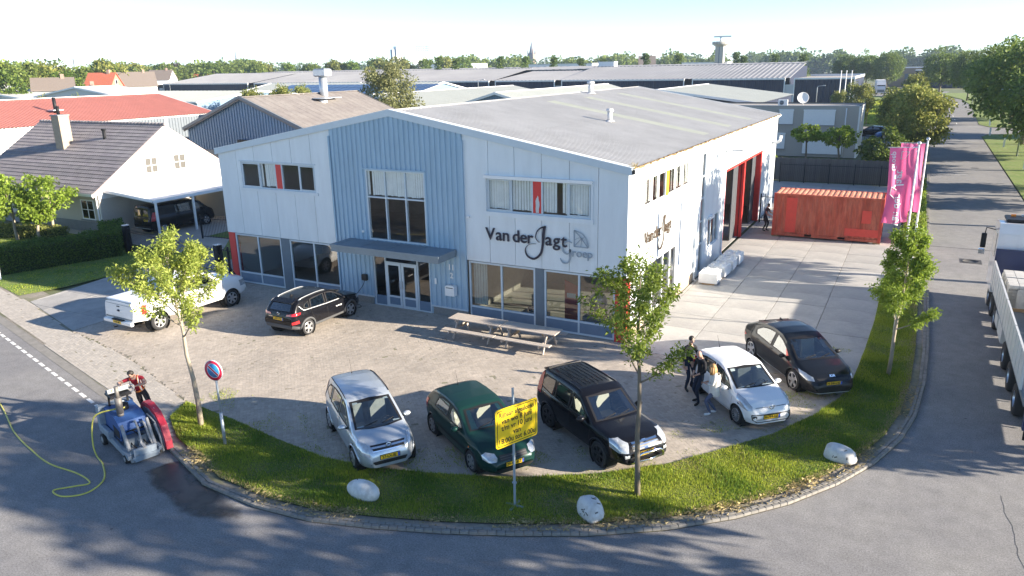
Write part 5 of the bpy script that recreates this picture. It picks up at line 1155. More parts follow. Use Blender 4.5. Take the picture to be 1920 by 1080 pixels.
def leaf_quads(P, D, size, g, aspect=.45, droop=.3):
    """one folded leaf (2 triangles sharing a midrib = a kite) at each point P along direction D"""
    n = len(P); D = D/np.maximum(1e-6, np.linalg.norm(D, axis=1, keepdims=True)); up = g.normal(0, 1, (n, 3)); S = np.cross(D, up); S /= np.maximum(1e-6, np.linalg.norm(S, axis=1, keepdims=True))
    L = size*(.6+.8*g.random(n))[:, None]; W = L*aspect; V = np.zeros((n, 4, 3), np.float32)
    V[:, 0] = P; V[:, 1] = P+D*L*.5+S*W*.5; V[:, 2] = P+D*L; V[:, 3] = P+D*L*.5-S*W*.5; V[:, 2, 2] -= (L*droop)[:, 0]*.5
    return V.reshape(-1, 3), np.arange(n*4).reshape(-1, 4)
def branchy(seed, h, trunk_h, spread, n_main, r0, lean=(0, 0), levels=2, up=.75):
    """young tree: tapered trunk, limbs, twigs. returns (MB of wood, list of twig points with directions)"""
    g = random.Random(seed); m = MB(); tips = []
    P = []; x = y = 0
    for k in range(8): P.append(Vector((lean[0]*(k/7)**1.3+g.uniform(-.03, .03)*(k > 0), lean[1]*(k/7)**1.3+g.uniform(-.03, .03)*(k > 0), h*.93*k/7)))
    m.tube(P, [r0*(1-.82*k/7) for k in range(8)], 8)
    def at(z):
        t = max(0, min(6.999, z/(h*.93)*7)); k = int(t); return P[k]+(P[k+1]-P[k])*(t-k)
    for i in range(n_main):
        t = (i+.5)/n_main; z = trunk_h+(h*.86-trunk_h)*t**.9; a = i*2.4+g.uniform(-.5, .5); L = spread*(1-.55*t)*g.uniform(.75, 1.15); b = at(z); el = up*g.uniform(.55, 1.2)
        d = Vector((math.cos(a), math.sin(a), el)).normalized(); Q = [b]
        for k in range(1, 6): d = (d+Vector((g.uniform(-.13, .13), g.uniform(-.13, .13), .10))).normalized(); Q.append(Q[-1]+d*L/5)
        rr = r0*.34*(1-.5*t); m.tube(Q, [rr*(1-.16*k) for k in range(6)], 5)
        for k in range(2, 6):
            for s in range(2 if k < 5 else 3):
                d2 = (Q[k]-Q[k-1]).normalized()+Vector((g.uniform(-.9, .9), g.uniform(-.9, .9), g.uniform(-.25, .7))); d2.normalize(); l2 = L*g.uniform(.16, .34); T = [Q[k], Q[k]+d2*l2*.5, Q[k]+d2*l2+Vector((0, 0, -.03))]
                m.tube(T, [rr*.3, rr*.2, .004], 4, caps=False)
                for q in range(5): tips.append((T[0]+(T[2]-T[0])*(.3+.7*q/4), d2))
    top = at(h*.93)
    for q in range(30): d2 = Vector((g.uniform(-.7, .7), g.uniform(-.7, .7), g.uniform(.1, 1))).normalized(); tips.append((top+d2*g.uniform(.05, .45), d2))
    return m, tips
def ash_tree(name, label, loc, seed, h, trunk_h, spread, n_main, r0, lean=(0, 0), leaf=LF_ASH, bark=M_barkl, per=7, size=.115, keepf=None):
    t = thing(name, label, 'tree', (loc[0], loc[1], .03), 0); m, tips = branchy(seed, h, trunk_h, spread, n_main, r0, lean); m.build('trunk', bark, t)
    g = np.random.default_rng(seed); P = []; D = []
    for (p, d) in tips:
        for k in range(per):
            o = Vector(g.normal(0, .075, 3)); P.append(p+o); D.append(Vector(d)*.5+Vector(g.normal(0, .8, 3))+Vector((0, 0, -.15)))
    V, F = leaf_quads(np.array([tuple(q) for q in P]), np.array([tuple(q) for q in D]), size, g, .36)
    link('crown', np_mesh('crown', V, F, leaf), t); return t
ash_tree('street_tree', 'young ash tree on the verge beside the no parking sign', (-9.14, -12.17), 5, 5.75, 2.75, 2.15, 15, .085, (-.45, .0), per=16, leaf=leaf_mat('leaf_ash_sun', (.17, .23, .035), (.36, .40, .09), .4))
ash_tree('street_tree', 'young ash tree on the verge in front of the black off-roader', (3.93, -9.97), 9, 6.2, 2.9, 1.75, 15, .08, (-.15, .1), bark=M_bark, leaf=leaf_mat('leaf_ash_b', (.10, .17, .02), (.26, .33, .05), .4), per=9)
ash_tree('street_tree', 'young ash tree in front of the flagpoles by the side road', (9.09, .88), 13, 5.1, 1.55, 1.35, 18, .07, (.2, .1), bark=M_barkl, leaf=LF_LIME, per=16)
def clump_crown(seed, rx, ry, rz, n_clump, per, size, shape='round'):
    """foliage of a larger tree: leaves gathered in clumps that lie near the crown's surface, leaving gaps"""
    g = np.random.default_rng(seed); C = []
    while len(C) < n_clump:
        p = g.normal(0, 1, 3); p /= np.linalg.norm(p); r = g.uniform(.45, 1.0)**.6
        if shape == 'cone': zz = g.uniform(-1, 1); f = (1-(zz+1)/2)**.75+.12; p = np.array([p[0]*f, p[1]*f, zz]); C.append(p)
        else:
            q = p*r
            if q[2] < -.75: continue
            lump = 1+.16*math.sin(3*math.atan2(p[1], p[0])+seed)*math.cos(2.3*p[2]+seed*.7); C.append(q*lump)
    C = np.array(C)*np.array([rx, ry, rz]); cr = (.16+.16*g.random(n_clump))*(rx+rz)/2
    O = g.normal(0, 1, (n_clump, per, 3)); O /= np.linalg.norm(O, axis=2, keepdims=True); rad = g.random((n_clump, per, 1))**.45
    P = (C[:, None]+O*rad*cr[:, None, None]*np.array([1.15, 1.15, .75])).reshape(-1, 3); D = (O+g.normal(0, .6, O.shape)).reshape(-1, 3)
    return leaf_quads(P, D, size, g, .7), C
def big_tree(name, label, loc, seed, h, trunk_h, rx, leaf, n_clump=60, per=70, size=.34, group=None, rz=None, ry=None, r0=.2, shape='round', cat='tree', bark=M_bark):
    t = thing(name, label, cat, (loc[0], loc[1], 0), 0, group); zc = (h+trunk_h)/2; rzz = rz or (h-trunk_h)/2
    (V, F), C = clump_crown(seed, rx, ry or rx, rzz, n_clump, per, size, shape); V = V+np.array([0, 0, zc], np.float32); link('crown', np_mesh('crown', V, F, leaf), t)
    g = random.Random(seed); m = MB(); m.tube([(0, 0, -.1), (g.uniform(-.1, .1), 0, trunk_h*.6), (g.uniform(-.2, .2), .1, trunk_h+.3), (0, 0, zc+rzz*.4)], [r0*1.25, r0, r0*.85, r0*.3], 8)
    for k in range(9):
        c = Vector(C[g.randrange(len(C))])+Vector((0, 0, zc)); s = Vector((0, 0, trunk_h+g.uniform(0, .5)*rzz)); m.tube([s, (s+c)/2+Vector((0, 0, .2)), c], [r0*.4, r0*.25, r0*.08], 5, caps=False)
    m.build('trunk', bark, t); return t
# ================================================================ signs, stones on the verge
M_post = pm('post_grey', (.34, .40, .46), rough=.5, var=.1, metal=.3)
t = thing('no_parking_sign', 'round blue and red no parking sign on grey post', 'sign', (-7.55, -12.67, .045), R(8))
MB().cyl((0, 0, 0), (0, 0, 1.0), .045, n=12).cyl((0, 0, 1.0), (0, 0, 2.6), .03, n=12).build('post', M_post, t)
def disc(r, y0, y1): return MB().lathe([(.001, y0), (r, y0), (r, y1), (.001, y1)], 32, 'y')
hd = disc(.31, -.055, -.035); hd.xf(Matrix.Translation((0, 0, 2.3))); hb = hd.build('sign_plate', M_white, t)
for r_, y_, mt in ((.295, -.060, pm('sign_red', (.62, .02, .06), rough=.35, var=.03)), (.215, -.063, M_white), (.20, -.066, pm('sign_blue', (.03, .25, .50), rough=.35, var=.03))):
    q = disc(r_, y_, y_+.002); q.xf(Matrix.Translation((0, 0, 2.3))); q.build('sign_ring', mt, hb)
for wd, y_, mt in ((.085, -.069, M_white), (.05, -.072, MATS['sign_red'])):
    q = MB().obox((0, y_, 0), (.20, 0, 0), (0, .001, 0), (0, 0, wd/2)); q.xf(Matrix.Translation((0, 0, 2.3)) @ Matrix.Rotation(R(38), 4, 'Y')); q.build('sign_bar', mt, hb)
t = thing('road_closure_sign', 'yellow temporary road closure sign on a thin galvanised pole', 'sign', (1.42, -11.75, .045), 0)
MB().box(-.022, .022, -.022, .022, 0, 3.12).build('pole', M_post, t); MB().box(-.24, .24, -.03, .03, -.01, .03).box(-.03, .03, -.24, .24, -.012, .025).build('foot', M_post, t); MB().box(-.05, .05, -.03, .03, .62, .66).build('clamp', M_post, t)
M_yel = pm('sign_yellow', (.86, .58, .01), rough=.4, var=.04)
def rrect(w, h, r, n=5):
    o = []
    for (cx, cy, a0) in ((w/2-r, h/2-r, 0), (-w/2+r, h/2-r, 90), (-w/2+r, -h/2+r, 180), (w/2-r, -h/2+r, 270)):
        for k in range(n+1): a = R(a0+90*k/n); o.append((cx+r*math.cos(a), cy+r*math.sin(a)))
    return o
# board turned a little to the right of the pole's axis
Ms = Matrix.Translation((.10, -.02, 2.25)) @ Matrix.Rotation(R(66), 4, 'Z')
q = MB().prism(rrect(1.24, .98, .07), 'y', -.012, .012); q.xf(Ms); sb = q.build('board', M_yel, t)
o_, i_ = rrect(1.17, .91, .06), rrect(1.135, .875, .05); q = MB(); n = len(o_)
for k in range(n): j = (k+1) % n; q.add([(o_[k][0], -.0135, o_[k][1]), (o_[j][0], -.0135, o_[j][1]), (i_[j][0], -.0135, i_[j][1]), (i_[k][0], -.0135, i_[k][1])], [(0, 1, 2, 3)])
q.xf(Ms); q.build('border_line', M_ink, sb)
for k, s_ in enumerate(('Rijbaan afgesloten', 'van wo 8 juni', 't/m vr 10 juni', 'van', '18.00u tot 6.00u')):
    sc_ = Matrix.Diagonal((.82 if k in (0,) else .9, 1, 1, 1)); text_obj('lettering', s_, .185 if k != 0 else .175, M_ink, sb, Ms @ Matrix.Translation((0, -.0135, .335-.168*k)) @ Matrix.Rotation(R(90), 4, 'X') @ sc_, .001, .004)
M_rock = pm('painted_stone', (.66, .66, .64), rough=.9, var=.12, scale=4, bump=.8, bscale=9, col2=(.50, .49, .46), mix_scale=3)
M_chip = pm('stone_chip', (.14, .135, .125), rough=.95)
def stone(loc, rz, L, W_, H_, label, seed):
    g = random.Random(seed); bm = bmesh.new(); bmesh.ops.create_icosphere(bm, subdivisions=3, radius=1)
    for v in bm.verts:
        p = v.co; s = 1+.05*math.sin(3*p.x+seed)+.05*math.sin(4*p.y+2*seed)+.03*math.sin(6*p.z+seed); e = 2.6; f = (abs(p.x)**e+abs(p.y)**e+abs(p.z)**e)**(-1/e); p *= f*s
        v.co = Vector((p.x*L/2, p.y*W_/2, max(p.z, -.5)*H_/1.5+H_*.33))
    for f in bm.faces: f.smooth = True
    me = bpy.data.meshes.new('painted_stone'); bm.to_mesh(me); bm.free(); me.materials.append(M_rock); o = link('painted_stone', me, None, label, 'stone', 'white painted stones on the verge', None, (loc[0], loc[1], .03), rz)
    bv = BVHTree.FromPolygons([v.co for v in me.vertices], [p.vertices[:] for p in me.polygons]); m = MB()
    for k in range(14 if seed == 2 else 6):
        d = Vector((g.uniform(-.4, .8), g.uniform(-1, .2), g.uniform(-.1, .8))).normalized(); h_ = bv.ray_cast(d*3, -d)
        if h_[0]: tn = h_[1].orthogonal().normalized(); b2 = h_[1].cross(tn); a = g.uniform(0, 6); u = tn*math.cos(a)+b2*math.sin(a); w_ = h_[1].cross(u); m.obox(h_[0], u*g.uniform(.02, .05), w_*g.uniform(.008, .018), h_[1]*.004)
    m.build('chipped_spots', M_chip, o, kind='stuff')
stone((-2.2, -13.05), R(-2), .95, .50, .42, 'white painted stone on the verge below the silver car', 1)
stone((3.22, -11.3), R(-40), .80, .50, .46, 'white painted stone with dark chips right of the yellow sign', 2)
stone((8.2, -5.9), R(-18), .85, .48, .40, 'white painted stone on the verge nearest the side road', 3)
# ================================================================ picnic tables
M_wood = pm('weathered_wood', (.47, .41, .35), rough=.9, var=.25, scale=6, bump=.3, bscale=30, stretch=(1, 8, 8)); M_woodw = pm('warm_wood', (.42, .27, .14), rough=.85, var=.25, scale=6, stretch=(1, 8, 8))
def picnic(x, y, label):
    t = thing('picnic_table', label, 'picnic table', (x, y, .02), R(0), 'wooden picnic tables by the showroom window'); L = 2.32
    for k in range(5): MB().box(-L/2, L/2, -.37+k*.15, -.37+k*.15+.142, .71, .75, bev=.006).build('top_board', M_wood, t)
    for sy in (-1, 1):
        for k in range(2): y0 = sy*.74-.135+k*.137; MB().box(-L/2, L/2, y0, y0+.13, .41, .45, bev=.006).build('seat_board', M_wood, t)
    for sx in (-1, 1):
        xx = sx*.78
        for sy in (-1, 1): MB().bar((xx, sy*.22, .71), (xx, sy*.62, 0), .09, .05, up=(1, 0, 0)).build('leg', M_wood, t)
        MB().box(xx-.075, xx-.03, -.87, .87, .31, .41).build('seat_bearer', M_wood, t); MB().box(xx-.075, xx-.03, -.36, .36, .62, .71).build('top_bearer', M_wood, t)
        MB().bar((xx-sx*.05, 0, .36), (xx-sx*.45, 0, .70), .07, .05, up=(0, 1, 0)).build('brace', M_woodw, t)
picnic(-5.5, -1.78, 'weathered wooden picnic table nearer the entrance door'); picnic(-3.13, -1.8, 'weathered wooden picnic table nearer the red corner column')
# ================================================================ stacking blocks along the side wall
M_block = pm('block_concrete', (.72, .72, .71), rough=.9, var=.1, scale=4, bump=.3, bscale=30)
for i, (x, y, ry_) in enumerate(((.86, 9.75, 2), (.95, 11.15, -3), (1.0, 12.5, 2), (1.05, 13.85, 0))):
    t = thing('concrete_block', ('pale stacking block nearest the showroom end of the side wall', 'pale stacking block second from the showroom along the side wall', 'pale stacking block third from the showroom along the side wall', 'pale stacking block nearest the workshop doors')[i], 'concrete block', (x, y, .02), R(ry_), 'concrete stacking blocks by the side wall')
    MB().box(-.45, .45, -.55, .55, .08, .60, bev=.03).build('block', M_block, t)
    for (a, b) in ((-.2, -.27), (.2, -.27), (-.2, .27), (.2, .27)): MB().lathe([(.12, .60), (.10, .66), (.04, .69), (.001, .69)], 12, 'z', (a, b, 0)).build('stud', M_block, t)
    for b in (-.4, .4): MB().box(-.3, .3, b-.06, b+.06, 0, .08).build('timber', M_woodw, t)
# ================================================================ shipping container
M_cont = pm('container_red', (.44, .075, .04), rough=.75, var=.25, scale=2.2, bump=.15, bscale=30, col2=(.42, .04, .03), mix_scale=.35); M_cont2 = pm('container_rust', (.40, .085, .05), rough=.85, var=.35, scale=5, stretch=(1, 1, .3), col2=(.46, .13, .08), mix_scale=1.5); M_croof = pm('container_roof', (.50, .22, .14), rough=.85, var=.25, scale=3, col2=(.42, .13, .08), mix_scale=1)
M_contp = pm('container_patch', (.60, .06, .04), rough=.6, var=.12, scale=4)
t = thing('shipping_container', 'rusty red steel shipping container standing on the concrete yard', 'container', (1.72, 21.5, .02), R(.3)); L, Wc, Hc = 6.06, 2.44, 2.59; z0 = .08
for x in (0.2, L-.2):
    for y in (.2, Wc-.2): MB().box(x-.2, x+.2, y-.1, y+.1, 0, z0).build('timber', M_woodw, t)
for x in (0, L-.16):
    for y in (0, Wc-.16): MB().box(x, x+.16, y, y+.16, z0, z0+Hc).build('corner_post', M_cont, t)
for y in (0.01, Wc-.11): MB().box(.16, L-.16, y, y+.10, z0+Hc-.12, z0+Hc-.002).build('top_rail', M_cont2, t); MB().box(.16, 1.9, y, y+.1, z0+.02, z0+.18).box(2.3, 3.75, y, y+.1, z0+.02, z0+.18).box(4.15, L-.16, y, y+.1, z0+.02, z0+.18).box(1.9, 2.3, y+.03, y+.06, z0+.02, z0+.05).box(3.75, 4.15, y+.03, y+.06, z0+.02, z0+.05).build('bottom_rail', M_cont2, t)
for (yb, sg) in ((.045, 1), (Wc-.045, -1)):
    m = MB(); n = 21; p = (L-.32)/n
    for k in range(n):
        a = .16+k*p
        for (xa, ya, xb, yb2) in ((a, 0, a+p*.35, 0), (a+p*.35, 0, a+p*.5, .036), (a+p*.5, .036, a+p*.85, .036), (a+p*.85, .036, a+p, 0)): m.quad((xa, yb+sg*ya, z0+.18), (xb, yb+sg*yb2, z0+.18), (xb, yb+sg*yb2, z0+Hc-.12), (xa, yb+sg*ya, z0+Hc-.12), 0)
    m.build('side_wall', M_cont2, t)
m = MB(); n = 20; p = (L-.2)/n
for k in range(n):
    a = .1+k*p
    for (xa, za, xb, zb) in ((a, 0, a+p*.4, 0), (a+p*.4, 0, a+p*.5, -.03), (a+p*.5, -.03, a+p*.9, -.03), (a+p*.9, -.03, a+p, 0)): m.quad((xa, .11, z0+Hc+za), (xb, .11, z0+Hc+zb), (xb, Wc-.11, z0+Hc+zb), (xa, Wc-.11, z0+Hc+za))
m.build('roof', M_croof, t)
for x, o in ((.03, 1), (L-.03, -1)): MB().box(min(x, x+o*.04), max(x, x+o*.04), .16, Wc-.16, z0+.1, z0+Hc-.05).build('end_wall', M_cont, t)
for (a, b, z, h) in ((4.95, 5.45, 1.1, .75), (4.1, 5.9, .30, .45), (.75, 1.35, .25, 2.1)): MB().box(a, b, .032, .04, z0+z, z0+z+h).build('paint_patch', M_contp, t)
# ================================================================ flags
M_pink = pm('flag_pink', (.76, .17, .35), rough=.7, var=.06)
def flag_tex(): 
    m = M_pink; nt_ = m.node_tree; b = nt_.nodes['Principled BSDF']; b.inputs['Transmission Weight'].default_value = 0
    tr = nt_.nodes.new('ShaderNodeBsdfTranslucent'); tr.inputs[0].default_value = (.80, .14, .32, 1); ms = nt_.nodes.new('ShaderNodeMixShader'); ms.inputs[0].default_value = .4; nt_.links.new(b.outputs[0], ms.inputs[1]); nt_.links.new(tr.outputs[0], ms.inputs[2]); nt_.links.new(ms.outputs[0], nt_.nodes['Material Output'].inputs['Surface'])
flag_tex()
def flag(x, y, h, ang, label, fw=.88, fl=2.75, seed=1):
    t = thing('flagpole', label, 'flag', (x, y, .03), 0, 'flagpoles with pink banners by the side road'); MB().cyl((0, 0, 0), (0, 0, h), .05, .03, 10).build('pole', M_white, t); MB().ball((0, 0, h+.06), .07, 10, 6).build('finial', M_galv, t)
    d = Vector((math.cos(R(ang)), math.sin(R(ang)), 0)); nr = Vector((-d.y, d.x, 0)); MB().bar((0, 0, h-.1), d*(fw+.12)+Vector((0, 0, h-.10)), .02, .02).build('banner_arm', M_white, t)
    def S(u, v, off=0):
        k = .5+.5*v; w_ = .15*math.sin(u*6+v*4+seed)*k+.07*math.sin(u*11-v*5)*k; return d*(.06+u*fw*(1-.12*v*math.sin(3*v)))+nr*(w_+off)+Vector((0, 0, h-.12-v*fl-.10*u*v))
    nu, nv = 16, 30; V = [S(i/nu, j/nv) for j in range(nv+1) for i in range(nu+1)]; F = [(j*(nu+1)+i, j*(nu+1)+i+1, (j+1)*(nu+1)+i+1, (j+1)*(nu+1)+i) for j in range(nv) for i in range(nu)]
    m = MB(); m.add(V, F, 0, True); fb = m.build('banner', M_pink, t)
    def put(txt, u0, v0, size, mat=M_white):
        me = text_mesh(txt, size, 0, 'CENTER', .012*size, res=2)
        bm = bmesh.new(); bm.from_mesh(me); bmesh.ops.triangulate(bm, faces=bm.faces[:]); bmesh.ops.subdivide_edges(bm, edges=[e for e in bm.edges if e.calc_length() > .12], cuts=1)
        for q, side in ((.012, 1), (-.012, -1)): pass
        for v in bm.verts:
            uu = u0-v.co.y/fw; vv = v0-v.co.x/fl; v.co = S(uu, vv, .012)
        bm.to_mesh(me); bm.free()
        b2 = me.copy(); me.materials.clear(); me.materials.append(mat); link('banner_lettering', me, fb)
    put('Van der', .52, .82, .36); put('Jagt', .50, .40, .40); put('Groep', .80, .17, .26)
    for (uu0, vv0, uu1, vv1) in ((.62, .55, .85, .50), (.85, .50, .88, .60), (.88, .60, .68, .66)):
        MB().tube([S(uu0+(uu1-uu0)*k/4, vv0+(vv1-vv0)*k/4, .014) for k in range(5)], .016, 4).build('banner_swash', M_white, fb)
    em = [(.25, .05), (.52, .05), (.52, .15), (.38, .14), (.25, .05)]
    for a, b in zip(em, em[1:]): MB().tube([S(a[0]+(b[0]-a[0])*k/4, a[1]+(b[1]-a[1])*k/4, .014) for k in range(5)], .014, 4).build('banner_emblem', M_white, fb)
flag(9.1, 5.5, 7.3, 191, 'flagpole with pink banner nearer the young tree', seed=1); flag(9.4, 8.9, 7.15, 190, 'flagpole with pink banner farther along the side road', seed=4)
# ================================================================ yellow hose
hz = smooth_curve([(-20.5, -12.6, .012), (-16.2, -14.1, .012), (-14.0, -14.95, .012), (-12.3, -15.4, .012), (-11.1, -15.62, .012), (-9.9, -15.6, .012), (-9.15, -15.75, .012), (-9.35, -16.05, .012), (-9.65, -16.42, .012), (-9.15, -16.48, .012), (-8.75, -16.1, .012), (-8.95, -15.5, .012), (-9.7, -15.0, .012), (-10.35, -14.75, .03), (-10.5, -14.7, .35), (-10.5, -14.6, .95), (-10.35, -14.45, 1.2), (-10.0, -13.9, 1.22)], 8)
link('water_hose', MB().tube(hz, .022, 6).mesh('water_hose', pm('hose_yellow', (.62, .56, .10), rough=.5, var=.15)), None, 'yellow water hose lying across the road to the saw', 'hose')
# ================================================================ people
M_skin = pm('skin', (.50, .30, .22), rough=.6, var=.06); M_jkt = pm('jacket_black', (.014, .014, .017), rough=.85, var=.2, scale=20, spec=.25); M_jean = pm('jeans_navy', (.022, .030, .052), rough=.9, var=.2, scale=20, spec=.2); M_jeanb = pm('jeans_blue', (.09, .11, .18), rough=.9, var=.2, scale=20); M_shoe = pm('shoe_black', (.015, .015, .015), rough=.7, var=.1); M_shoew = pm('shoe_white', (.72, .74, .74), rough=.7, var=.06)
M_cream = pm('coat_cream', (.66, .64, .58), rough=.9, var=.1, scale=12); M_blond = pm('hair_blond', (.40, .23, .09), rough=.6, var=.2, scale=20); M_dhair = pm('hair_dark', (.02, .016, .013), rough=.6, var=.2); M_polo = pm('polo_red', (.40, .018, .035), rough=.9, var=.12, scale=15); M_work = pm('work_trousers', (.025, .020, .022), rough=.9, var=.2); M_vest = pm('vest_orange', (.85, .22, .04), rough=.7, var=.05); M_refl = pm('vest_reflective', (.80, .80, .74), rough=.4, var=.05); M_tee = pm('shirt_pale', (.62, .70, .78), rough=.9, var=.05); M_greyshirt = pm('shirt_grey', (.10, .085, .10), rough=.9, var=.1)
def ik(a, b, l1, l2, hint):
    d = b-a; L = min(d.length, (l1+l2)*.999); d.normalize(); x = (l1*l1-l2*l2+L*L)/(2*L); h = math.sqrt(max(l1*l1-x*x, 0)); p = hint-d*hint.dot(d); p = p.normalized() if p.length > 1e-4 else d.orthogonal().normalized(); return a+d*x+p*h, a+d*L
def person(label, loc, face, mats, pose, hair=None, height=1.0):
    """mats: dict torso, arm, forearm, leg, foot. pose in metres, x = forward, y = left, z = up"""
    t = thing('person', label, 'person', (loc[0], loc[1], loc[2] if len(loc) > 2 else .02), R(face)); V3 = Vector
    pel = V3(pose.get('pelvis', (0, 0, .93))); lean = V3(pose.get('lean', (.03, 0, 1))).normalized(); side = V3((0, 1, 0)); side = (side-lean*side.dot(lean)).normalized(); fwd = side.cross(lean)*1.0
    if fwd.x < 0: fwd = -fwd
    ch = pel+lean*.38; nk = pel+lean*.55; hd = nk+V3(pose.get('head', (.04, 0, .2)))
    pts = []; rad = []; edges = []; tag = []
    def P(p, r, tg, link_=None):
        pts.append(V3(p)); rad.append(r if hasattr(r, '__len__') else (r, r)); tag.append(tg)
        if link_ is not None: edges.append((link_, len(pts)-1))
        return len(pts)-1
    p0 = P(pel, (.155, .115), 'leg'); w_ = P(pel+lean*.14, (.145, .10), 'torso', p0); c_ = P(ch, (.165, .115), 'torso', w_); s_ = P(nk-lean*.06, (.12, .09), 'torso', c_); n_ = P(nk+lean*.03, .055, 'head', s_); hdir = (hd-nk).normalized()
    j_ = P(nk+hdir*.12+fwd*.015, (.070, .082), 'head', n_); P(nk+hdir*.21, (.078, .095), 'head', j_); P(nk+hdir*.285, (.05, .06), 'head', len(pts)-1); P(nk+hdir*.15+fwd*.105, .014, 'head', j_)
    for sg, sd in ((1, 'l'), (-1, 'r')):
        sh = nk-lean*.07+side*sg*.19; tgt = V3(pose['hand_'+sd]); el, hn = ik(sh, tgt, .29, .27, V3(pose.get('elbow_'+sd, (-.6, sg*.6, -.3))))
        a = P(sh, .068, 'arm', s_); a1 = P((sh+el)/2, .058, 'arm', a); b = P(el, .046, 'forearm', a1); b1 = P(el+(hn-el)*.6, .040, 'forearm', b); h0 = P(hn, .028, 'hand', b1); d = (hn-el).normalized(); pl = P(hn+d*.07, (.038, .02), 'hand', h0); nn = d.orthogonal().normalized(); cr = d.cross(nn)
        crl = V3(pose.get('curl', (.0, 0, -.4)))
        for k, (o, l) in enumerate(((-.027, .062), (-.009, .072), (.009, .068), (.027, .052))): f0 = P(hn+d*.085+nn*o, .009, 'hand', pl); P(hn+d*(.085+l*.55)+nn*o*1.2+crl*.02, .008, 'hand', f0); P(hn+d*(.085+l*.8)+nn*o*1.2+crl*.06, .007, 'hand', len(pts)-1)
        th = P(hn+d*.045+nn*.042, .011, 'hand', h0); P(hn+d*.085+nn*.058+crl*.02, .009, 'hand', th)
        hp = pel+side*sg*.095+V3((0, 0, -.06)); ft = V3(pose['foot_'+sd]); kn, an = ik(hp, ft+V3((0, 0, .09)), .43, .43, V3(pose.get('knee_'+sd, (1, sg*.1, 0))))
        a = P(hp, .098, 'leg', p0); a1 = P((hp+kn)/2, .082, 'leg', a); b = P(kn, .060, 'leg', a1); b1 = P((kn+an)/2, .056, 'leg', b); c = P(an, .042, 'leg', b1); fa = R(pose.get('toe_'+sd, sg*12)); td = V3((math.cos(fa), math.sin(fa), 0)); h = P(an+td*.03+V3((0, 0, -.045)), .045, 'foot', c); e = P(an+td*.13+V3((0, 0, -.058)), (.045, .032), 'foot', h); P(an+td*.20+V3((0, 0, -.064)), (.035, .024), 'foot', e)
    pts = [p*height for p in pts]; rad = [(a*height, b*height) for a, b in rad]
    me = bpy.data.meshes.new('skel'); me.from_pydata([tuple(p) for p in pts], edges, []); o = bpy.data.objects.new('skel', me); COL.objects.link(o); md = o.modifiers.new('skin', 'SKIN'); md.use_smooth_shade = True; md.branch_smoothing = .6
    if not me.skin_vertices: raise RuntimeError('no skin layer')
    for i, r_ in enumerate(rad): me.skin_vertices[0].data[i].radius = r_; me.skin_vertices[0].data[i].use_root = (i == 0)
    sb_ = o.modifiers.new('sub', 'SUBSURF'); sb_.levels = 1; sb_.render_levels = 1; dg = bpy.context.evaluated_depsgraph_get(); dg.update(); out = bpy.data.meshes.new_from_object(o.evaluated_get(dg)); bpy.data.objects.remove(o)
    keys = ['torso', 'arm', 'forearm', 'hand', 'head', 'leg', 'foot']; out.materials.clear()
    for k in keys: out.materials.append(mats.get(k, M_skin))
    A = np.array([pts[a] for a, b in edges]); B = np.array([pts[b] for a, b in edges]); tg = [tag[b] for a, b in edges]
    for f in out.polygons:
        c = np.array(f.center); tt = np.clip(((c-A)*(B-A)).sum(1)/np.maximum(1e-9, ((B-A)**2).sum(1)), 0, 1); dd = np.linalg.norm(c-(A+(B-A)*tt[:, None]), axis=1); f.material_index = keys.index(tg[int(dd.argmin())]); f.use_smooth = True
    link('body', out, t); q = (nk+hdir*.2)*height
    if hair:
        m = MB(); m.ball((0, 0, 0), .098, 12, 8, sc=(1.0, .92, .95)); M = Matrix.Translation(q-fwd*.045+hdir*.035) @ hdir.to_track_quat('Z', 'Y').to_matrix().to_4x4(); m.xf(M)
        if hair[1] == 'long':
            for k in range(9): a = R(70+k*27.5); b0 = q+Vector((math.cos(a)*.085*fwd.x, math.sin(a)*.085, .03)); m.tube([b0, b0+Vector((math.cos(a)*.03, math.sin(a)*.03, -.13)), b0+Vector((math.cos(a)*.02, math.sin(a)*.02, -.24))], [.045, .045, .02], 6)
        m.build('hair', hair[0], t)
    e = MB()
    for sg in (1, -1): e.ball(tuple(q+fwd*.088*height+side*sg*.032-hdir*.01), .011, 8, 5)
    e.build('eyes', M_ink, t, kind='stuff'); return t, nk*height, lean, side, fwd, pel*height
blk = dict(torso=M_jkt, arm=M_jkt, forearm=M_jkt, leg=M_jean, foot=M_shoe)
M_grin = M_skin
person('man in black hooded jacket and dark jeans, tallest of the three by the white car', (3.28, -3.02), -38, blk, dict(hand_l=(.12, .16, .92), hand_r=(.06, -.24, .86), foot_l=(-.02, .12, 0), foot_r=(.10, -.16, 0), head=(.06, .02, .2), elbow_l=(-.4, .8, 0), elbow_r=(-.5, -.8, 0)), (M_dhair, 'short'), 1.03)
person('bald man in black jacket standing between the other two', (3.90, -3.95), -128, blk, dict(hand_l=(.22, .10, 1.02), hand_r=(.22, -.06, 1.0), foot_l=(.12, .13, 0), foot_r=(-.05, -.12, 0), head=(.07, .0, .2), elbow_l=(-.5, .8, -.2), elbow_r=(-.5, -.8, -.2)), None, 1.0)
r_ = person('blond woman in cream jacket and blue jeans looking at her phone', (4.50, -4.60), -165, dict(torso=M_cream, arm=M_cream, forearm=M_cream, leg=M_jeanb, foot=M_shoew), dict(pelvis=(0, 0, .88), hand_l=(.30, .06, 1.08), hand_r=(.30, -.07, 1.06), foot_l=(.10, .1, 0), foot_r=(-.08, -.1, 0), head=(.09, .0, .17), elbow_l=(-.4, .5, -.7), elbow_r=(-.4, -.5, -.7)), (M_blond, 'long'), .95)
m = MB(); m.lathe([(.165, .64), (.175, .72), (.165, .9), (.15, 1.05), (.17, 1.2), (.15, 1.33)], 16, 'z'); m.build('jacket', M_cream, r_[0])
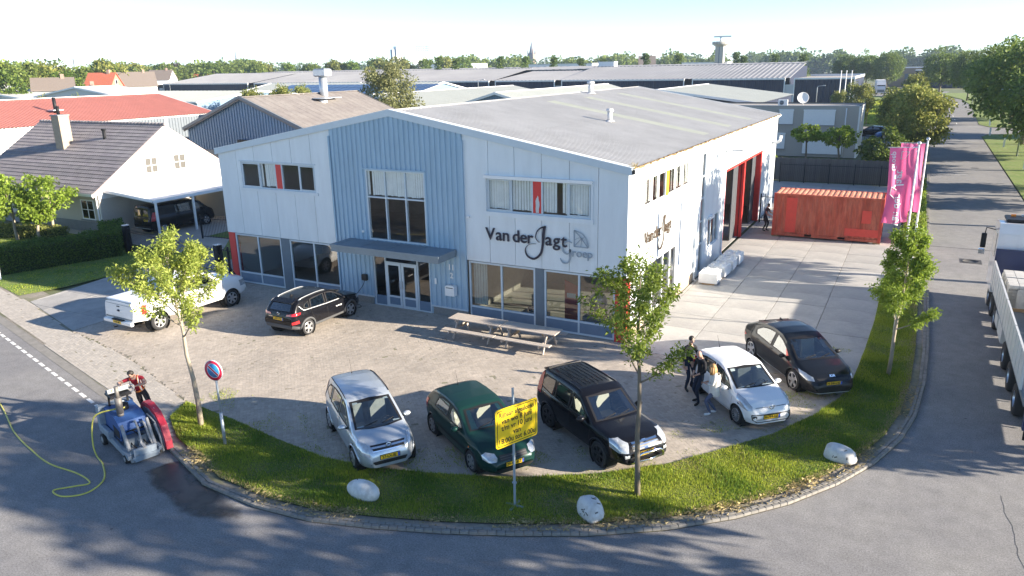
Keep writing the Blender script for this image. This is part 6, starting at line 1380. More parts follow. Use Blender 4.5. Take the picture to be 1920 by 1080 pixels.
MB().box(.14, .165, -.07, .07, .72, 1.22).build('shirt', M_tee, r_[0])
link('mobile_phone', MB().box(-.005, .005, -.04, .04, -.075, .075, bev=.004).mesh('mobile_phone', M_ink), None, 'dark mobile phone held by the blond woman', 'phone', None, None, (4.50-.352, -4.60-.09, 1.10), R(-165))
person('worker in grey shirt and dark trousers at the end of the red container', (1.02, 23.0), -15, dict(torso=M_greyshirt, arm=M_greyshirt, leg=M_work, foot=M_shoe), dict(lean=(.22, 0, 1), hand_l=(.45, .12, 1.15), hand_r=(.42, -.12, 1.0), foot_l=(.08, .1, 0), foot_r=(-.04, -.1, 0), head=(.1, 0, .17)), (M_dhair, 'short'), 1.0)
# ================================================================ road saw and its operator
M_sawb = pm('saw_blue', (.035, .095, .27), rough=.5, var=.18, scale=3, bump=.05); M_sawg = pm('saw_grey', (.24, .285, .33), rough=.6, var=.3, scale=5); M_dust = pm('saw_dusty_steel', (.28, .285, .29), rough=.85, var=.45, scale=7); M_sawr = pm('saw_red', (.60, .03, .06), rough=.5, var=.15, scale=4, col2=(.55, .06, .08)); M_exh = pm('exhaust_steel', (.18, .165, .15), rough=.6, var=.3, metal=.4)
t = thing('road_saw', 'blue ride-behind road saw with red blade guard cutting along the kerb', 'road saw', (-9.78, -13.98, .0), R(-17))
# body: sloping blue hood on a grey frame
m = MB(); m.prism([(-.95, .45), (.25, .45), (.32, .78), (.18, .98), (-.15, 1.08), (-.92, 1.12)], 'y', -.36, .40); m.build('engine_hood', M_sawb, t)
MB().box(-1.22, -.96, -.50, .46, .42, 1.14, bev=.03).build('water_tank', M_sawg, t); MB().box(-1.10, -.30, -.52, -.38, .38, .60, bev=.02).build('side_frame', M_sawg, t)
m = MB(); m.prism([(-1.15, .24), (.95, .16), (1.0, .30), (-.2, .42), (-1.15, .44)], 'y', -.46, -.38); m.prism([(-1.15, .24), (.95, .16), (1.0, .30), (-.2, .42), (-1.15, .44)], 'y', .36, .44); m.box(-1.0, .9, -.379, .359, .26, .34); m.build('chassis', M_sawg, t)
MB().prism([(-.25, .50), (.20, .50), (.22, .74), (-.25, .80)], 'y', -.372, -.361).build('intake_opening', M_ink, t); MB().prism([(.05, .86), (.33, .70), (.335, .72), (.06, .985)], 'y', -.1, .28).build('front_opening', M_ink, t)
MB().box(.33, .62, -.33, .35, .30, .62).build('engine_block', M_steeld, t)
for (x, y, r_, w_) in ((-.9, -.5, .17, .1), (-.9, .46, .17, .1), (.72, -.44, .12, .09), (.72, .4, .12, .09)):
    q = MB(); q.lathe([(.02, -w_/2), (r_, -w_/2), (r_, w_/2), (.02, w_/2)], 18, 'y'); wh = link('wheel', q.mesh('wheel', M_tyre), t, loc=(x, y, r_)); q = MB(); q.lathe([(.001, -w_/2-.006), (r_*.6, -w_/2-.006), (r_*.6, w_/2+.006), (.001, w_/2+.006)], 16, 'y'); link('rim', q.mesh('rim', M_dust), wh)
for y in (-.34, .33): MB().tube([(.42, y, 1.0), (.62, y, .62), (.95, y, .05)], [.045, .05, .05], 8).build('front_strut', M_dust, t)
for (y, z) in ((-.2, .34), (0, .5), (.15, .28)): MB().bar((.5, y, z), (1.0, y, z-.12), .08, .1).build('bracket', M_dust, t)
MB().box(.55, 1.02, -.34, .36, .14, .22).box(.92, 1.0, -.30, .30, .06, .42).build('front_plate', M_sawg, t)
for k, P_ in enumerate(([(.2, .05, .9), (.45, .02, .98), (.72, .0, .72), (.85, -.05, .2)], [(.25, .2, .85), (.5, .22, .9), (.7, .25, .5), (.8, .3, .2)], [(.3, -.2, .7), (.55, -.1, .8), (.6, .1, .5), (.78, .15, .35)], [(.3, -.05, .6), (.6, -.22, .5), (.8, -.1, .3)])): MB().tube(smooth_curve(P_, 6), .032 if k < 2 else .018, 6).build('hydraulic_hose', M_dust if k < 2 else M_trim, t)
m = MB(); m.cyl((.55, .1, .2), (.55, .1, .62), .07, n=10).cyl((.74, .2, .12), (.74, .36, .3), .06, n=10).ball((.85, .22, .16), .1); m.build('pump', M_dust, t)
q = MB(); q.cyl((-.12, -.16, 1.06), (-.12, -.16, 1.14), .085, n=14).cyl((-.12, -.16, 1.14), (-.12, -.16, 1.62), .095, n=14).cyl((-.12, -.16, 1.62), (-.12, -.16, 1.95), .055, n=12); q.build('exhaust', M_exh, t); MB().cyl((-.45, .02, 1.1), (-.45, .02, 1.26), .15, n=16).build('air_filter', M_trim, t)
# red blade guard: angular disc housing on the kerb side
og = [(-.80, .72), (-.70, .98), (-.42, 1.16), (-.05, 1.2), (.45, 1.08), (.80, .78), (.98, .36), (1.0, .12), (-.72, .12)]
gd = MB().prism(og, 'y', .56, .74).build('blade_guard', M_sawr, t); ig = [(p[0]*.86+.01, p[1]*.84+.05) for p in og]; MB().prism(ig, 'y', .545, .56).build('guard_recess', M_sawg, gd); MB().lathe([(.001, .62), (.60, .62), (.60, .635), (.001, .635)], 32, 'y', (.1, 0, .55)).build('saw_blade', M_galv, t)
MB().bar((.1, .36, .55), (.1, .6, .55), .12, .12).build('blade_arm', M_dust, t); MB().tube([(.62, .46, .85), (.78, .50, .5), (.9, .5, .06)], .035, 8).build('guard_strut', M_dust, t); MB().tube([(.2, .42, 1.02), (.55, .5, .84), (.72, .52, .5)], .025, 8).build('guard_strut', M_dust, t)
# control console, handlebar, seat
MB().box(-1.05, -.55, -.24, .34, 1.42, 1.50, bev=.02).build('control_console', M_trim, t); MB().obox((-.86, .05, 1.56), (.10, 0, .04), (0, .28, 0), (-.02, 0, .06)).build('control_panel', M_steeld, t); MB().ball((-.78, -.12, 1.60), .03).build('warning_lamp', M_vest, t)
for y in (-.2, .3): MB().bar((-.9, y, 1.1), (-.85, y, 1.44), .05, .05).build('console_post', M_trim, t)
q = MB(); q.tube([Vector((-.95+.02*math.sin(a), .42+.13*math.cos(a), 1.46+.13*math.sin(a))) for a in np.linspace(0, 6.283, 17)], .014, 6, caps=False).bar((-.95, .29, 1.46), (-.95, .55, 1.46), .02, .02); q.build('hand_wheel', M_galv, t)
MB().bar((-.95, .2, 1.45), (-1.25, .55, 1.36), .05, .05).build('handlebar', M_trim, t)
# operator seated at the rear, bending over the console
Mt = Matrix.Translation((-9.78, -13.98, 0)) @ Matrix.Rotation(R(-17), 4, 'Z'); sp_ = Mt @ Vector((-1.52, .72, 0))
r_ = person('road saw operator in red polo shirt and orange reflective braces', (-11.30, -12.42, .018), -52, dict(torso=M_polo, arm=M_polo, leg=M_work, foot=M_shoe), dict(pelvis=(.16, 0, .92), lean=(.36, -.14, 1), hand_l=(.74, .12, 1.30), hand_r=(.70, -.36, 1.34), foot_l=(.20, .26, .0), foot_r=(-.12, .02, .0), head=(.15, -.02, .13), knee_l=(1, .5, .2), knee_r=(1, 0, .2), elbow_l=(-.3, .8, -.2), elbow_r=(-.3, -.8, -.2)), (M_dhair, 'short'), 1.04)
tt, nk_, lean_, side_, fwd_, pel_ = r_
for sg in (1, -1):
    for w_, o_, mt in ((.075, .0, M_vest), (.035, .006, M_refl)):
        P_ = [pel_+lean_*.10+fwd_*.125+side_*sg*.10, pel_+lean_*.30+fwd_*.155+side_*sg*.115, pel_+lean_*.45+fwd_*.12+side_*sg*.12, nk_-lean_*.01+side_*sg*.11, pel_+lean_*.42-fwd_*.12+side_*sg*.10, pel_+lean_*.15-fwd_*.12+side_*sg*.08]; c = smooth_curve(P_, 5); m = MB(); L_ = []
        for i, p in enumerate(c):
            tn = (c[min(i+1, len(c)-1)]-c[max(i-1, 0)]).normalized(); out_ = (p-(pel_+lean_*((p-pel_).dot(lean_)))); out_.normalize(); s_ = tn.cross(out_).normalized(); p2 = p+out_*(.012+o_); L_.append((p2+s_*w_/2, p2-s_*w_/2))
        for (a, b), (c_, d_) in zip(L_, L_[1:]): m.quad(a, b, d_, c_)
        m.build('vest_strap', mt, tt)
m = MB(); m.lathe([(.17, 0), (.175, .06)], 18, 'z'); m.xf(Matrix.Translation(pel_+lean_*.06) @ lean_.to_track_quat('Z', 'Y').to_matrix().to_4x4() @ Matrix.Diagonal((.85, 1.05, 1, 1))); m.build('vest_belt', M_vest, tt)
# ================================================================ lorry on the side road
M_cab = paint('lorry_white', (.70, .72, .75), 0, .35); M_side = pm('dropside_alu', (.60, .61, .60), rough=.45, var=.1, scale=2, metal=.2); M_navy = pm('lorry_navy', (.02, .03, .09), rough=.5, var=.1)
t = thing('flatbed_lorry', 'white flatbed lorry with aluminium dropsides on the side road', 'lorry', (13.7, 4.2, .0), 0)
q = MB(); q.prism([(6.45, .75), (8.65, .75), (8.72, 1.9), (8.45, 3.2), (8.2, 3.55), (7.2, 3.72), (6.5, 3.72), (6.42, 3.3)], 'x', -1.22, 1.22); q.build('cab', M_cab, t)
MB().prism([(6.9, 2.2), (7.9, 2.1), (8.05, 2.6), (7.85, 3.15), (6.95, 3.2)], 'x', -1.235, -1.222).build('side_window', M_cglassd, t); MB().prism([(6.9, 2.2), (7.9, 2.1), (8.05, 2.6), (7.85, 3.15), (6.95, 3.2)], 'x', 1.222, 1.235).build('side_window', M_cglassd, t)
MB().box(-1.0, 1.0, 6.7, 7.9, 3.73, 3.86, bev=.04).build('roof_lights', M_trim, t)
for k in range(5): MB().box(-.8+k*.36, -.62+k*.36, 7.5, 7.56, 3.86, 3.95).build('beacon', M_amber if k in (0, 4) else M_lamp, t)
for k in range(4): MB().box(-1.0+k*.52, -.58+k*.52, 6.405, 6.43, 2.0, 3.1).build('cab_back_panel', M_cab, t)
for sg in (-1, 1):
    MB().tube([(sg*1.2, 8.0, 3.15), (sg*1.55, 8.15, 3.2), (sg*1.58, 8.15, 2.9)], .025, 6).build('mirror_arm', M_trim, t); MB().box(sg*1.6-.1, sg*1.6+.1, 8.08, 8.2, 2.3, 2.95, bev=.03).build('mirror', M_trim, t); MB().box(sg*1.62-.12, sg*1.62+.12, 8.05, 8.2, 2.0, 2.25, bev=.03).build('mirror', M_chrome, t)
MB().box(-1.0, -.35, -6.9, 6.4, .78, 1.02).box(.35, 1.0, -6.9, 6.4, .78, 1.02).build('chassis', M_navy, t); MB().box(-1.24, 1.24, -6.95, 6.1, 1.12, 1.26).build('load_bed', M_steeld, t)
MB().box(-1.25, 1.25, 6.1, 6.2, 1.26, 2.7).build('headboard', M_navy, t)
for sg in (-1, 1):
    for k in range(4):
        y0 = -6.1+k*2.98; pn = MB().box(sg*1.25-.03, sg*1.25+.03, y0+.02, y0+2.94, 1.27, 2.28).build('dropside', M_side, t)
        for j in range(4): MB().box(sg*1.285-.008, sg*1.285+.008, y0+.1+j*.72, y0+.16+j*.72, 1.3, 2.25).build('dropside_rib', M_side, pn)
    for y in (6.9, 5.4, 3.6, -.9, -2.9, -4.85):
        w_ = MB(); w_.lathe([(.25, -.16), (.46, -.16), (.5, -.1), (.5, .1), (.46, .16), (.25, .16)], 24, 'y'); M = Matrix.Rotation(R(90), 4, 'Z'); w_.xf(M); ww = link('wheel', w_.mesh('wheel', M_tyre), t, loc=(sg*1.05, y, .5)); q = MB(); q.lathe([(.28, .15), (.26, .02), (.12, .02), (.10, .1), (.001, .1)], 18, 'y'); q.xf(Matrix.Rotation(R(90 if sg < 0 else -90), 4, 'Z')); link('rim', q.mesh('rim', M_rim), ww)
        m = MB(); m.tube([(sg*1.08, y+.62*math.cos(a), .5+.6*math.sin(a)) for a in np.linspace(.35, 2.8, 9)], .03, 6); m.build('mudguard', M_trim, t)
    MB().box(sg*1.22-.25*(sg > 0), sg*1.22+.25*(sg < 0), .3, 1.7, .5, 1.05, bev=.02).build('side_locker', M_side, t); MB().box(sg*1.2-.03, sg*1.2+.03, 1.9, 2.9, .55, 1.0).build('side_guard', M_side, t)
MB().box(-1.2, 1.2, -7.15, -6.95, .5, 1.1).build('rear_frame', M_navy, t)
for sg in (-1, 1): MB().cyl((sg*.85, -7.16, .8), (sg*.85, -7.18, .8), .09, n=14).build('tail_lamp', M_tail, t); MB().box(sg*.9-.25, sg*.9+.25, -7.1, -7.06, .2, .5).build('mud_flap', M_trim, t)
M_pal = pm('pale_block', (.50, .49, .46), rough=.95, var=.2, scale=6, island=.15)
st = thing('paving_stack', 'pallets of pale paving blocks loaded on the lorry', 'paving stack', (13.7, 4.2, 1.26), 0)
bl = MB().box(-.16, .16, -.11, .11, 0, .12, bev=.01).mesh('paving_block', M_pal); cnt = 0
for (px_, py_) in ((-.55, 3.9), (.55, 3.9), (-.55, 2.6), (.55, 2.6)):
    MB().box(px_-.5, px_+.5, py_-.6, py_+.6, 0, .12).build('pallet', M_woodw, st); MB().box(px_-.49, px_+.49, py_-.57, py_+.57, .12, .85).build('block_core', M_pal, st)
    for ix in range(3):
        for iy in range(5): link('paving_block', bl, st, loc=(px_-.33+ix*.33, py_-.46+iy*.23, .86))
    for iz in range(6):
        for iy in range(5): link('paving_block', bl, st, loc=(px_-.36, py_-.46+iy*.23, .13+iz*.122))
cr_ = thing('loading_crane', 'dark folded loading crane behind the blocks on the lorry', 'crane', (13.75, 4.2, 1.26), 0); MB().box(.0, .35, .2, 1.5, 0, 1.1, bev=.04).build('crane_base', M_trim, cr_); MB().bar((.2, .8, 1.0), (.2, -1.2, .9), .3, .35).build('crane_arm', M_trim, cr_); MB().box(-.02, .37, -.2, -.05, .7, 1.1).build('crane_band', M_yel, cr_)
# ================================================================ house on the left
M_tile = pm('roof_tile', (.20, .18, .185), rough=.55, var=.22, scale=2.5, island=.12, col2=(.25, .225, .22), mix_scale=1.2); M_stucco = pm('stucco_white', (.80, .79, .76), rough=.9, var=.04, bump=.1, bscale=30); M_brickp = pm('brick_pale', (.50, .46, .39), rough=.95, var=.12, scale=20, bump=.2, bscale=40); M_brickg = pm('brick_dark_base', (.25, .25, .25), rough=.95, var=.15); M_wood2 = pm('barge_pink', (.55, .44, .40), rough=.8, var=.1)
hs = thing('house', 'white gabled house with dark tiled roof and tall chimney', 'house', (0, 0, 0)); X0, X1, Y0, Y1, ZE, ZR = -53.6, -38.9, 5.0, 16.6, 2.95, 7.05; YM = (Y0+Y1)/2
MB().box(X0, X1-.12, Y0, Y0+.12, .7, 2.72).build('front_wall', M_brickp, hs); MB().box(X0, X1-.121, Y0-.02, Y0+.121, 0, .70).build('base_course', M_brickg, hs)
MB().prism([(Y0, .0), (Y1, .0), (Y1, ZE-.3), (YM, ZR-.25), (Y0, ZE-.3)], 'x', X1-.12, X1).build('gable_wall', M_stucco, hs); MB().prism([(Y0, .0), (Y1, .0), (Y1, ZE-.3), (YM, ZR-.25), (Y0, ZE-.3)], 'x', X0, X0+.12).build('gable_wall', M_stucco, hs)
MB().box(X0, X1, Y1-.12, Y1, 0, 2.7).build('rear_wall', M_stucco, hs)
MB().box(X1+.001, X1+.03, Y0+.0, Y0+2.2, 0, 2.3).build('brick_wall', M_brickp, hs); MB().box(X1+.001, X1+.04, Y0+2.2, Y1, 0, 2.3).build('brick_wall', M_brickp, hs)
def house_tiles(sg):
    nr, ncl = 20, 58; m_v = []; m_f = []; slope = (ZR-ZE)/(YM-Y0+.45); prof = [0, .035, .045, .02, .0]
    ylow = Y0-.45 if sg > 0 else Y1+.45; rl = (YM-Y0+.45)/nr; xs = []
    for c in range(ncl):
        for k in range(4): xs.append((X0-.15+(X1+.22-X0)*(c+k/4)/ncl, prof[k]))
    xs.append((X1+.07, 0))
    V = []; F = []
    for r in range(nr):
        ya = ylow+sg*rl*r; yb = ylow+sg*rl*(r+1.12); za = ZE-.3+slope*rl*r+.075; zb = ZE-.3+slope*rl*(r+1.12)+.035
        if r == nr-1: yb = ylow+sg*rl*(r+1); zb = ZE-.3+slope*rl*(r+1)+.04
        b = len(V)
        for (x, h) in xs: V += [(x, ya, za+h-.06), (x, ya, za+h), (x, yb, zb+h)]
        for i in range(len(xs)-1): F += [(b+3*i, b+3*i+3, b+3*i+4, b+3*i+1), (b+3*i+1, b+3*i+4, b+3*i+5, b+3*i+2)]
    return np_mesh('roof_tiles', V, F, M_tile)
for sg in (1, -1): link('roof_tiles', house_tiles(sg), hs, kind='stuff')
slope_ = (ZR-ZE)/(YM-Y0+.45); zr_ = ZE-.3+slope_*(YM-Y0+.45)
m = MB()
for k in range(39): x = X0-.1+k*.385; m.cyl((x, YM, zr_+.05), (x+.38, YM, zr_+.07), .12, .13, 8)
m.build('ridge_tiles', M_tile, hs, kind='stuff')
for x in (X1+.0, X0-.12):
    for sg in (1, -1): MB().prism([(YM, zr_-.22), (YM, zr_+.03), (YM+sg*(YM-Y0+.45), ZE-.27), (YM+sg*(YM-Y0+.45), ZE-.52)], 'x', x, x+.09).build('barge_board', M_wood2, hs)
MB().box(X0-.1, X1+.1, Y0-.5, Y0-.36, ZE-.42, ZE-.24).build('gutter', M_white, hs); MB().box(X0, X1+.05, Y0-.38, Y0+.02, ZE-.34, ZE-.30).build('soffit', M_white, hs); MB().cyl((X1-.1, Y0-.12, ZE-.4), (X1-.1, Y0-.12, 0), .05, n=8).build('downpipe', M_white, hs)
ch_ = MB().box(-47.65, -46.75, 8.05, 8.85, 4.3, 7.45).build('chimney', pm('chimney_brick', (.36, .29, .22), rough=.95, var=.2, scale=8), hs); MB().box(-47.7, -46.7, 8.0, 8.9, 7.45, 7.54).build('chimney_cap', M_brickg, ch_); MB().cyl((-47.3, 8.45, 7.56), (-47.3, 8.45, 8.15), .12, n=10).build('flue', M_trim, ch_)
for (x, y, z) in ((-43.6, 9.3, 6.0), (-43.9, 12.4, 6.2)): MB().cyl((x, y, z-.6), (x, y, z+.5), .12, n=10).cyl((x, y, z+.4), (x, y, z+.55), .17, n=10).build('roof_vent', M_trim, hs)
def hwin(x0, x1, z0, z1, plane, bars=(), blind=False, axis='y'):
    def bx(m, a, b, c, d, e, f_): return m.box(a, b, plane+c, plane+d, e, f_) if axis == 'y' else m.box(plane-d, plane-c, a, b, e, f_)
    m = MB(); fw = .07; bx(m, x0, x1, -.03, .04, z0, z0+fw); bx(m, x0, x1, -.03, .04, z1-fw, z1); bx(m, x0, x0+fw, -.03, .04, z0+fw, z1-fw); bx(m, x1-fw, x1, -.03, .04, z0+fw, z1-fw)
    for b in bars: bx(m, b-.03, b+.03, -.025, .035, z0+fw, z1-fw)
    if axis == 'x' or bars: bx(m, x0+fw, x1-fw, -.02, .03, (z0+z1)/2-.02, (z0+z1)/2+.02)
    w_ = m.build('window', M_white, hs); m = MB(); bx(m, x0+fw, x1-fw, -.008, -.002, z0+fw, z1-fw); m.build('pane', glass_mat('window_dark', (.05, .05, .05), .01, 1.6) if not blind else pm('net_curtain', (.10, .095, .085), rough=.4), w_); m = MB(); bx(m, x0-.1, x1+.1, -.12, .0, z0-.09, z0-.005); m.build('sill', M_brickg, w_)
hwin(-47.9, -46.5, .75, 2.3, Y0, blind=True); hwin(-40.95, -39.55, .85, 2.2, Y0, bars=(-40.25,)); hwin(8.8, 9.85, 3.5, 4.65, X1, axis='x', bars=(9.33,), blind=True); hwin(11.15, 12.25, 3.5, 4.65, X1, axis='x', bars=(11.7,), blind=True); hwin(-51.9, -50.6, .75, 2.3, Y0, blind=True)
# carport
cp = thing('carport', 'white lean-to carport on slim posts over the van', 'carport', (0, 0, 0))
MB().prism([(-38.86, 2.80), (-33.95, 2.42), (-33.95, 2.50), (-38.86, 2.88)], 'y', 5.45, 12.4).build('roof', M_white, cp); MB().box(-34.05, -33.93, 5.4, 12.45, 2.30, 2.42).build('beam', M_white, cp); MB().prism([(-38.86, 2.70), (-33.95, 2.32), (-33.95, 2.42), (-38.86, 2.80)], 'y', 5.4, 5.5).build('edge_board', M_white, cp)
for y in (5.6, 8.5, 11.4): MB().box(-34.06, -33.94, y-.06, y+.06, 0, 2.32).build('post', M_white, cp)
for y in (7.2, 8.95, 10.7): MB().prism([(-38.8, 2.885), (-33.95, 2.51), (-33.95, 2.515), (-38.8, 2.89)], 'y', y, y+.04).build('glazing_bar', M_grey, cp)
MB().box(-38.8, -31.0, 12.6, 12.75, 0, 2.2).build('back_wall', M_brickp, cp)
# hedges: dense leaf shell round a dark core
def hedge(label, A, B, wd, h, n, leaf=LF_HEDGE, size=.10, seed=1, core=None, name='hedge'):
    t = thing(name, label, 'hedge', (A[0], A[1], 0), 0); d = Vector((B[0]-A[0], B[1]-A[1], 0)); L = d.length; d.normalize(); nr = Vector((-d.y, d.x, 0)); m = MB(); m.obox(d*L/2+Vector((0, 0, h*.46)), d*(L/2-.1), nr*(wd/2-.1), Vector((0, 0, h*.46-.02))); m.build('branches', core or pm('hedge_core', (.025, .045, .012), rough=1), t)
    g = np.random.default_rng(seed); s = g.random((n, 3)); u = s[:, 0]*L; v = (s[:, 1]-.5)*wd; z = s[:, 2]*h; f = g.integers(0, 4, n); a_top = L*wd; tot = a_top+2*L*h+2*wd*h; pr = g.random(n)*tot
    top = pr < a_top; z = np.where(top, h-.04, z); s1 = (~top) & (pr < a_top+2*L*h); v = np.where(s1, np.sign(v)*wd/2, v); s2 = ~(top | s1); u = np.where(s2, np.where(u > L/2, L, 0), u)
    bump = .09*np.sin(u*2.3)*np.sin(z*3+v*2)+.06*np.sin(u*5.1+v*4); P = np.c_[d.x*u+nr.x*(v*(1+bump*.6)), d.y*u+nr.y*(v*(1+bump*.6)), z+bump*(z > h*.8)]+g.normal(0, .05, (n, 3)); D = g.normal(0, 1, (n, 3)); D[:, 2] += .5
    V, F = leaf_quads(P, D, size, g, .6); link('foliage', np_mesh('foliage', V, F, leaf), t)
hedge('clipped dark green hedge along the front lawn', (-34.4, -4.3), (-32.4, 1.5), 1.5, 1.4, 16000, seed=2); hedge('clipped dark green hedge returning towards the carport', (-33.2, 2.0), (-36.5, 3.9), 1.2, 1.3, 8000, seed=3)
hedge('low garden hedge in front of the house wall', (-47.5, .8), (-39.5, 2.6), .9, .8, 8000, leaf=LF_BRN, seed=4)
hedge('narrow bright green hedge beside the side road', (9.45, 22.5), (9.35, 42), .9, 1.25, 12000, leaf=LF_LIME, size=.13, seed=5)
def ball_tree(label, loc, zc, r, seed, leaf=LF_LIME): return big_tree('garden_tree', label, loc, seed, zc+r, zc-r*.75, r, leaf, 34, 90, .17, 'round garden trees before the house', rz=r*.85, r0=.09, bark=M_barkl)
ball_tree('round clipped garden tree left of the other two before the house', (-42.3, 1.2), 2.35, 1.35, 31); ball_tree('round clipped garden tree with the widest crown, by the house window', (-40.6, 2.7), 2.7, 1.55, 32); ball_tree('small round garden tree between the hedge and the wider tree', (-40.4, 1.5), 1.7, .85, 33)
big_tree('garden_tree', 'taller loose garden tree at the left picture edge', (-46.0, 1.5), 34, 5.2, 1.8, 1.7, LF_LIME, 40, 90, .2, 'round garden trees before the house', r0=.1)
link('marker_post', MB().prism([(-.07, 0), (.07, 0), (.07, 1.05), (0, 1.15), (-.07, 1.05)], 'y', -.05, .05).mesh('marker_post', M_white), None, 'short white marker post on the lawn before the hedge', 'post', None, None, (-33.0, -5.0, 0), R(20))
# black metal gate and fences
M_fence = pm('fence_black', (.014, .015, .020), rough=.5, var=.1, spec=.25)
def picket(name, label, A, B, h, step=.13, posts=2, cat='fence', finial=True, pw=.016):
    t = thing(name, label, cat, (A[0], A[1], 0), math.atan2(B[1]-A[1], B[0]-A[0])); L = math.hypot(B[0]-A[0], B[1]-A[1]); pk = MB().box(-pw/2, pw/2, -pw/2, pw/2, .1, h).box(-pw*.2, pw*.2, -pw*.2, pw*.2, h, h+.06).mesh('picket', M_fence); n = int(L/step)
    for k in range(1, n): link('picket', pk, t, loc=(k*step, 0, 0))
    for z in (.16, h-.16): MB().box(0, L, -.02, .02, z-.02, z+.02).build('rail', M_fence, t)
    for k in range(posts): x = L*k/max(1, posts-1); MB().box(x-.04, x+.04, -.04, .04, 0, h+.05).build('post', M_fence, t)
    return t
g1 = picket('sliding_gate', 'black metal sliding gate closing the drive left of the building', (-31.9, 2.0), (-23.1, .75), 1.45, cat='gate', posts=3)
for (x, y, lb) in ((-32.2, 2.05, 'thick black gate post beside the hedge'), (-22.75, .62, 'thick black gate post near the red column')): tq = thing('gate_post', lb, 'gate post', (x, y, 0), R(-8)); MB().box(-.16, .16, -.16, .16, 0, 1.65, bev=.01).build('post', M_fence, tq); MB().box(-.17, .17, -.17, .17, 1.65, 1.68).build('cap', M_grey, tq)
picket('metal_fence', 'black picket fence between the gate post and the building', (-22.5, .6), (-21.25, .4), 1.6, posts=3); picket('metal_fence', 'black picket fence across the garden behind the gate', (-31.2, 6.6), (-21.3, 7.6), 1.5, posts=5)
tq = thing('barrier_boom', 'black barrier boom with counterweight roll beside the red column', 'barrier', (-20.5, -.55, .02), R(15)); MB().cyl((-.7, 0, .14), (.55, 0, .14), .15, n=14).build('roll', M_trim, tq); MB().bar((.4, .05, .2), (-1.3, .75, 1.55), .05, .05).build('boom', M_trim, tq)
# ================================================================ back of the yard: board fence, metal fence, brick office
M_board = pm('fence_board', (.12, .115, .115), rough=.95, var=.3, scale=6, stretch=(3, 3, .4), island=.25)
t = thing('board_fence', 'tall grey weathered board fence across the back of the yard', 'fence', (-3.6, 45.6, 0), R(-.3)); bm_ = [MB().box(-.085, .085, -.012, .012, .05, 2.05+dz).mesh('board', M_board) for dz in (0, .03, -.03)]
for k in range(68): link('board', bm_[k % 3], t, loc=(.1+k*.176, random.uniform(-.015, .015), 0))
for k in range(7): MB().box(k*1.95-.05, k*1.95+.05, .02, .12, 0, 2.1).build('post', M_board, t)
for z in (.5, 1.6): MB().box(0, 12, .013, .05, z-.05, z+.05).build('rail', M_board, t)
picket('metal_fence', 'black metal fence standing in front of the board fence', (-1.5, 44.4), (8.6, 44.6), 1.75, step=.145, posts=6); picket('metal_fence', 'short black metal fence between the building and container', (.25, 25.6), (2.2, 25.6), 1.9, posts=3); picket('metal_fence', 'black metal fence section along the hedge by the road', (8.75, 27), (8.75, 44), 1.7, step=.2, posts=6)
M_bgrey = pm('office_brick', (.40, .37, .33), rough=.95, var=.25, scale=28, bump=.3, bscale=40); M_gravel = pm('roof_gravel', (.33, .30, .27), rough=1, var=.3, scale=8, bump=.5, bscale=30)
t = thing('brick_office', 'grey brick flat-roofed office with closed white shutters', 'building', (0, 0, 0)); ox0, ox1, oy0, oy1, oh = -16, 3.15, 65.0, 71.8, 5.55
MB().box(ox0, ox1-.15, oy0, oy0+.2, 0, oh).build('front_wall', M_bgrey, t); MB().box(ox1-.15, ox1, oy0, oy1, 0, oh+.02).build('side_wall', M_stucco, t); MB().box(ox0, ox1-.15, oy1-.2, oy1, 0, oh).build('rear_wall', M_bgrey, t); MB().box(ox0, ox0+.2, oy0+.2, oy1-.2, 0, oh).build('side_wall', M_bgrey, t); MB().box(ox0+.2, ox1-.15, oy0+.2, oy1-.2, oh-.4, oh-.12).build('roof', M_gravel, t)
MB().box(ox0, ox1, oy1-.21, oy1+.02, oh, oh+.06).build('parapet_cap', M_trim, t); MB().box(ox1-.16, ox1+.02, oy0, oy1-.22, oh+.02, oh+.07).build('parapet_cap', M_trim, t); MB().box(ox0, ox1-.17, oy0-.03, oy0+.22, oh, oh+.05).build('parapet_cap', M_grey, t)
for (a, b, z0, z1) in ((-9.3, -7.3, 3.4, 4.9), (-5.2, -3.7, 3.55, 5.0), (-2.6, .65, 3.5, 5.0), (-5.55, -4.4, .8, 2.4), (-2.45, 1.6, .35, 2.35)):
    sh_ = MB().box(a, b, oy0-.1, oy0-.001, z0, z1).build('shutter', M_white, t); MB().box(a-.04, b+.04, oy0-.16, oy0-.0, z1+.002, z1+.17).build('shutter_box', M_white, sh_); MB().box(a-.05, b+.05, oy0-.14, oy0-.0, z0-.08, z0-.002).build('sill', M_brickg, sh_)
MB().tube([(1.75, oy0-.06, oh-.2), (1.75, oy0-.06, .1)], .06, 8).build('downpipe', M_white, t)
tq = thing('air_conditioner', 'boxy white air conditioner unit on the office roof', 'air conditioner', (-5.1, 66.2, oh-.12)); MB().box(-.5, .5, -.2, .2, .1, .75, bev=.03).build('casing', M_white, tq); MB().lathe([(.001, -.205), (.24, -.205), (.24, -.2)], 18, 'y', (-.12, 0, .42)).build('fan_grille', M_steeld, tq); MB().box(-.45, -.35, -.2, .2, 0, .1).box(.35, .45, -.2, .2, 0, .1).build('feet', M_trim, tq)
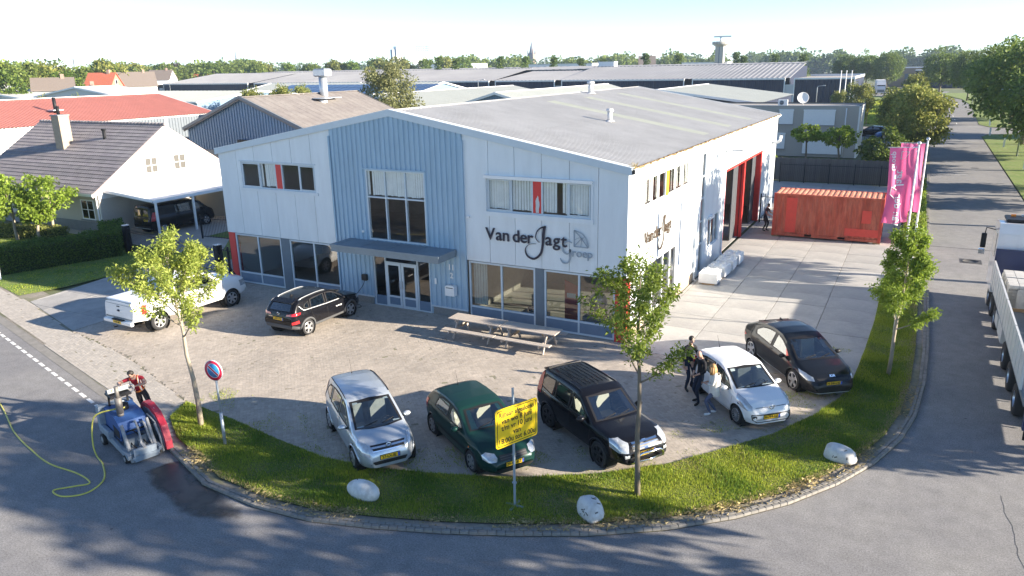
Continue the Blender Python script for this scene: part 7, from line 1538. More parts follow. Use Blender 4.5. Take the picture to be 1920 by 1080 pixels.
tq = thing('satellite_dish', 'round white satellite dish on the office roof', 'dish', (-3.0, 66.2, oh-.12), R(0)); q = MB(); q.lathe([(.001, .12), (.3, .08), (.55, 0.0), (.62, -.04), (.63, -.03), (.55, .02), (.3, .10), (.001, .14)], 24, 'y'); q.xf(Matrix.Translation((0, 0, .95)) @ Matrix.Rotation(R(-18), 4, 'X') @ Matrix.Rotation(R(18), 4, 'Z')); q.build('reflector', M_white, tq); MB().cyl((0, .12, 0), (0, .12, .8), .06, n=10).build('mast', M_grey, tq); MB().bar((0, -.02, .5), (.1, -.6, .9), .03, .03).build('feed_arm', M_grey, tq)
tq = thing('garden_shed', 'small dark shed with sloping roof behind the board fence', 'shed', (-5.0, 50.5, 0)); MB().box(-1.6, 1.0, -1, 1, 0, 2.1).build('wall', M_board, tq); MB().prism([(-1.8, 2.1), (1.25, 2.35), (1.25, 2.45), (-1.8, 2.2)], 'y', -1.2, 1.2).build('roof', M_gravel, tq)
big_tree('garden_tree', 'flat clipped tree before the office shutters, nearer the shed', (-.75, 55), 41, 4.4, 2.4, 1.35, LF_LIME, 30, 80, .22, 'clipped trees before the brick office', r0=.09, rz=.85); big_tree('garden_tree', 'flat clipped tree at the corner of the brick office', (2.3, 54.5), 42, 4.2, 2.2, 1.75, LF_LIME, 34, 80, .22, 'clipped trees before the brick office', r0=.09, rz=.85); big_tree('shrub', 'small pale shrub behind the board fence', (-3.2, 50), 43, 3.0, 1.0, .6, LF_LIME, 14, 60, .16, r0=.04, cat='shrub')
big_tree('shrub', 'tall dark shrub behind the end of the board fence', (6.2, 52), 44, 4.3, .3, 1.9, LF_DK, 40, 80, .25, r0=.08, cat='shrub')
# ================================================================ industrial sheds and warehouse behind
M_navyw = pm('warehouse_navy', (.022, .028, .055), rough=.55, var=.1, scale=.3, spec=.3); M_wroof = pm('warehouse_roof', (.29, .285, .285), rough=.6, var=.08, scale=.2, col2=(.33, .325, .32), mix_scale=.05); M_brownroof = pm('brown_roof', (.185, .165, .155), rough=.95, var=.2, scale=3, bump=.3, bscale=20, col2=(.22, .20, .185), mix_scale=.6); M_redroof = pm('red_roof', (.48, .185, .145), rough=.6, var=.1, scale=.8); M_paleroof = pm('pale_roof', (.37, .39, .36), rough=.6, var=.07, scale=.4); M_whiteroof = pm('white_roof', (.58, .57, .54), rough=.6, var=.05, scale=.4); M_bluew = pm('shed_blue', (.15, .235, .34), rough=.55, var=.1, scale=1)
def ribs(m, a, b, c, d, pitch, depth, n_dir, mi=0):
    """ribbed sheet: quad a-b (one edge) to d-c (other edge); ribs run from ab to dc"""
    a, b, c, d = map(Vector, (a, b, c, d)); n = max(2, int((b-a).length/pitch)); nd = Vector(n_dir)*depth
    for k in range(n):
        for (t0, h0, t1, h1) in ((0, 0, .5, 0), (.5, 0, .6, 1), (.6, 1, .9, 1), (.9, 1, 1, 0)):
            f0, f1 = (k+t0)/n, (k+t1)/n; m.quad(a+(b-a)*f0+nd*h0, a+(b-a)*f1+nd*h1, d+(c-d)*f1+nd*h1, d+(c-d)*f0+nd*h0, mi)
def shed(name, label, x0, x1, y0, y1, ze, zr, wall, roof, ridge='y', pitch=.5, depth=.05, ribwall=True, trim=M_white, xr=None, wpitch=.35):
    t = thing(name, label, 'building', (0, 0, 0)); 
    if ridge == 'y':
        xm = xr if xr is not None else (x0+x1)/2; m = MB()
        if ribwall:
            m.prism([(x0, 0), (x1, 0), (x1, ze), (xm, zr), (x0, ze)], 'y', y0+.06, y0+.1); n = int((x1-x0)/wpitch)
            for k in range(n):
                a = x0+(x1-x0)*k/n; b = a+(x1-x0)/n*.5; top = min(ze+(zr-ze)*(1-abs(a-xm)/((x1-x0)/2)), ze+(zr-ze)*(1-abs(b-xm)/((x1-x0)/2))); m.box(a, b, y0, y0+.06, 0, max(top, ze*.98))
        else: m.prism([(x0, 0), (x1, 0), (x1, ze), (xm, zr), (x0, ze)], 'y', y0, y0+.1)
        m.build('gable_wall', wall, t); MB().prism([(x0, 0), (x1, 0), (x1, ze), (xm, zr), (x0, ze)], 'y', y1-.1, y1).build('gable_wall', wall, t); MB().box(x1-.1, x1, y0+.1, y1-.1, 0, ze).build('side_wall', wall, t); MB().box(x0, x0+.1, y0+.1, y1-.1, 0, ze).build('side_wall', wall, t)
        o = .25
        for (xe, nm) in ((x1+o, 'roof'), (x0-o, 'roof')):
            zz = ze-(zr-ze)/abs((x1 if xe > xm else x0)-xm)*o; m = MB(); ribs(m, (xm, y0-o, zr+.08), (xm, y1+o, zr+.08), (xe, y1+o, zz+.08), (xe, y0-o, zz+.08), pitch, depth, (0, 0, 1)); m.build(nm, roof, t)
            for yy in (y0-o-.08, y1+o): MB().prism([(xm, zr-.16), (xm, zr+.14), (xe, zz+.14), (xe, zz-.16)], 'y', yy, yy+.08).build('verge_trim', trim, t)
        MB().box(xm-.2, xm+.2, y0-o, y1+o, zr+.1, zr+.16).build('ridge_cap', trim, t)
    else:
        ym = (y0+y1)/2; MB().prism([(y0, 0), (y1, 0), (y1, ze), (ym, zr), (y0, ze)], 'x', x1-.1, x1).build('gable_wall', wall, t); MB().prism([(y0, 0), (y1, 0), (y1, ze), (ym, zr), (y0, ze)], 'x', x0, x0+.1).build('gable_wall', wall, t)
        MB().box(x0+.1, x1-.1, y0, y0+.1, 0, ze).build('side_wall', wall, t); MB().box(x0+.1, x1-.1, y1-.1, y1, 0, ze).build('side_wall', wall, t)
        for ye in (y0-.3, y1+.3):
            m = MB(); ribs(m, (x0-.3, ym, zr+.06), (x1+.3, ym, zr+.06), (x1+.3, ye, ze), (x0-.3, ye, ze), pitch, depth, (0, 0, 1)); m.build('roof', roof, t)
            for xx in (x0-.38, x1+.3): MB().prism([(ym, zr-.14), (ym, zr+.14), (ye, ze+.1), (ye, ze-.2)], 'x', xx, xx+.08).build('verge_trim', trim, t)
        MB().box(x0-.3, x1+.3, y0-.4, y0-.3, ze-.15, ze+.05).build('gutter', trim, t)
    return t
b = shed('workshop_shed', 'blue ribbed shed with brown roof and big metal flue', -54, -38.4, 25, 41, 5.1, 8.0, M_bluew, M_brownroof, pitch=.9, depth=.03, trim=M_brownroof)
MB().prism([(-54.3, 5.0), (-46.2, 8.0), (-46.2, 8.26), (-54.3, 5.26)], 'y', 24.6, 24.74).build('verge_board', M_steeld, b); MB().prism([(-38.1, 5.0), (-46.2, 8.0), (-46.2, 8.26), (-38.1, 5.26)], 'y', 24.6, 24.74).build('verge_board', M_steeld, b)
MB().box(-46.5, -40.5, 24.85, 24.99, .0, 3.9).build('door', M_grey, b); MB().box(-47, -40, 24.6, 25.0, 3.9, 4.25).build('door_canopy', M_trim, b); MB().box(-44.2, -39.4, 21.5, 24.98, 3.4, 3.7).build('flat_extension_roof', M_grey, b); MB().box(-44, -39.6, 21.7, 24.9, 0, 3.4).build('flat_extension', M_steeld, b)
MB().box(-55.06, -48.5, 24.9, 24.995, 0, 3.2).build('lower_cladding', M_steeld, b)
fl = thing('metal_flue', 'fat galvanised flue with box cowl on the brown roof', 'flue', (-45.6, 35.4, 7.5)); MB().cyl((0, 0, -.4), (0, 0, 2.2), .42, n=16).build('pipe', M_galv, fl); MB().box(-.75, .75, -.55, .55, 2.2, 3.0, bev=.12).build('cowl', M_galv, fl); MB().box(-.9, 1.8, -1.1, .6, .12, .18).build('flashing', M_galv, fl)
vv = thing('roof_ventilator', 'round white ventilator with flat cap beside the flue', 'ventilator', (-44.2, 33.6, 7.05)); MB().cyl((0, 0, -.3), (0, 0, .45), .42, n=16).build('drum', M_white, vv); MB().cyl((0, 0, .55), (0, 0, .62), 1.0, n=20).build('cap', M_galv, vv); MB().cyl((0, 0, .4), (0, 0, .6), .3, n=10).build('neck', M_trim, vv)
shed('workshop_shed', 'long red roofed shed behind the white house', -79, -60.8, 4, 34, 6.0, 8.0, M_stucco, M_redroof, pitch=.33, depth=.05, ribwall=False)
t = thing('shed_wall', 'grey ribbed end wall below the red roof', 'wall', (0, 0, 0)); m = MB(); ribs(m, (-60.68, 22, 0), (-60.68, 34, 0), (-60.68, 34, 5.85), (-60.68, 22, 5.85), .35, .05, (1, 0, 0)); m.build('ribbed_cladding', M_steeld, t); MB().box(-60.7, -60.6, 27.6, 27.9, 0, 5.85).build('downpipe', M_white, t)
vt = thing('roof_ventilator', 'dark pipe standing on the red roof', 'ventilator', (-64.3, 18.6, 7.2)); MB().cyl((0, 0, -.5), (0, 0, 1.1), .16, n=10).build('pipe', M_trim, vt); MB().box(-.5, .5, -.5, .5, -.1, -.02).build('flashing', M_grey, vt)
shed('workshop_shed', 'pale roofed shed with long ridge behind the brown roof', -67, -46, 57, 97, 5.0, 7.0, M_bluew, M_paleroof, pitch=.8); shed('workshop_shed', 'pale roofed shed hidden mostly by the grey main roof', -46, -30, 58, 96, 5.0, 7.2, M_bluew, M_paleroof, pitch=.8)
shed('workshop_shed', 'light grey roofed shed right of the main roof ridge', -34, -9, 73, 99, 5.4, 7.0, M_navyw, M_paleroof, pitch=1.2, xr=-22)
shed('workshop_shed', 'pale green roofed shed with blue wall behind the red roof', -118, -92, 58, 84, 5.9, 7.1, M_bluew, M_paleroof, ridge='x', pitch=1.0)
s3 = shed('workshop_shed', 'pale roofed shed carrying rows of solar panels', -122, -76, 90, 118, 5.2, 7.6, M_bluew, M_paleroof, ridge='x', pitch=1.2)
M_solar = pm('solar_panel', (.012, .022, .065), rough=.15, var=.1, spec=.6); pmesh = MB().box(-.98, .98, -1.55, 1.55, 0, .05, bev=.01).mesh('solar_panel', M_solar); tilt = math.atan2(2.4, 14.3)
for i in range(18):
    for j in range(3):
        o = link('solar_panel', pmesh, s3, loc=(-112+i*2.15, 93.2+j*3.2, 5.2+(93.2+j*3.2-89.7)*2.4/14.3+.22)); o.rotation_euler = (tilt, 0, 0)
shed('white_barn', 'white sheet roofed barn with shallow gable at far left', -150, -123, 67, 76, 6.2, 8.0, M_whiteroof, M_whiteroof, ribwall=False, pitch=1.0); shed('white_barn', 'big white roofed barn at the left picture edge', -205, -150, 66, 76, 5.6, 8.3, M_whiteroof, M_whiteroof, ribwall=False, pitch=1.2)
# the long navy warehouse in bays
wh = thing('warehouse', 'long dark navy warehouse with sloping grey metal roof', 'building', (0, 0, 0)); bays = [(-305, -262, 0), (-258, -212, 0), (-208, -158, 1), (-154, -103, 1), (-99, -87, 2), (-85.5, -47.5, 1), (-45.5, -12.5, 1), (-10.3, 16, 3)]
YW = 170.0
for (a, b_, kd) in [(-300, -248, 4), (-244, -200, 1), (-197, -150, 1), (-147, -103, 1), (-101, -82, 2), (-80, -45.6, 1), (-43.6, -21, 1), (-19, -5.6, 3)]:
    m = MB(); ribs(m, (a, YW, 0), (b_, YW, 0), (b_, YW, 6.15), (a, YW, 6.15), 1.0, .08, (0, -1, 0)); m.build('wall_cladding', M_navyw, wh); MB().box(a, b_, YW-.2, YW+.3, 6.16, 6.5).build('eaves_trim', M_white, wh)
    for x in (a, b_-.25): MB().box(x, x+.25, YW-.14, YW+.1, 0, 6.15).build('corner_trim', M_white, wh)
    if kd in (1, 2):
        m = MB(); zt = 9.75 if kd == 1 else 8.8; ribs(m, (a-1, YW+.3, 6.5), (b_+1, YW+.3, 6.5), (b_+1, YW+26, zt), (a-1, YW+26, zt), 1.2, .06, (0, -.15, 1)); m.build('roof', M_wroof, wh); MB().box(a-1, b_+1, YW+25.9, YW+26.6, zt-.1, zt+.12).build('roof_edge', M_steeld, wh)
    elif kd == 3: MB().box(a, b_, YW+.3, YW+30, 6.2, 6.4).build('roof', M_gravel, wh); MB().box(b_-.4, b_, YW+.3, YW+30, 6.4, 6.75).box(a, b_, YW+29.6, YW+30, 6.4, 6.9).build('roof_edge', M_white, wh)
    else: MB().box(a, b_, YW+.3, YW+30, 6.2, 6.5).build('roof', M_whiteroof, wh)
for (x) in (-246, -198.5, -148.5, -102, -81, -44.6, -20): MB().box(x-1.0, x+1.0, YW+.3, YW+.5, 0, 5).build('doorway', M_grey, wh)
MB().box(-12, -5.7, YW+.35, YW+30, 0, 6.15).build('side_wall', M_navyw, wh)
wb_ = thing('warehouse', 'second grey roof plane rising behind the navy warehouse', 'building', (0, 0, 0)); m = MB(); ribs(m, (-245, YW+27, 9.2), (-24, YW+27, 9.2), (-24, YW+60, 10.1), (-245, YW+60, 10.1), 2.5, .06, (0, 0, 1)); m.build('roof', M_wroof, wb_); MB().box(-245, -24, YW+27, YW+60, 0, 9.0).build('wall', M_navyw, wb_)
rb = thing('roof_cabin', 'small white plant cabin on the warehouse roof', 'cabin', (-78, YW+30, 9.3)); MB().box(-2.6, 2.6, -1.5, 1.5, 0, 1.9).build('walls', M_white, rb); MB().box(-2.7, 2.7, -1.6, 1.6, 1.9, 2.0).build('roof', M_grey, rb)
# ================================================================ far towers, houses, masts
t = thing('white_tower', 'tall plain white factory tower block on the horizon', 'tower', (-300, 395, 0), R(-28)); MB().box(-2.2, 2.2, -2.2, 2.2, 0, 24.5).build('main_shaft', M_white, t); MB().box(-2.1, 1.0, -4.6, -2.21, 0, 22.6).build('side_shaft', pm('tower_grey', (.42, .47, .55), rough=.8), t)
for x in (-2, 1.2): MB().cyl((x, 0, 24.5), (x, 0, 26), .08, n=6).build('antenna', M_grey, t)
t = thing('sign_tower', 'white tower carrying an open lattice sign frame', 'tower', (-288, 405, 0), R(35)); MB().box(-3.4, 3.4, -2.5, 2.5, 0, 21.0).build('shaft', M_white, t)
m = MB(); 
for k in range(9): x = -4.6+k*1.15; m.box(x-.1, x+.1, -3, -2.8, 21.2, 24.2)
m.box(-4.8, 4.8, -3, -2.8, 21.2, 21.4).box(-4.8, 4.8, -3, -2.8, 24.0, 24.2).box(-4.8, 4.8, -3, -2.8, 22.6, 22.75); m.build('lattice_frame', M_steeld, t); MB().cyl((3.4, 0, 21), (3.4, 0, 25.6), .15, n=6).build('antenna', M_steeld, t)
t = thing('church', 'distant church tower with pointed spire and corner pinnacles', 'church', (-439, 868, 0)); M_churchb = pm('church_brick', (.30, .21, .17), rough=.9); MB().box(-4, 4, -4, 4, 0, 25).build('tower', M_churchb, t); MB().lathe([(4.4, 25), (3.2, 27), (.05, 41)], 8, 'z').build('spire', pm('spire_slate', (.13, .14, .17), rough=.8), t)
for a, b_ in ((-3.4, -3.4), (3.4, -3.4), (-3.4, 3.4), (3.4, 3.4)): MB().lathe([(.9, 25), (.9, 28), (.02, 33)], 6, 'z', (a, b_, 0)).build('pinnacle', M_churchb, t)
t = thing('radar_tower', 'concrete radar tower with round platform and antenna', 'tower', (-87, 383, 0)); M_tc = pm('tower_concrete', (.40, .38, .34), rough=.9, var=.1, scale=.5); MB().box(-2.1, 2.1, -2.1, 2.1, 0, 19).build('shaft', M_tc, t); MB().box(-.25, .25, -2.15, -2.1, 0, 19).build('shaft_joint', M_steeld, t); MB().lathe([(2.2, 18.2), (3.9, 19.2), (4.1, 19.4), (4.1, 20.6), (3.6, 20.8), (.01, 20.8)], 20, 'z').build('platform', M_tc, t)
m = MB()
for k in range(16): a = k*math.pi/8; m.cyl((4.3*math.cos(a), 4.3*math.sin(a), 19.2), (4.3*math.cos(a), 4.3*math.sin(a), 21.6), .06, n=4)
m.build('railing', M_galv, t); MB().cyl((0, 0, 20.8), (0, 0, 23), .4, n=8).build('mast', M_galv, t); MB().obox((.9, 0, 23.2), (4.5, 0, 0), (0, .25, 0), (0, 0, .35)).build('radar_antenna', M_galv, t)
t = thing('church', 'thin dark church spire rising over the trees at left', 'church', (-654, 583, 0)); MB().box(-3, 3, -3, 3, 0, 16).build('tower', M_churchb, t); MB().lathe([(3.6, 16), (1.2, 21), (.05, 34)], 8, 'z').build('spire', MATS['spire_slate'], t)
def mast(label, x, y, h, r=.25): t = thing('lattice_mast', label, 'mast', (x, y, 0)); m = MB(); [m.cyl((r*2.4*math.cos(a), r*2.4*math.sin(a), 0), (r*math.cos(a), r*math.sin(a), h), .1, n=4) for a in (0, 2.09, 4.19)]; m.build('legs', M_galv, t); MB().cyl((0, 0, h*.9), (0, 0, h+3), .08, n=5).build('antenna', M_galv, t)
mast('slim lattice mast standing above the far wood', -133, 862, 29, .5); mast('thin light mast near the white church house', -270, 420, 17, .12); mast('thin light mast left of the church tower', -210, 430, 16, .12); mast('thin radio mast above the houses at left', -215, 118, 15, .12)
def villa(label, x, y, rz, w, d, ze, zr, wall, roof, nm='house'):
    t = thing(nm, label, 'house', (x, y, 0), R(rz)); MB().prism([(-d/2, 0), (d/2, 0), (d/2, ze), (0, zr), (-d/2, ze)], 'x', -w/2, w/2).build('wall', wall, t); k = (zr-ze)/(d/2)
    for sg in (1, -1): MB().prism([(0, zr+.2), (sg*(d/2+.4), ze+.2-k*.4), (sg*(d/2+.4), ze-k*.4), (0, zr)], 'x', -w/2-.3, w/2+.3).build('roof', roof, t)
    for (a, z) in ((-d*.22, ze*.35), (d*.22, ze*.35), (0, ze*1.05)):
        for sx in (1, -1): w_ = MB().box(sx*w/2-.04, sx*w/2+.04, a-.55, a+.55, z, z+1.2).build('window', M_white, t); MB().box(sx*(w/2+.045)-.005, sx*(w/2+.045)+.005, a-.45, a+.45, z+.1, z+1.1).build('pane', M_ink, w_)
    for a in (-w*.3, 0, w*.3): w_ = MB().box(a-.6, a+.6, -d/2-.04, -d/2+.04, ze*.35, ze*.35+1.3).build('window', M_white, t); MB().box(a-.5, a+.5, -d/2-.05, -d/2-.042, ze*.35+.1, ze*.35+1.2).build('pane', M_ink, w_)
    MB().box(w*.2, w*.2+.7, -.4, .4, zr-.8, zr+.9).build('chimney', M_churchb, t)
M_brickr = pm('brick_red', (.45, .20, .14), rough=.9, var=.1); M_rooft = pm('roof_terracotta', (.44, .13, .075), rough=.8, var=.12); M_roofb = pm('roof_brown', (.17, .14, .12), rough=.85, var=.12)
villa('red brick house with orange tiled roof at far left', -182, 104, 25, 7, 6, 7.4, 10.6, M_brickr, M_rooft); villa('dark house with long brown roof before the wood', -163, 79, 55, 8, 5.5, 7.4, 9.7, M_brickg, M_roofb); villa('brown roofed house with low gable next to the dark house', -160, 86, -30, 6, 5, 6.2, 8.0, M_brickp, M_roofb)
villa('far brown roofed house among the trees', -250, 142, 40, 13, 9, 6.5, 11.0, M_brickp, M_roofb); villa('far pale house with brown roof left of the spire', -232, 150, 60, 12, 8, 6.5, 10.8, M_stucco, M_roofb); villa('far white gabled house in the wood', -270, 190, 30, 9, 8, 8, 11.5, M_stucco, M_roofb); villa('far long white house by the thin church', -355, 270, 60, 22, 9, 8, 11.5, M_stucco, M_rooft); villa('far white villa with turret roof beside a conifer', -130, 395, 20, 9, 8, 10, 14.5, M_stucco, M_roofb); villa('far red roofed house near the thin spire', -320, 250, 20, 10, 8, 6, 9.5, M_brickr, M_rooft); villa('far dark house among the left trees', -215, 110, 70, 11, 8, 6, 10.2, M_brickg, M_roofb)
def hall(label, x, y, w, d, h, mat): t = thing('hall', label, 'building', (x, y, 0)); MB().box(-w/2, w/2, -d/2, d/2, 0, h).build('walls', mat, t); MB().box(-w/2-.1, w/2+.1, -d/2-.1, d/2+.1, h, h+.3).build('roof', M_grey, t); [MB().box(-w/2+w*(k+.5)/6-.8, -w/2+w*(k+.5)/6+.8, -d/2-.05, -d/2-.001, h*.4, h*.7).build('window', M_steeld, t) for k in range(6)]
hall('low white hall behind the factory tower', -270, 415, 40, 20, 12.5, M_white); hall('low pale hall beyond the warehouse, right of the church', -150, 330, 34, 16, 11.0, M_white); hall('low brown hall beside the far road trees', 12, 320, 40, 12, 7, pm('hall_brown', (.30, .22, .16), rough=.9)); hall('dark fluted hall behind the far road bend', 14, 300, 18, 8, 6.2, M_navyw); hall('low white hall right of the church tower', -95, 390, 24, 14, 10.5, M_white)
# distant lorry, street lamps, poles, signs
t = thing('box_lorry', 'white box lorry waiting on the far road', 'lorry', (-3.2, 238, 0), R(6)); MB().box(-1.3, 1.3, 1.5, 9, 1.1, 4.3).build('box_body', M_white, t); q = MB(); q.prism([(-.9, .5), (1.3, .5), (1.3, 3.6), (-.3, 3.7), (-.8, 2.9), (-.95, 1.8)], 'x', -1.25, 1.25); q.build('cab', M_cab, t); MB().prism([(-.86, 2.05), (-.9, 2.0), (-.82, 2.85), (-.78, 2.9)], 'x', -1.1, 1.1).build('windscreen', M_ink, t); MB().box(-1.0, 1.0, -.97, -.9, .7, 1.5).build('grille', M_steeld, t)
for x in (-1.1, 1.1):
    for y in (.2, 6.5, 7.8): MB().lathe([(.1, -.15), (.5, -.15), (.5, .15), (.1, .15)], 14, 'x', (x, y, .5)).build('wheel', M_tyre, t)
def lamp(label, x, y, h, dx): t = thing('street_lamp', label, 'street lamp', (x, y, 0), 0, 'street lamps'); MB().tube([(0, 0, 0), (0, 0, h-.4), (dx*.1, 0, h-.1), (dx, 0, h)], [.09, .06, .05, .04], 8).build('pole', M_galv, t); MB().box(min(dx, dx*1.5), max(dx, dx*1.5), -.12, .12, h-.05, h+.08, bev=.02).build('lamp_head', M_grey, t)
lamp('street lamp leaning over the road by the large right trees', 18.6, 72, 7.0, -1.6); lamp('small street lamp at the far road bend', 18.6, 176, 6, -1.2); lamp('street lamp before the navy warehouse behind the office', -8.4, 125, 6.0, .9); lamp('street lamp between the pale shed and the warehouse', -86, 135, 7.5, 1.2); lamp('street lamp in front of the warehouse at left', -215, 150, 8, 1.5)
for k, x in enumerate((-4.9, -4.0, -3.1)): t = thing('flagpole', ('bare white flagpole left of three before the warehouse', 'bare white flagpole between two others before the warehouse', 'bare white flagpole right of three before the warehouse')[k], 'flagpole', (x, 128, 0), 0, 'bare flagpoles before the warehouse'); MB().cyl((0, 0, 0), (0, 0, 8.4), .1, .07, 8).build('pole', M_white, t); MB().ball((0, 0, 8.45), .12, 8, 5).build('finial', M_white, t)
t = thing('direction_sign', 'blue street name sign on white post at the right edge', 'sign', (18.2, 60.5, 0)); MB().box(-.06, .06, -.06, .06, 0, 2.2).build('post', M_white, t); MB().box(.06, 1.3, -.03, .03, 1.85, 2.15).build('name_plate', M_plateb, t)
t = thing('marker_post', 'yellow marker board on slim post by the ditch', 'post', (1.1, 112, 0)); MB().box(-.05, .05, -.05, .05, 0, 3.4).build('post', M_woodw, t); MB().box(-.12, .12, -.06, -.05, 2.2, 3.4).build('board', M_yel, t)
for k, (x, y) in enumerate(((18.1, 82), (17.6, 98), (18.6, 116))): link('reflector_post', MB().prism([(-.1, 0), (.1, 0), (.1, 1.0), (0, 1.12), (-.1, 1.0)], 'y', -.05, .05).mesh('reflector_post', M_white), None, ('white roadside post nearest along the right verge', 'white roadside post second along the right verge', 'white roadside post beyond the junction')[k], 'post', 'white posts along the right verge', None, (x, y, 0))
# ================================================================ larger trees
protos = {}
def proto(key, *a, **k): protos[key] = big_tree(*a, **k); return protos[key]
def plant(key, label, x, y, h, rx, rz=None):
    """individual copy of a prototype tree scaled to its own height and spread"""
    src, h0, r0 = protos[key]; o = dup(src, (x, y, 0), random.uniform(0, 6.28), label, (rx/r0, rx/r0, h/h0)); return o
def P(key, *a, h, rx, **k): t = big_tree(*a, **k); protos[key] = (t, h, rx); return t
GR = 'large roadside trees on the right'
P('oak', 'roadside_tree', 'big roadside tree overhanging the right road edge by the name sign', (20.6, 60), 51, 10.6, 2.6, 4.7, LF_DK, 120, 110, .36, GR, h=10.6, rx=4.7, r0=.26)
P('oak2', 'roadside_tree', 'big roadside tree whose trunk stands before the junction', (20.2, 86), 52, 12.6, 2.4, 6.3, LF_DK, 140, 110, .38, GR, h=12.6, rx=6.3, r0=.26)
for i, (k, x, y, h, r, lb) in enumerate((('oak', 26, 74, 13.0, 5.5, 'large tree behind the roadside row at the right edge'), ('oak2', 21.6, 120, 12.6, 5.6, 'roadside tree just beyond the junction'), ('oak', 21.6, 136, 12.6, 5.4, 'roadside tree second beyond the junction'), ('oak2', 21.4, 152, 12.4, 5.2, 'roadside tree third beyond the junction'), ('oak', 20.5, 166, 11.5, 4.3, 'roadside tree fourth beyond the junction'), ('oak2', 18.5, 200, 12.4, 4.8, 'roadside tree at the far road bend'), ('oak', 12.5, 226, 12.6, 4.8, 'tree over the far road bend'), ('oak2', -3, 268, 13.0, 4.8, 'tree behind the white box lorry'), ('oak', -10, 275, 12.8, 4.6, 'tree left of the white box lorry'), ('oak2', -17, 275, 12.4, 4.4, 'leftmost tree behind the far road'), ('oak', 33, 100, 13.5, 5.5, 'large tree behind the junction at the right edge'), ('oak2', 30, 132, 13, 5.5, 'large tree in the second row right of the road'), ('oak2', 23.5, 77, 12.6, 5.6, 'large tree between the first two on the right'))): plant(k, lb, x, y, h, r)
P('lime', 'roadside_tree', 'bushy bright tree left of the road behind the pink banners', (8.7, 66), 53, 8.3, .9, 2.8, LF_BRN, 80, 110, .27, 'bushy trees left of the side road', h=8.3, rx=2.8, r0=.13)
for (k, x, y, h, r, lb) in (('lime', 6.6, 78, 7.6, 2.2, 'slimmer bushy tree just left of the bright tree'), ('lime', -.3, 112, 7.2, 2.0, 'small bushy tree at the warehouse corner'), ('lime', 7.6, 122, 8.4, 2.2, 'small bushy tree beyond the junction on the left'), ('lime', -4.3, 122, 5.5, 1.2, 'low bush behind the bare flagpoles'), ('lime', 20.2, 40, 8, 3.0, 'low tree across the side road level with the hedge end'), ('lime', 20.2, 48, 8, 3.2, 'low tree across the side road beyond the board fence'), ('lime', 20.6, 69, 8, 2.6, 'low tree under the large roadside trees')): plant(k, lb, x, y, h, r)
# row across the side road, mostly outside the picture: it shades the road and forecourt
GS = 'trees across the side road'
P('row', 'roadside_tree', 'tree across the side road nearest the corner', (18.6, -10.0), 54, 10.0, 3.0, 2.9, LF_MID, 64, 75, .34, GS, h=10.0, rx=2.9, r0=.2)
for i, (x, y, h, r) in enumerate(((18.9, 16.4, 10.8, 2.9), (19.2, 31, 9.8, 3.0), (19.6, 44, 10.2, 3.4), (18.6, -2.6, 5.2, 1.5))): plant('row', ('tree across the side road level with the flags', 'tree across the side road level with the container', 'tree across the side road level with the board fence', 'small tree across the side road behind the lorry tail')[i], x, y, h, r)
# background trees, singly
P('willow', 'willow_tree', 'grey green willow rising behind the brown roofed shed', (-50, 52), 55, 11.0, 2.0, 3.3, LF_GREY, 90, 130, .26, None, h=11.0, rx=3.3, r0=.2); plant('lime', 'bushy tree left of the solar panel roof', -84, 62, 8.2, 2.4); plant('lime', 'second bushy tree left of the solar panel roof', -80, 64, 8.6, 2.2); plant('lime', 'green tuft before the white barn', -84, 33, 8.2, 1.3); plant('lime', 'second green tuft before the white barn', -80, 26, 8.3, 1.5); plant('lime', 'low bush by the pale green roof', -100, 90, 8.0, 2)
P('far', 'background_tree', 'dark tree at the left picture edge before the horizon', (-192, 85), 56, 14, 2.5, 5.2, LF_MID, 46, 70, .75, 'trees on the horizon', h=14, rx=5.2, r0=.25)
P('far2', 'background_tree', 'pale broad tree left of the red roofed house', (-338, 228), 57, 14.8, 1.5, 7.5, LF_BRN, 60, 70, 1.0, 'trees on the horizon', h=14.8, rx=7.5, r0=.22)
P('far3', 'background_tree', 'dark blue green tree among the far houses', (-240, 146), 58, 15, 2, 5.5, LF_DK, 46, 70, .8, 'trees on the horizon', h=15, rx=5.5, r0=.25)
P('con', 'conifer', 'dark conifer above the warehouse roof nearest the radar tower', (-50, 250), 59, 13.2, 1.0, 2.3, leaf_mat('leaf_conifer', (.05, .10, .02), (.14, .19, .04), .25), 40, 60, .5, 'conifers behind the warehouse', h=13.2, rx=2.3, shape='cone', r0=.15)
for i, (x, y, h) in enumerate(((-126, 219, 13.4), (-118, 223, 13.2), (-109, 227, 13.0), (-100, 231, 12.2), (-93, 234, 12.0), (-79, 239, 13.4), (-68, 242, 12.9), (-47, 247, 12.0), (-37, 249, 12.2), (-28, 250, 12.0), (-140, 211, 13.0), (-145, 208, 13.4))): plant('con', 'conifer behind the warehouse, standing %s' % ('left of the church tower', 'right of the church tower', 'second right of the church tower', 'third right of the church tower', 'before the white plant cabin', 'left of the white villa', 'right of the white villa', 'right beside the radar tower', 'second right of the radar tower', 'third right of the radar tower', 'before the sign tower', 'between the two white towers')[i], x, y, h, 2.2)
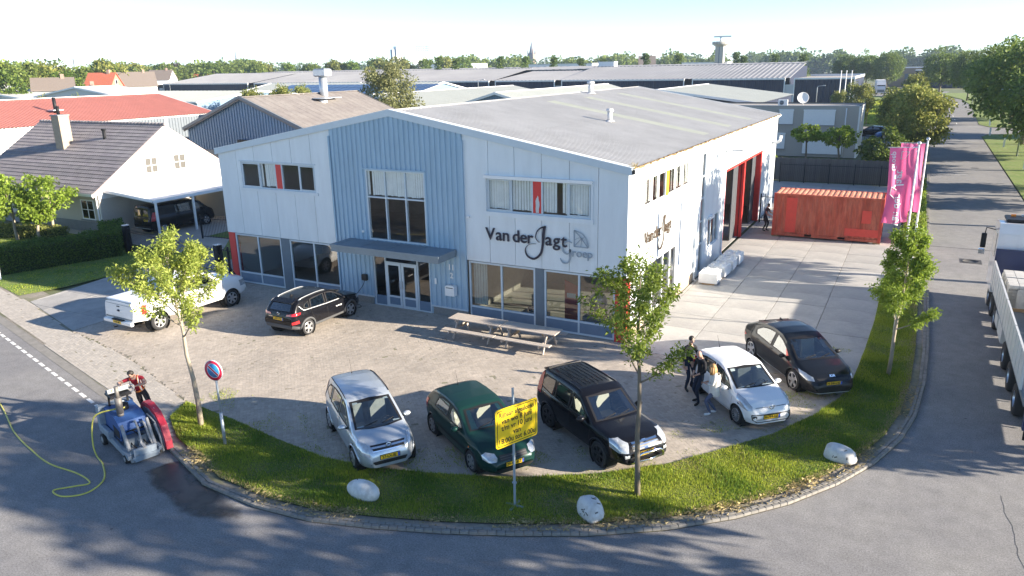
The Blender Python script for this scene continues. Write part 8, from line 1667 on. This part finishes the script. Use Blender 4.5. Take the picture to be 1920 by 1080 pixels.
far_list = [(-199, 94, 13.5, 5.5), (-206, 102, 13.3, 5), (-164, 70, 11.5, 4), (-209, 116, 12.4, 4.5), (-238, 144, 14.6, 6), (-333.4, 238.3, 13.8, 6.3), (-343.7, 256.8, 13.8, 7.8), (-353.9, 277.3, 14.6, 7.0), (-325.4, 273.1, 15.6, 6.1), (-351.9, 310.1, 17.4, 8.7), (-374.4, 334.7, 16.6, 8.7), (-285, 230, 15, 6), (-262, 235, 14, 5), (-268, 243, 14.2, 5.2), (-255, 250, 14.0, 5), (-248, 255, 13.6, 5), (-240, 262, 14.4, 5), (-232, 268, 14.4, 6), (-224, 275, 15.5, 6.5), (-216, 282, 15.2, 6), (-208, 288, 15.0, 6), (-345, 300, 15, 6), (-222, 118, 12.6, 4.5), (-180, 92, 11.5, 4), (-300, 215, 14.6, 6), (-447.0, 303.5, 15.9, 6.8), (-411.8, 290.7, 14.6, 6.8), (-330, 260, 14.8, 6), (-228, 340, 16, 6), (-222, 352, 16.5, 6)]
words_ = ['first', 'second', 'third', 'fourth', 'fifth', 'sixth', 'seventh', 'eighth', 'ninth', 'tenth']
def cam_az(x, y): return math.atan2(x-9.08, y+25.87)
order = sorted(range(len(far_list)), key=lambda i: cam_az(far_list[i][0], far_list[i][1]))
for rk, i in enumerate(order): x, y, h, r = far_list[i]; plant(('far', 'far2', 'far3')[i % 3], 'background tree, %s from the left in the row %s' % (words_[rk % 10], ('behind the white barns', 'behind the red roof and chimney', 'behind the warehouse roof')[rk//10]), x, y, h, r)
pt = plant('far3', 'dark purple leaved tree left of the thin spire', -340, 250, 15.5, 6.5)
for c_ in pt.children:
    if c_.name.startswith('crown'): c_.data = c_.data.copy(); c_.data.materials[0] = LF_PURPLE
# the far woods read as one mass
def wood(name, label, pts, h, n, leaf, seed, size=1.6, depth=25):
    g = np.random.default_rng(seed); pts = np.array(pts, float); seg = np.linalg.norm(pts[1:]-pts[:-1], axis=1); cum = np.r_[0, np.cumsum(seg)]; nc = n//60; s = g.random(nc)*cum[-1]; X = np.interp(s, cum, pts[:, 0]); Y = np.interp(s, cum, pts[:, 1])+g.random(nc)*depth; hh = h*(.72+.28*np.sin(s*.045+np.sin(s*.11)*2)+.10*g.normal(0, 1, nc)); Z = hh*g.random(nc)**.35; rr = 2.6+2.4*g.random(nc)
    O = g.normal(0, 1, (nc, 60, 3)); O /= np.linalg.norm(O, axis=2, keepdims=True); P_ = (np.c_[X, Y, Z][:, None]+O*rr[:, None, None]).reshape(-1, 3); V, F = leaf_quads(P_, (O+g.normal(0, .5, O.shape)).reshape(-1, 3), size, g, .8); link(name, np_mesh(name, V, F, leaf), None, label, 'wood', kind='stuff')
wood('far_wood', 'dark wood along the horizon right of the radar tower', [(-110, 640), (-10, 660), (60, 650), (180, 560)], 14, 50000, LF_DK, 61, 2.2, 40); wood('far_wood', 'higher wood behind the roadside trees at far right', [(60, 420), (110, 400), (190, 330)], 15.5, 36000, LF_DK, 62, 1.8, 30)
wood('far_wood', 'hazy wood along the horizon behind the town', [(-900, 620), (-640, 700), (-430, 800), (-250, 830), (-110, 800)], 15, 60000, LF_DK, 63, 2.6, 60); wood('far_wood', 'belt of trees behind the factory towers', [(-310, 440), (-240, 470), (-180, 500), (-120, 520)], 13.5, 40000, LF_MID, 64, 1.8, 30); wood('far_wood', 'belt of trees behind the houses at far left', [(-340, 130), (-320, 200), (-330, 270), (-380, 330)], 12, 40000, LF_MID, 65, 1.4, 30)
# ditch bank with rough grass
poly_sheet('ditch_bank', [(-2, 116), (4, 114), (8, 118), (9, 150), (4, 190), (-2, 200), (-3, 150)], .09, pm('rough_bank', (.14, .20, .04), rough=1, var=.4, scale=.6, col2=(.20, .21, .06), mix_scale=.15), kind='structure'); link('bank_grass', blades([(-2, 116), (4, 114), (8, 118), (9, 150), (4, 190), (-2, 200), (-3, 150)], 22000, .3, .6, .16, .05, [M_grass], None, 71), None, 'long rough grass on the ditch bank before the far lorry', 'grass', kind='stuff')

# ================================================================ air
hb = MB().box(-2450, 1350, -170, 2450, -1.2, 46).mesh('haze', pm('unused', (.5, .5, .5))); hb.materials.clear()
hm = bpy.data.materials.new('haze_air'); hm.use_nodes = True; hn = hm.node_tree; hn.nodes.remove(hn.nodes['Principled BSDF']); pv = hn.nodes.new('ShaderNodeVolumePrincipled'); pv.inputs['Color'].default_value = (.60, .78, 1, 1); pv.inputs['Density'].default_value = .0002; pv.inputs['Anisotropy'].default_value = .2; hn.links.new(pv.outputs[0], hn.nodes['Material Output'].inputs['Volume']); hb.materials.append(hm); link('haze', hb, kind='stuff')
